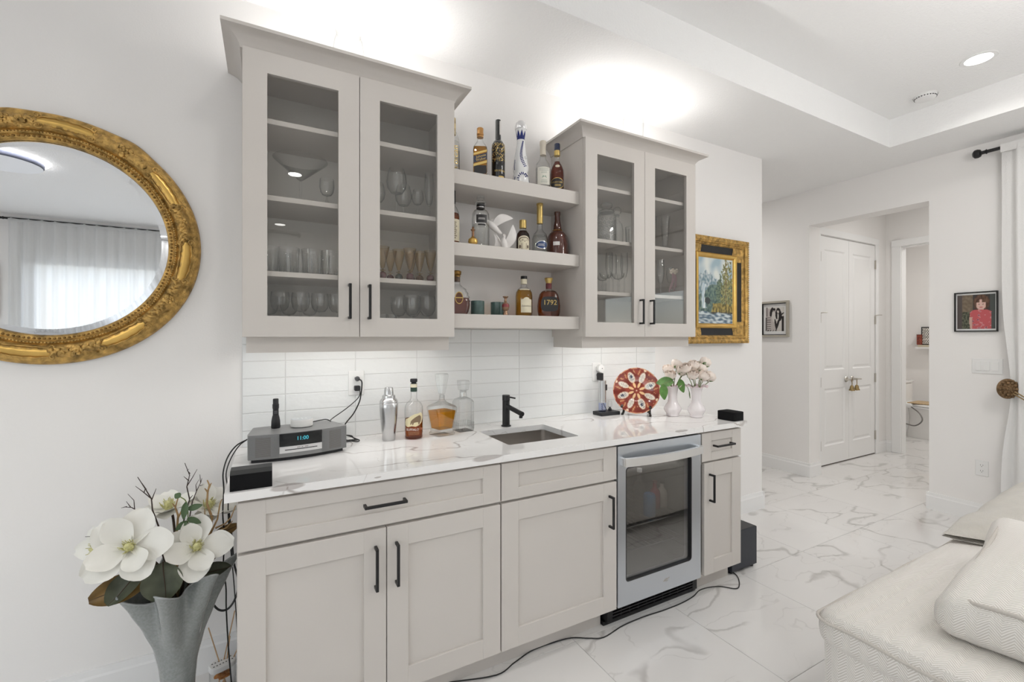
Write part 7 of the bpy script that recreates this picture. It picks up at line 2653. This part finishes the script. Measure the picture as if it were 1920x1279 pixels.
def rod(label, a, b_, brackets):
    t = thing('curtain_rod', label, 'curtain rod', a)
    A, B_ = Vector((0, 0, 0)), Vector(b_) - Vector(a)
    d = B_.normalized()
    MB().tube([A, B_], 0.0125, 12).build('pole', black_m, t)
    for (p, sg) in ((A, -1), (B_, 1)):
        m = MB().lathe([(0.013, 0), (0.018, 0.004), (0.013, 0.012), (0.013, 0.03), (0.026, 0.036), (0.032, 0.05), (0.030, 0.066), (0.018, 0.076), (0, 0.078)], seg=16)
        Rm = Vector((0, 0, 1)).rotation_difference(d * sg).to_matrix().to_4x4()
        m.xf(Matrix.Translation(p) @ Rm).build('finial', black_m, t)
    for (p, q) in brackets:
        MB().tube([Vector(p) - Vector(a), Vector(q) - Vector(a)], 0.008, 8).build('bracket', black_m, t)
    return t
rod('black curtain rod with a ball finial above the right-hand wall opening', (4.70, -1.015, 2.742), (4.70, -4.75, 2.742), [((4.70, -1.08, 2.742), (4.789, -1.08, 2.742)), ((4.70, -2.9, 2.742), (4.789, -2.9, 2.742))])
rod('black curtain rod along the rear wall seen in the mirror', (-2.60, YB + 0.09, 2.765), (0.4, YB + 0.09, 2.765), [((-2.55, YB + 0.09, 2.765), (-2.55, YB + 0.001, 2.765)), ((-1.62, YB + 0.09, 2.765), (-1.62, YB + 0.001, 2.765))])
def drape(label, name, mat, p0, p1, z0_, z1_, folds, amp, pinch=None, seed=0, lean=None):
    """hanging cloth from p0 to p1 (xy); pinch=(z, scale, offset) draws it together at tie height"""
    P0, P1 = Vector((*p0, 0)), Vector((*p1, 0))
    d = P1 - P0
    nrm = Vector((-d.y, d.x, 0)).normalized()
    t = thing(name, label, 'curtain', (*p0, z0_))
    m = MB()
    def f(u, v):
        z = z1_ + (z0_ - z1_) * v
        s_ = u
        am = amp * (0.55 + 0.45 * min(1, v * 8))
        if pinch:
            pz, sc_, off = pinch
            w = math.exp(-((z - pz) / (0.42 if z > pz else 0.33)) ** 2)
            s_ = u * (1 - w * (1 - sc_)) + off * w
            am *= 1 - 0.35 * w
        k = am * (math.sin(2 * PI * folds * u + 0.5 * math.sin(3 * v + seed)) + 0.35 * math.sin(2 * PI * folds * 2.3 * u + seed))
        p = d * s_ + nrm * k
        return (p.x, p.y, z - z0_)
    m.grid(f, int(folds * 14) + 1, 60)
    m.build('cloth', mat, t, smooth=90)
    hd = MB()
    hd.grid(lambda u, v: ((d * u + nrm * (0.003 * math.sin(2 * PI * folds * 1.0 * u) + (0.016 if v > 0.5 else -0.016))).x, (d * u + nrm * (0.003 * math.sin(2 * PI * folds * u) + (0.016 if v > 0.5 else -0.016))).y, z1_ - z0_ + 0.02 - 0.06 * abs(2 * v - 1)), int(folds * 14) + 1, 5)
    hd.build('rod_pocket', mat, t, smooth=90)
    return t
drape('white linen curtain tied back with a bronze medallion at the right edge', 'curtain', linen_m, (4.70, -1.085), (4.70, -2.05), 0.01, 2.745, 7, 0.028, (1.0, 0.45, 0.05), 2)
drape('far white linen curtain at the other end of the glass door', 'curtain', linen_m, (4.70, -3.85), (4.70, -4.68), 0.01, 2.745, 6, 0.028, None, 4)
for k, (a, b_) in enumerate(((-2.56, -1.06), (-1.07, 0.36))):
    drape(f'{("left", "right")[k]} sheer white voile curtain on the rear window, seen in the mirror', 'sheer_curtain', sheer_m, (a, YB + 0.09), (b_, YB + 0.09), 0.02, 2.77, 12, 0.024, None, 6 + k)
# medallion holdback
t = thing('curtain_holdback', 'round carved bronze curtain medallion on the wall beside the linen curtain', 'holdback', (4.655, -1.124, 1.024))
m = MB().lathe([(0.068, 0.0), (0.071, 0.006), (0.066, 0.016), (0.057, 0.020), (0.052, 0.017), (0.034, 0.024), (0, 0.030)], (0, 0, 0), 36, 'y')
HR = Matrix.Rotation(math.radians(-33), 4, 'Z')
m.xf(HR).build('disc', bronze_m, t, smooth=50)
for ring_, (n2, r_, s_) in enumerate(((16, 0.060, 0.0085), (10, 0.042, 0.012), (6, 0.021, 0.010))):
    m = MB()
    for k in range(n2):
        a = 2 * PI * k / n2
        m.ball((r_ * math.cos(a), -0.020 - 0.003 * ring_, r_ * math.sin(a)), s_, 7, 5, sy=0.7)
    m.xf(HR).build('carved_petals', bronze_m, t, smooth=60)
MB().tube([(0.0, 0.01, 0), (0.04, 0.03, 0), (0.134, 0.03, 0)], 0.008, 10).build('post', bronze_m, t)
m = MB()
for k in (0, 1):
    m.tube(smooth_path([(0.0, -0.028 - 0.010 * k, -0.030 + 0.012 * k), (-0.010, -0.16, -0.115 + 0.02 * k), (0.0, -0.30, -0.16 + 0.02 * k), (0.03, -0.42, -0.16)], 5), 0.0045, 7)
m.build('tieback_cord', pbr('gold_cord', (0.34, 0.24, 0.12), 0.6, bump=0.6, bscale=500), t)
# gold-framed picture on the rear wall, just caught by the mirror
t = thing('framed_painting', 'gold framed picture on the rear wall, its edge caught in the mirror', 'painting', (-3.07, YB, 1.92))
f = MB()
framed_xz(f, 0.80, 0.62, 0.06, 0.04, 0.001)
f.xf(Matrix.Rotation(PI, 4, 'Z')).build('frame', goldb_m, t, smooth=0)
MB().box(-0.345, 0.345, 0.002, 0.012, -0.255, 0.255).build('canvas', pbr('dark_canvas', (0.12, 0.10, 0.07), 0.5, var=0.6, vscale=6), t, smooth=0)

# ---------------------------------------------------------------- ceiling lamps
lamp_m = emis('lamp_diffuser', (1, 0.98, 0.95), 9.0)
def downlight(label, x, y, z):
    t = thing('downlight', label, 'ceiling light', (x, y, z), 0, 'recessed ceiling lights')
    MB().lathe([(0.062, -0.0045), (0.080, -0.0035), (0.083, -0.0005), (0.062, -0.0005)], seg=36, cap0=False, cap1=False).build('trim_ring', white_m, t)
    MB().lathe([(0.0, -0.0035), (0.062, -0.0038)], seg=32, cap0=False, cap1=False).build('diffuser', lamp_m, t, smooth=0)
    area('downlight_lamp', (x, y, z - 0.008), (0, 0, 0), 0.12, 0.12, L_DOWN, WARM, 'DISK', math.radians(150))
downlight('recessed ceiling light shining in the tray at the upper right', 3.805, -1.218, Zt)
for k, (x, y, z) in enumerate(((0.325, -3.46, Zt), (0.22, -4.89, Zs), (2.05, -1.25, Zt), (0.30, -1.25, Zt), (3.805, -3.46, Zt), (2.05, -3.46, Zt), (-1.8, -1.3, Zs))):
    downlight(('recessed ceiling light behind the camera, mirrored high in the left cabinet door', 'recessed ceiling light near the rear curtains, mirrored in the left cabinet door', 'recessed ceiling light above the middle of the room', 'recessed ceiling light in front of the wall cabinets', 'recessed ceiling light over the sofa end of the tray', 'recessed ceiling light in the back middle of the tray', 'recessed ceiling light in the flat ceiling on the left')[k], x, y, z)
t = thing('smoke_detector', 'white round smoke detector on the tray ceiling', 'detector', (4.055, -0.885, Zt))
MB().lathe([(0.0, -0.030), (0.038, -0.030), (0.055, -0.022), (0.060, -0.010), (0.062, -0.0005)], seg=32, cap1=False).build('cover', white_m, t)
MB().lathe([(0.066, -0.006), (0.068, -0.0005)], seg=32, cap0=False, cap1=False).build('base', white_m, t)
m = MB()
for k in range(24):
    a = 2 * PI * k / 24
    m.box(-0.004, 0.004, -0.001, 0.001, -0.019, -0.013)
    for p in m.v[-8:]:
        x, y = p.x, p.y
        p.x, p.y = 0.0585 * math.cos(a) - x * math.sin(a) - y * math.cos(a), 0.0585 * math.sin(a) + x * math.cos(a) - y * math.sin(a)
m.build('vent_slot', slot_m, t, smooth=0)
t = thing('ring_light', 'round glowing ring light on the ceiling, seen in the mirror', 'ceiling light', (-1.80, -2.88, Zs))
MB().lathe([(0.19, -0.012), (0.245, -0.055), (0.255, -0.040), (0.255, -0.001)], seg=64, cap0=False, cap1=False).build('rim', pbr('dark_rim', (0.05, 0.055, 0.08), 0.4), t)
MB().lathe([(0.255, -0.006), (0.285, -0.006)], seg=64, cap0=False, cap1=False).build('halo', emis('halo_glow', (1, 0.97, 0.92), L_RING), t)
MB().lathe([(0.0, -0.055), (0.245, -0.056)], seg=64, cap0=False, cap1=False).build('diffuser', pbr('frosted_disc', (0.75, 0.76, 0.78), 0.5, emit=(0.9, 0.93, 1.0), estr=0.12), t)
# unseen globe pendant, added behind the camera's right shoulder to balance the light
t = thing('added_pendant', 'unseen white globe pendant added under the tray ceiling to brighten the room', 'pendant', (2.85, -2.25, Zt))
MB().lathe([(0.0, -0.03), (0.06, -0.028), (0.065, -0.0005)], seg=24, cap1=False).build('canopy', black_m, t)
MB().tube([(0, 0, -0.03), (0, 0, -0.46)], 0.006, 8).build('stem', black_m, t)
MB().ball((0, 0, -0.66), 0.20, 32, 20).build('globe', emis('fill_globe_glow', (1, 0.985, 0.96), 3.0), t)
pd = bpy.data.lights.new('globe_fill_light', 'POINT')
pd.energy = L_GLOBE_FILL
pd.color = WARM
pd.shadow_soft_size = 0.215
po = bpy.data.objects.new('globe_fill_light', pd)
COL.objects.link(po)
po.location = (2.85, -2.25, Zt - 0.66)
MATS['fill_globe_glow'].node_tree.nodes['Emission'].inputs['Strength'].default_value = 3.0
# passage and bathroom lamps; the bathroom area light is added to brighten it
for k, (x, y) in enumerate(((5.85, -0.55), (7.6, -0.4))):
    downlight(('recessed ceiling light in the passage', 'recessed ceiling light in the bathroom')[k], x, y, 2.92)
area('passage_lamp', (5.85, -0.55, 2.90), (0, 0, 0), 0.2, 0.2, L_HALL, WARM, 'DISK')
area('bathroom_fill_light', (7.6, -0.4, 2.90), (0, 0, 0), 0.2, 0.2, 9, WARM, 'DISK')
area('back_passage_lamp', (4.0, 1.1, 2.82), (0, 0, 0), 0.2, 0.2, L_HALL, WARM, 'DISK')
downlight('recessed ceiling light in the space behind the bar wall', 4.0, 1.1, Zs)

# ---------------------------------------------------------------- bathroom
t = thing('toilet', 'white toilet with a washlet seat seen through the far doorway', 'toilet', (8.02, 0.42, 0))
def oval(rx, ry, n=32, egg=0.0):
    return [(rx * math.cos(a), ry * math.sin(a) - egg * ry * (math.sin(a) < 0) * math.sin(a) ** 2) for a in [2 * PI * k / n for k in range(n)]]
def loft(rings, n=32):
    m = MB()
    vs, fs = [], []
    for (rx, ry, egg, cx_, cy_, z) in rings:
        vs += [(x + cx_, y + cy_, z) for x, y in oval(rx, ry, n, egg)]
    for i in range(len(rings) - 1):
        for k in range(n):
            k2 = (k + 1) % n
            fs.append((i * n + k, i * n + k2, (i + 1) * n + k2, (i + 1) * n + k))
    fs.append(tuple(range(n - 1, -1, -1)))
    fs.append(tuple(range((len(rings) - 1) * n, len(rings) * n)))
    return m.add(vs, fs)
loft([(0.115, 0.27, 0, 0, 0.0, 0), (0.11, 0.26, 0, 0, 0.0, 0.05), (0.10, 0.22, 0, 0, 0.02, 0.16), (0.13, 0.24, 0.1, 0, -0.01, 0.27), (0.18, 0.27, 0.2, 0, -0.03, 0.37), (0.19, 0.28, 0.2, 0, -0.03, 0.41)]).build('bowl', offwhite_m, t, smooth=50)
loft([(0.195, 0.285, 0.2, 0, -0.03, 0.411), (0.198, 0.288, 0.2, 0, -0.03, 0.425), (0.195, 0.285, 0.2, 0, -0.03, 0.435)]).build('seat', white_m, t)
loft([(0.192, 0.282, 0.2, 0, -0.03, 0.440), (0.194, 0.284, 0.2, 0, -0.03, 0.455), (0.165, 0.245, 0.2, 0, -0.02, 0.472)]).build('lid', white_m, t)
MB().box(-0.205, 0.205, 0.14, 0.30, 0.412, 0.475, b=0.02, seg=3).build('washlet', white_m, t)
MB().box(-0.21, 0.21, 0.27, 0.46, 0.38, 0.73, b=0.025, seg=3).build('tank', offwhite_m, t)
MB().box(-0.22, 0.22, 0.26, 0.47, 0.732, 0.768, b=0.012, seg=2).build('tank_lid', offwhite_m, t)
MB().tube(smooth_path([(-0.19, 0.32, 0.16), (-0.24, 0.22, 0.20), (-0.27, 0.08, 0.19), (-0.27, 0.00, 0.27), (-0.24, 0.04, 0.36), (-0.20, 0.14, 0.43)], 6), 0.008, 7).build('hose', pbr('braided_hose', (0.20, 0.19, 0.18), 0.4, 0.5), t)
MB().box(-0.17, 0.17, -0.20, 0.20, 0.474, 0.486, b=0.004).build('wooden_board', pbr('pale_wood', (0.50, 0.36, 0.20), 0.6, var=0.2, vscale=12, stretch=(1, 8, 1)), t, smooth=0)
o = MB().box(8.36, 8.499, 0.30, 0.712, 1.215, 1.24, b=0.002).build('wall_shelf', white_m, smooth=0)
tag(o, 'small white shelf on the far bathroom wall', 'shelf')
o = MB().box(8.375, 8.48, 0.36, 0.690, 1.2405, 1.272, b=0.002).build('wooden_box', pbr('beige_box', (0.56, 0.50, 0.38), 0.6), smooth=0)
tag(o, 'beige box lying on the bathroom shelf', 'box')
t = thing('small_frame', 'small patterned black and white frame standing on the bathroom shelf', 'picture', (8.43, 0.575, 1.2725))
MB().box(-0.008, 0.008, -0.09, 0.09, 0, 0.26, b=0.002).build('frame', black_m, t, smooth=0)
m = picture(0.15, 0.23, lambda u, v: lin(226, 222, 214) if (math.sin(u * 40) * math.sin(v * 34) > -0.1) else lin(60, 56, 54), 30, 26)
m.xf(Matrix.Rotation(-PI / 2, 4, 'Z')).ofs((-0.0086, 0, 0.13)).build('print', photo_m, t, smooth=0, fix=False)
t = thing('red_box', 'rust red patterned box beside the small frame on the bathroom shelf', 'box', (8.42, 0.672, 1.2725))
MB().box(-0.03, 0.03, -0.020, 0.035, 0, 0.14, b=0.004).build('body', pbr('rust_red', (0.22, 0.045, 0.025), 0.6, var=0.5, vscale=50), t, smooth=0)
MB().box(-0.032, 0.032, -0.022, 0.037, 0.14, 0.15, b=0.003).build('lid', MATS['rust_red'], t, smooth=0)
bb_x('baseboard_bathroom', 6.82, 8.5, 0.9, -1)
bb_y('baseboard_bathroom', -1.6, 0.9, 8.5, -1)
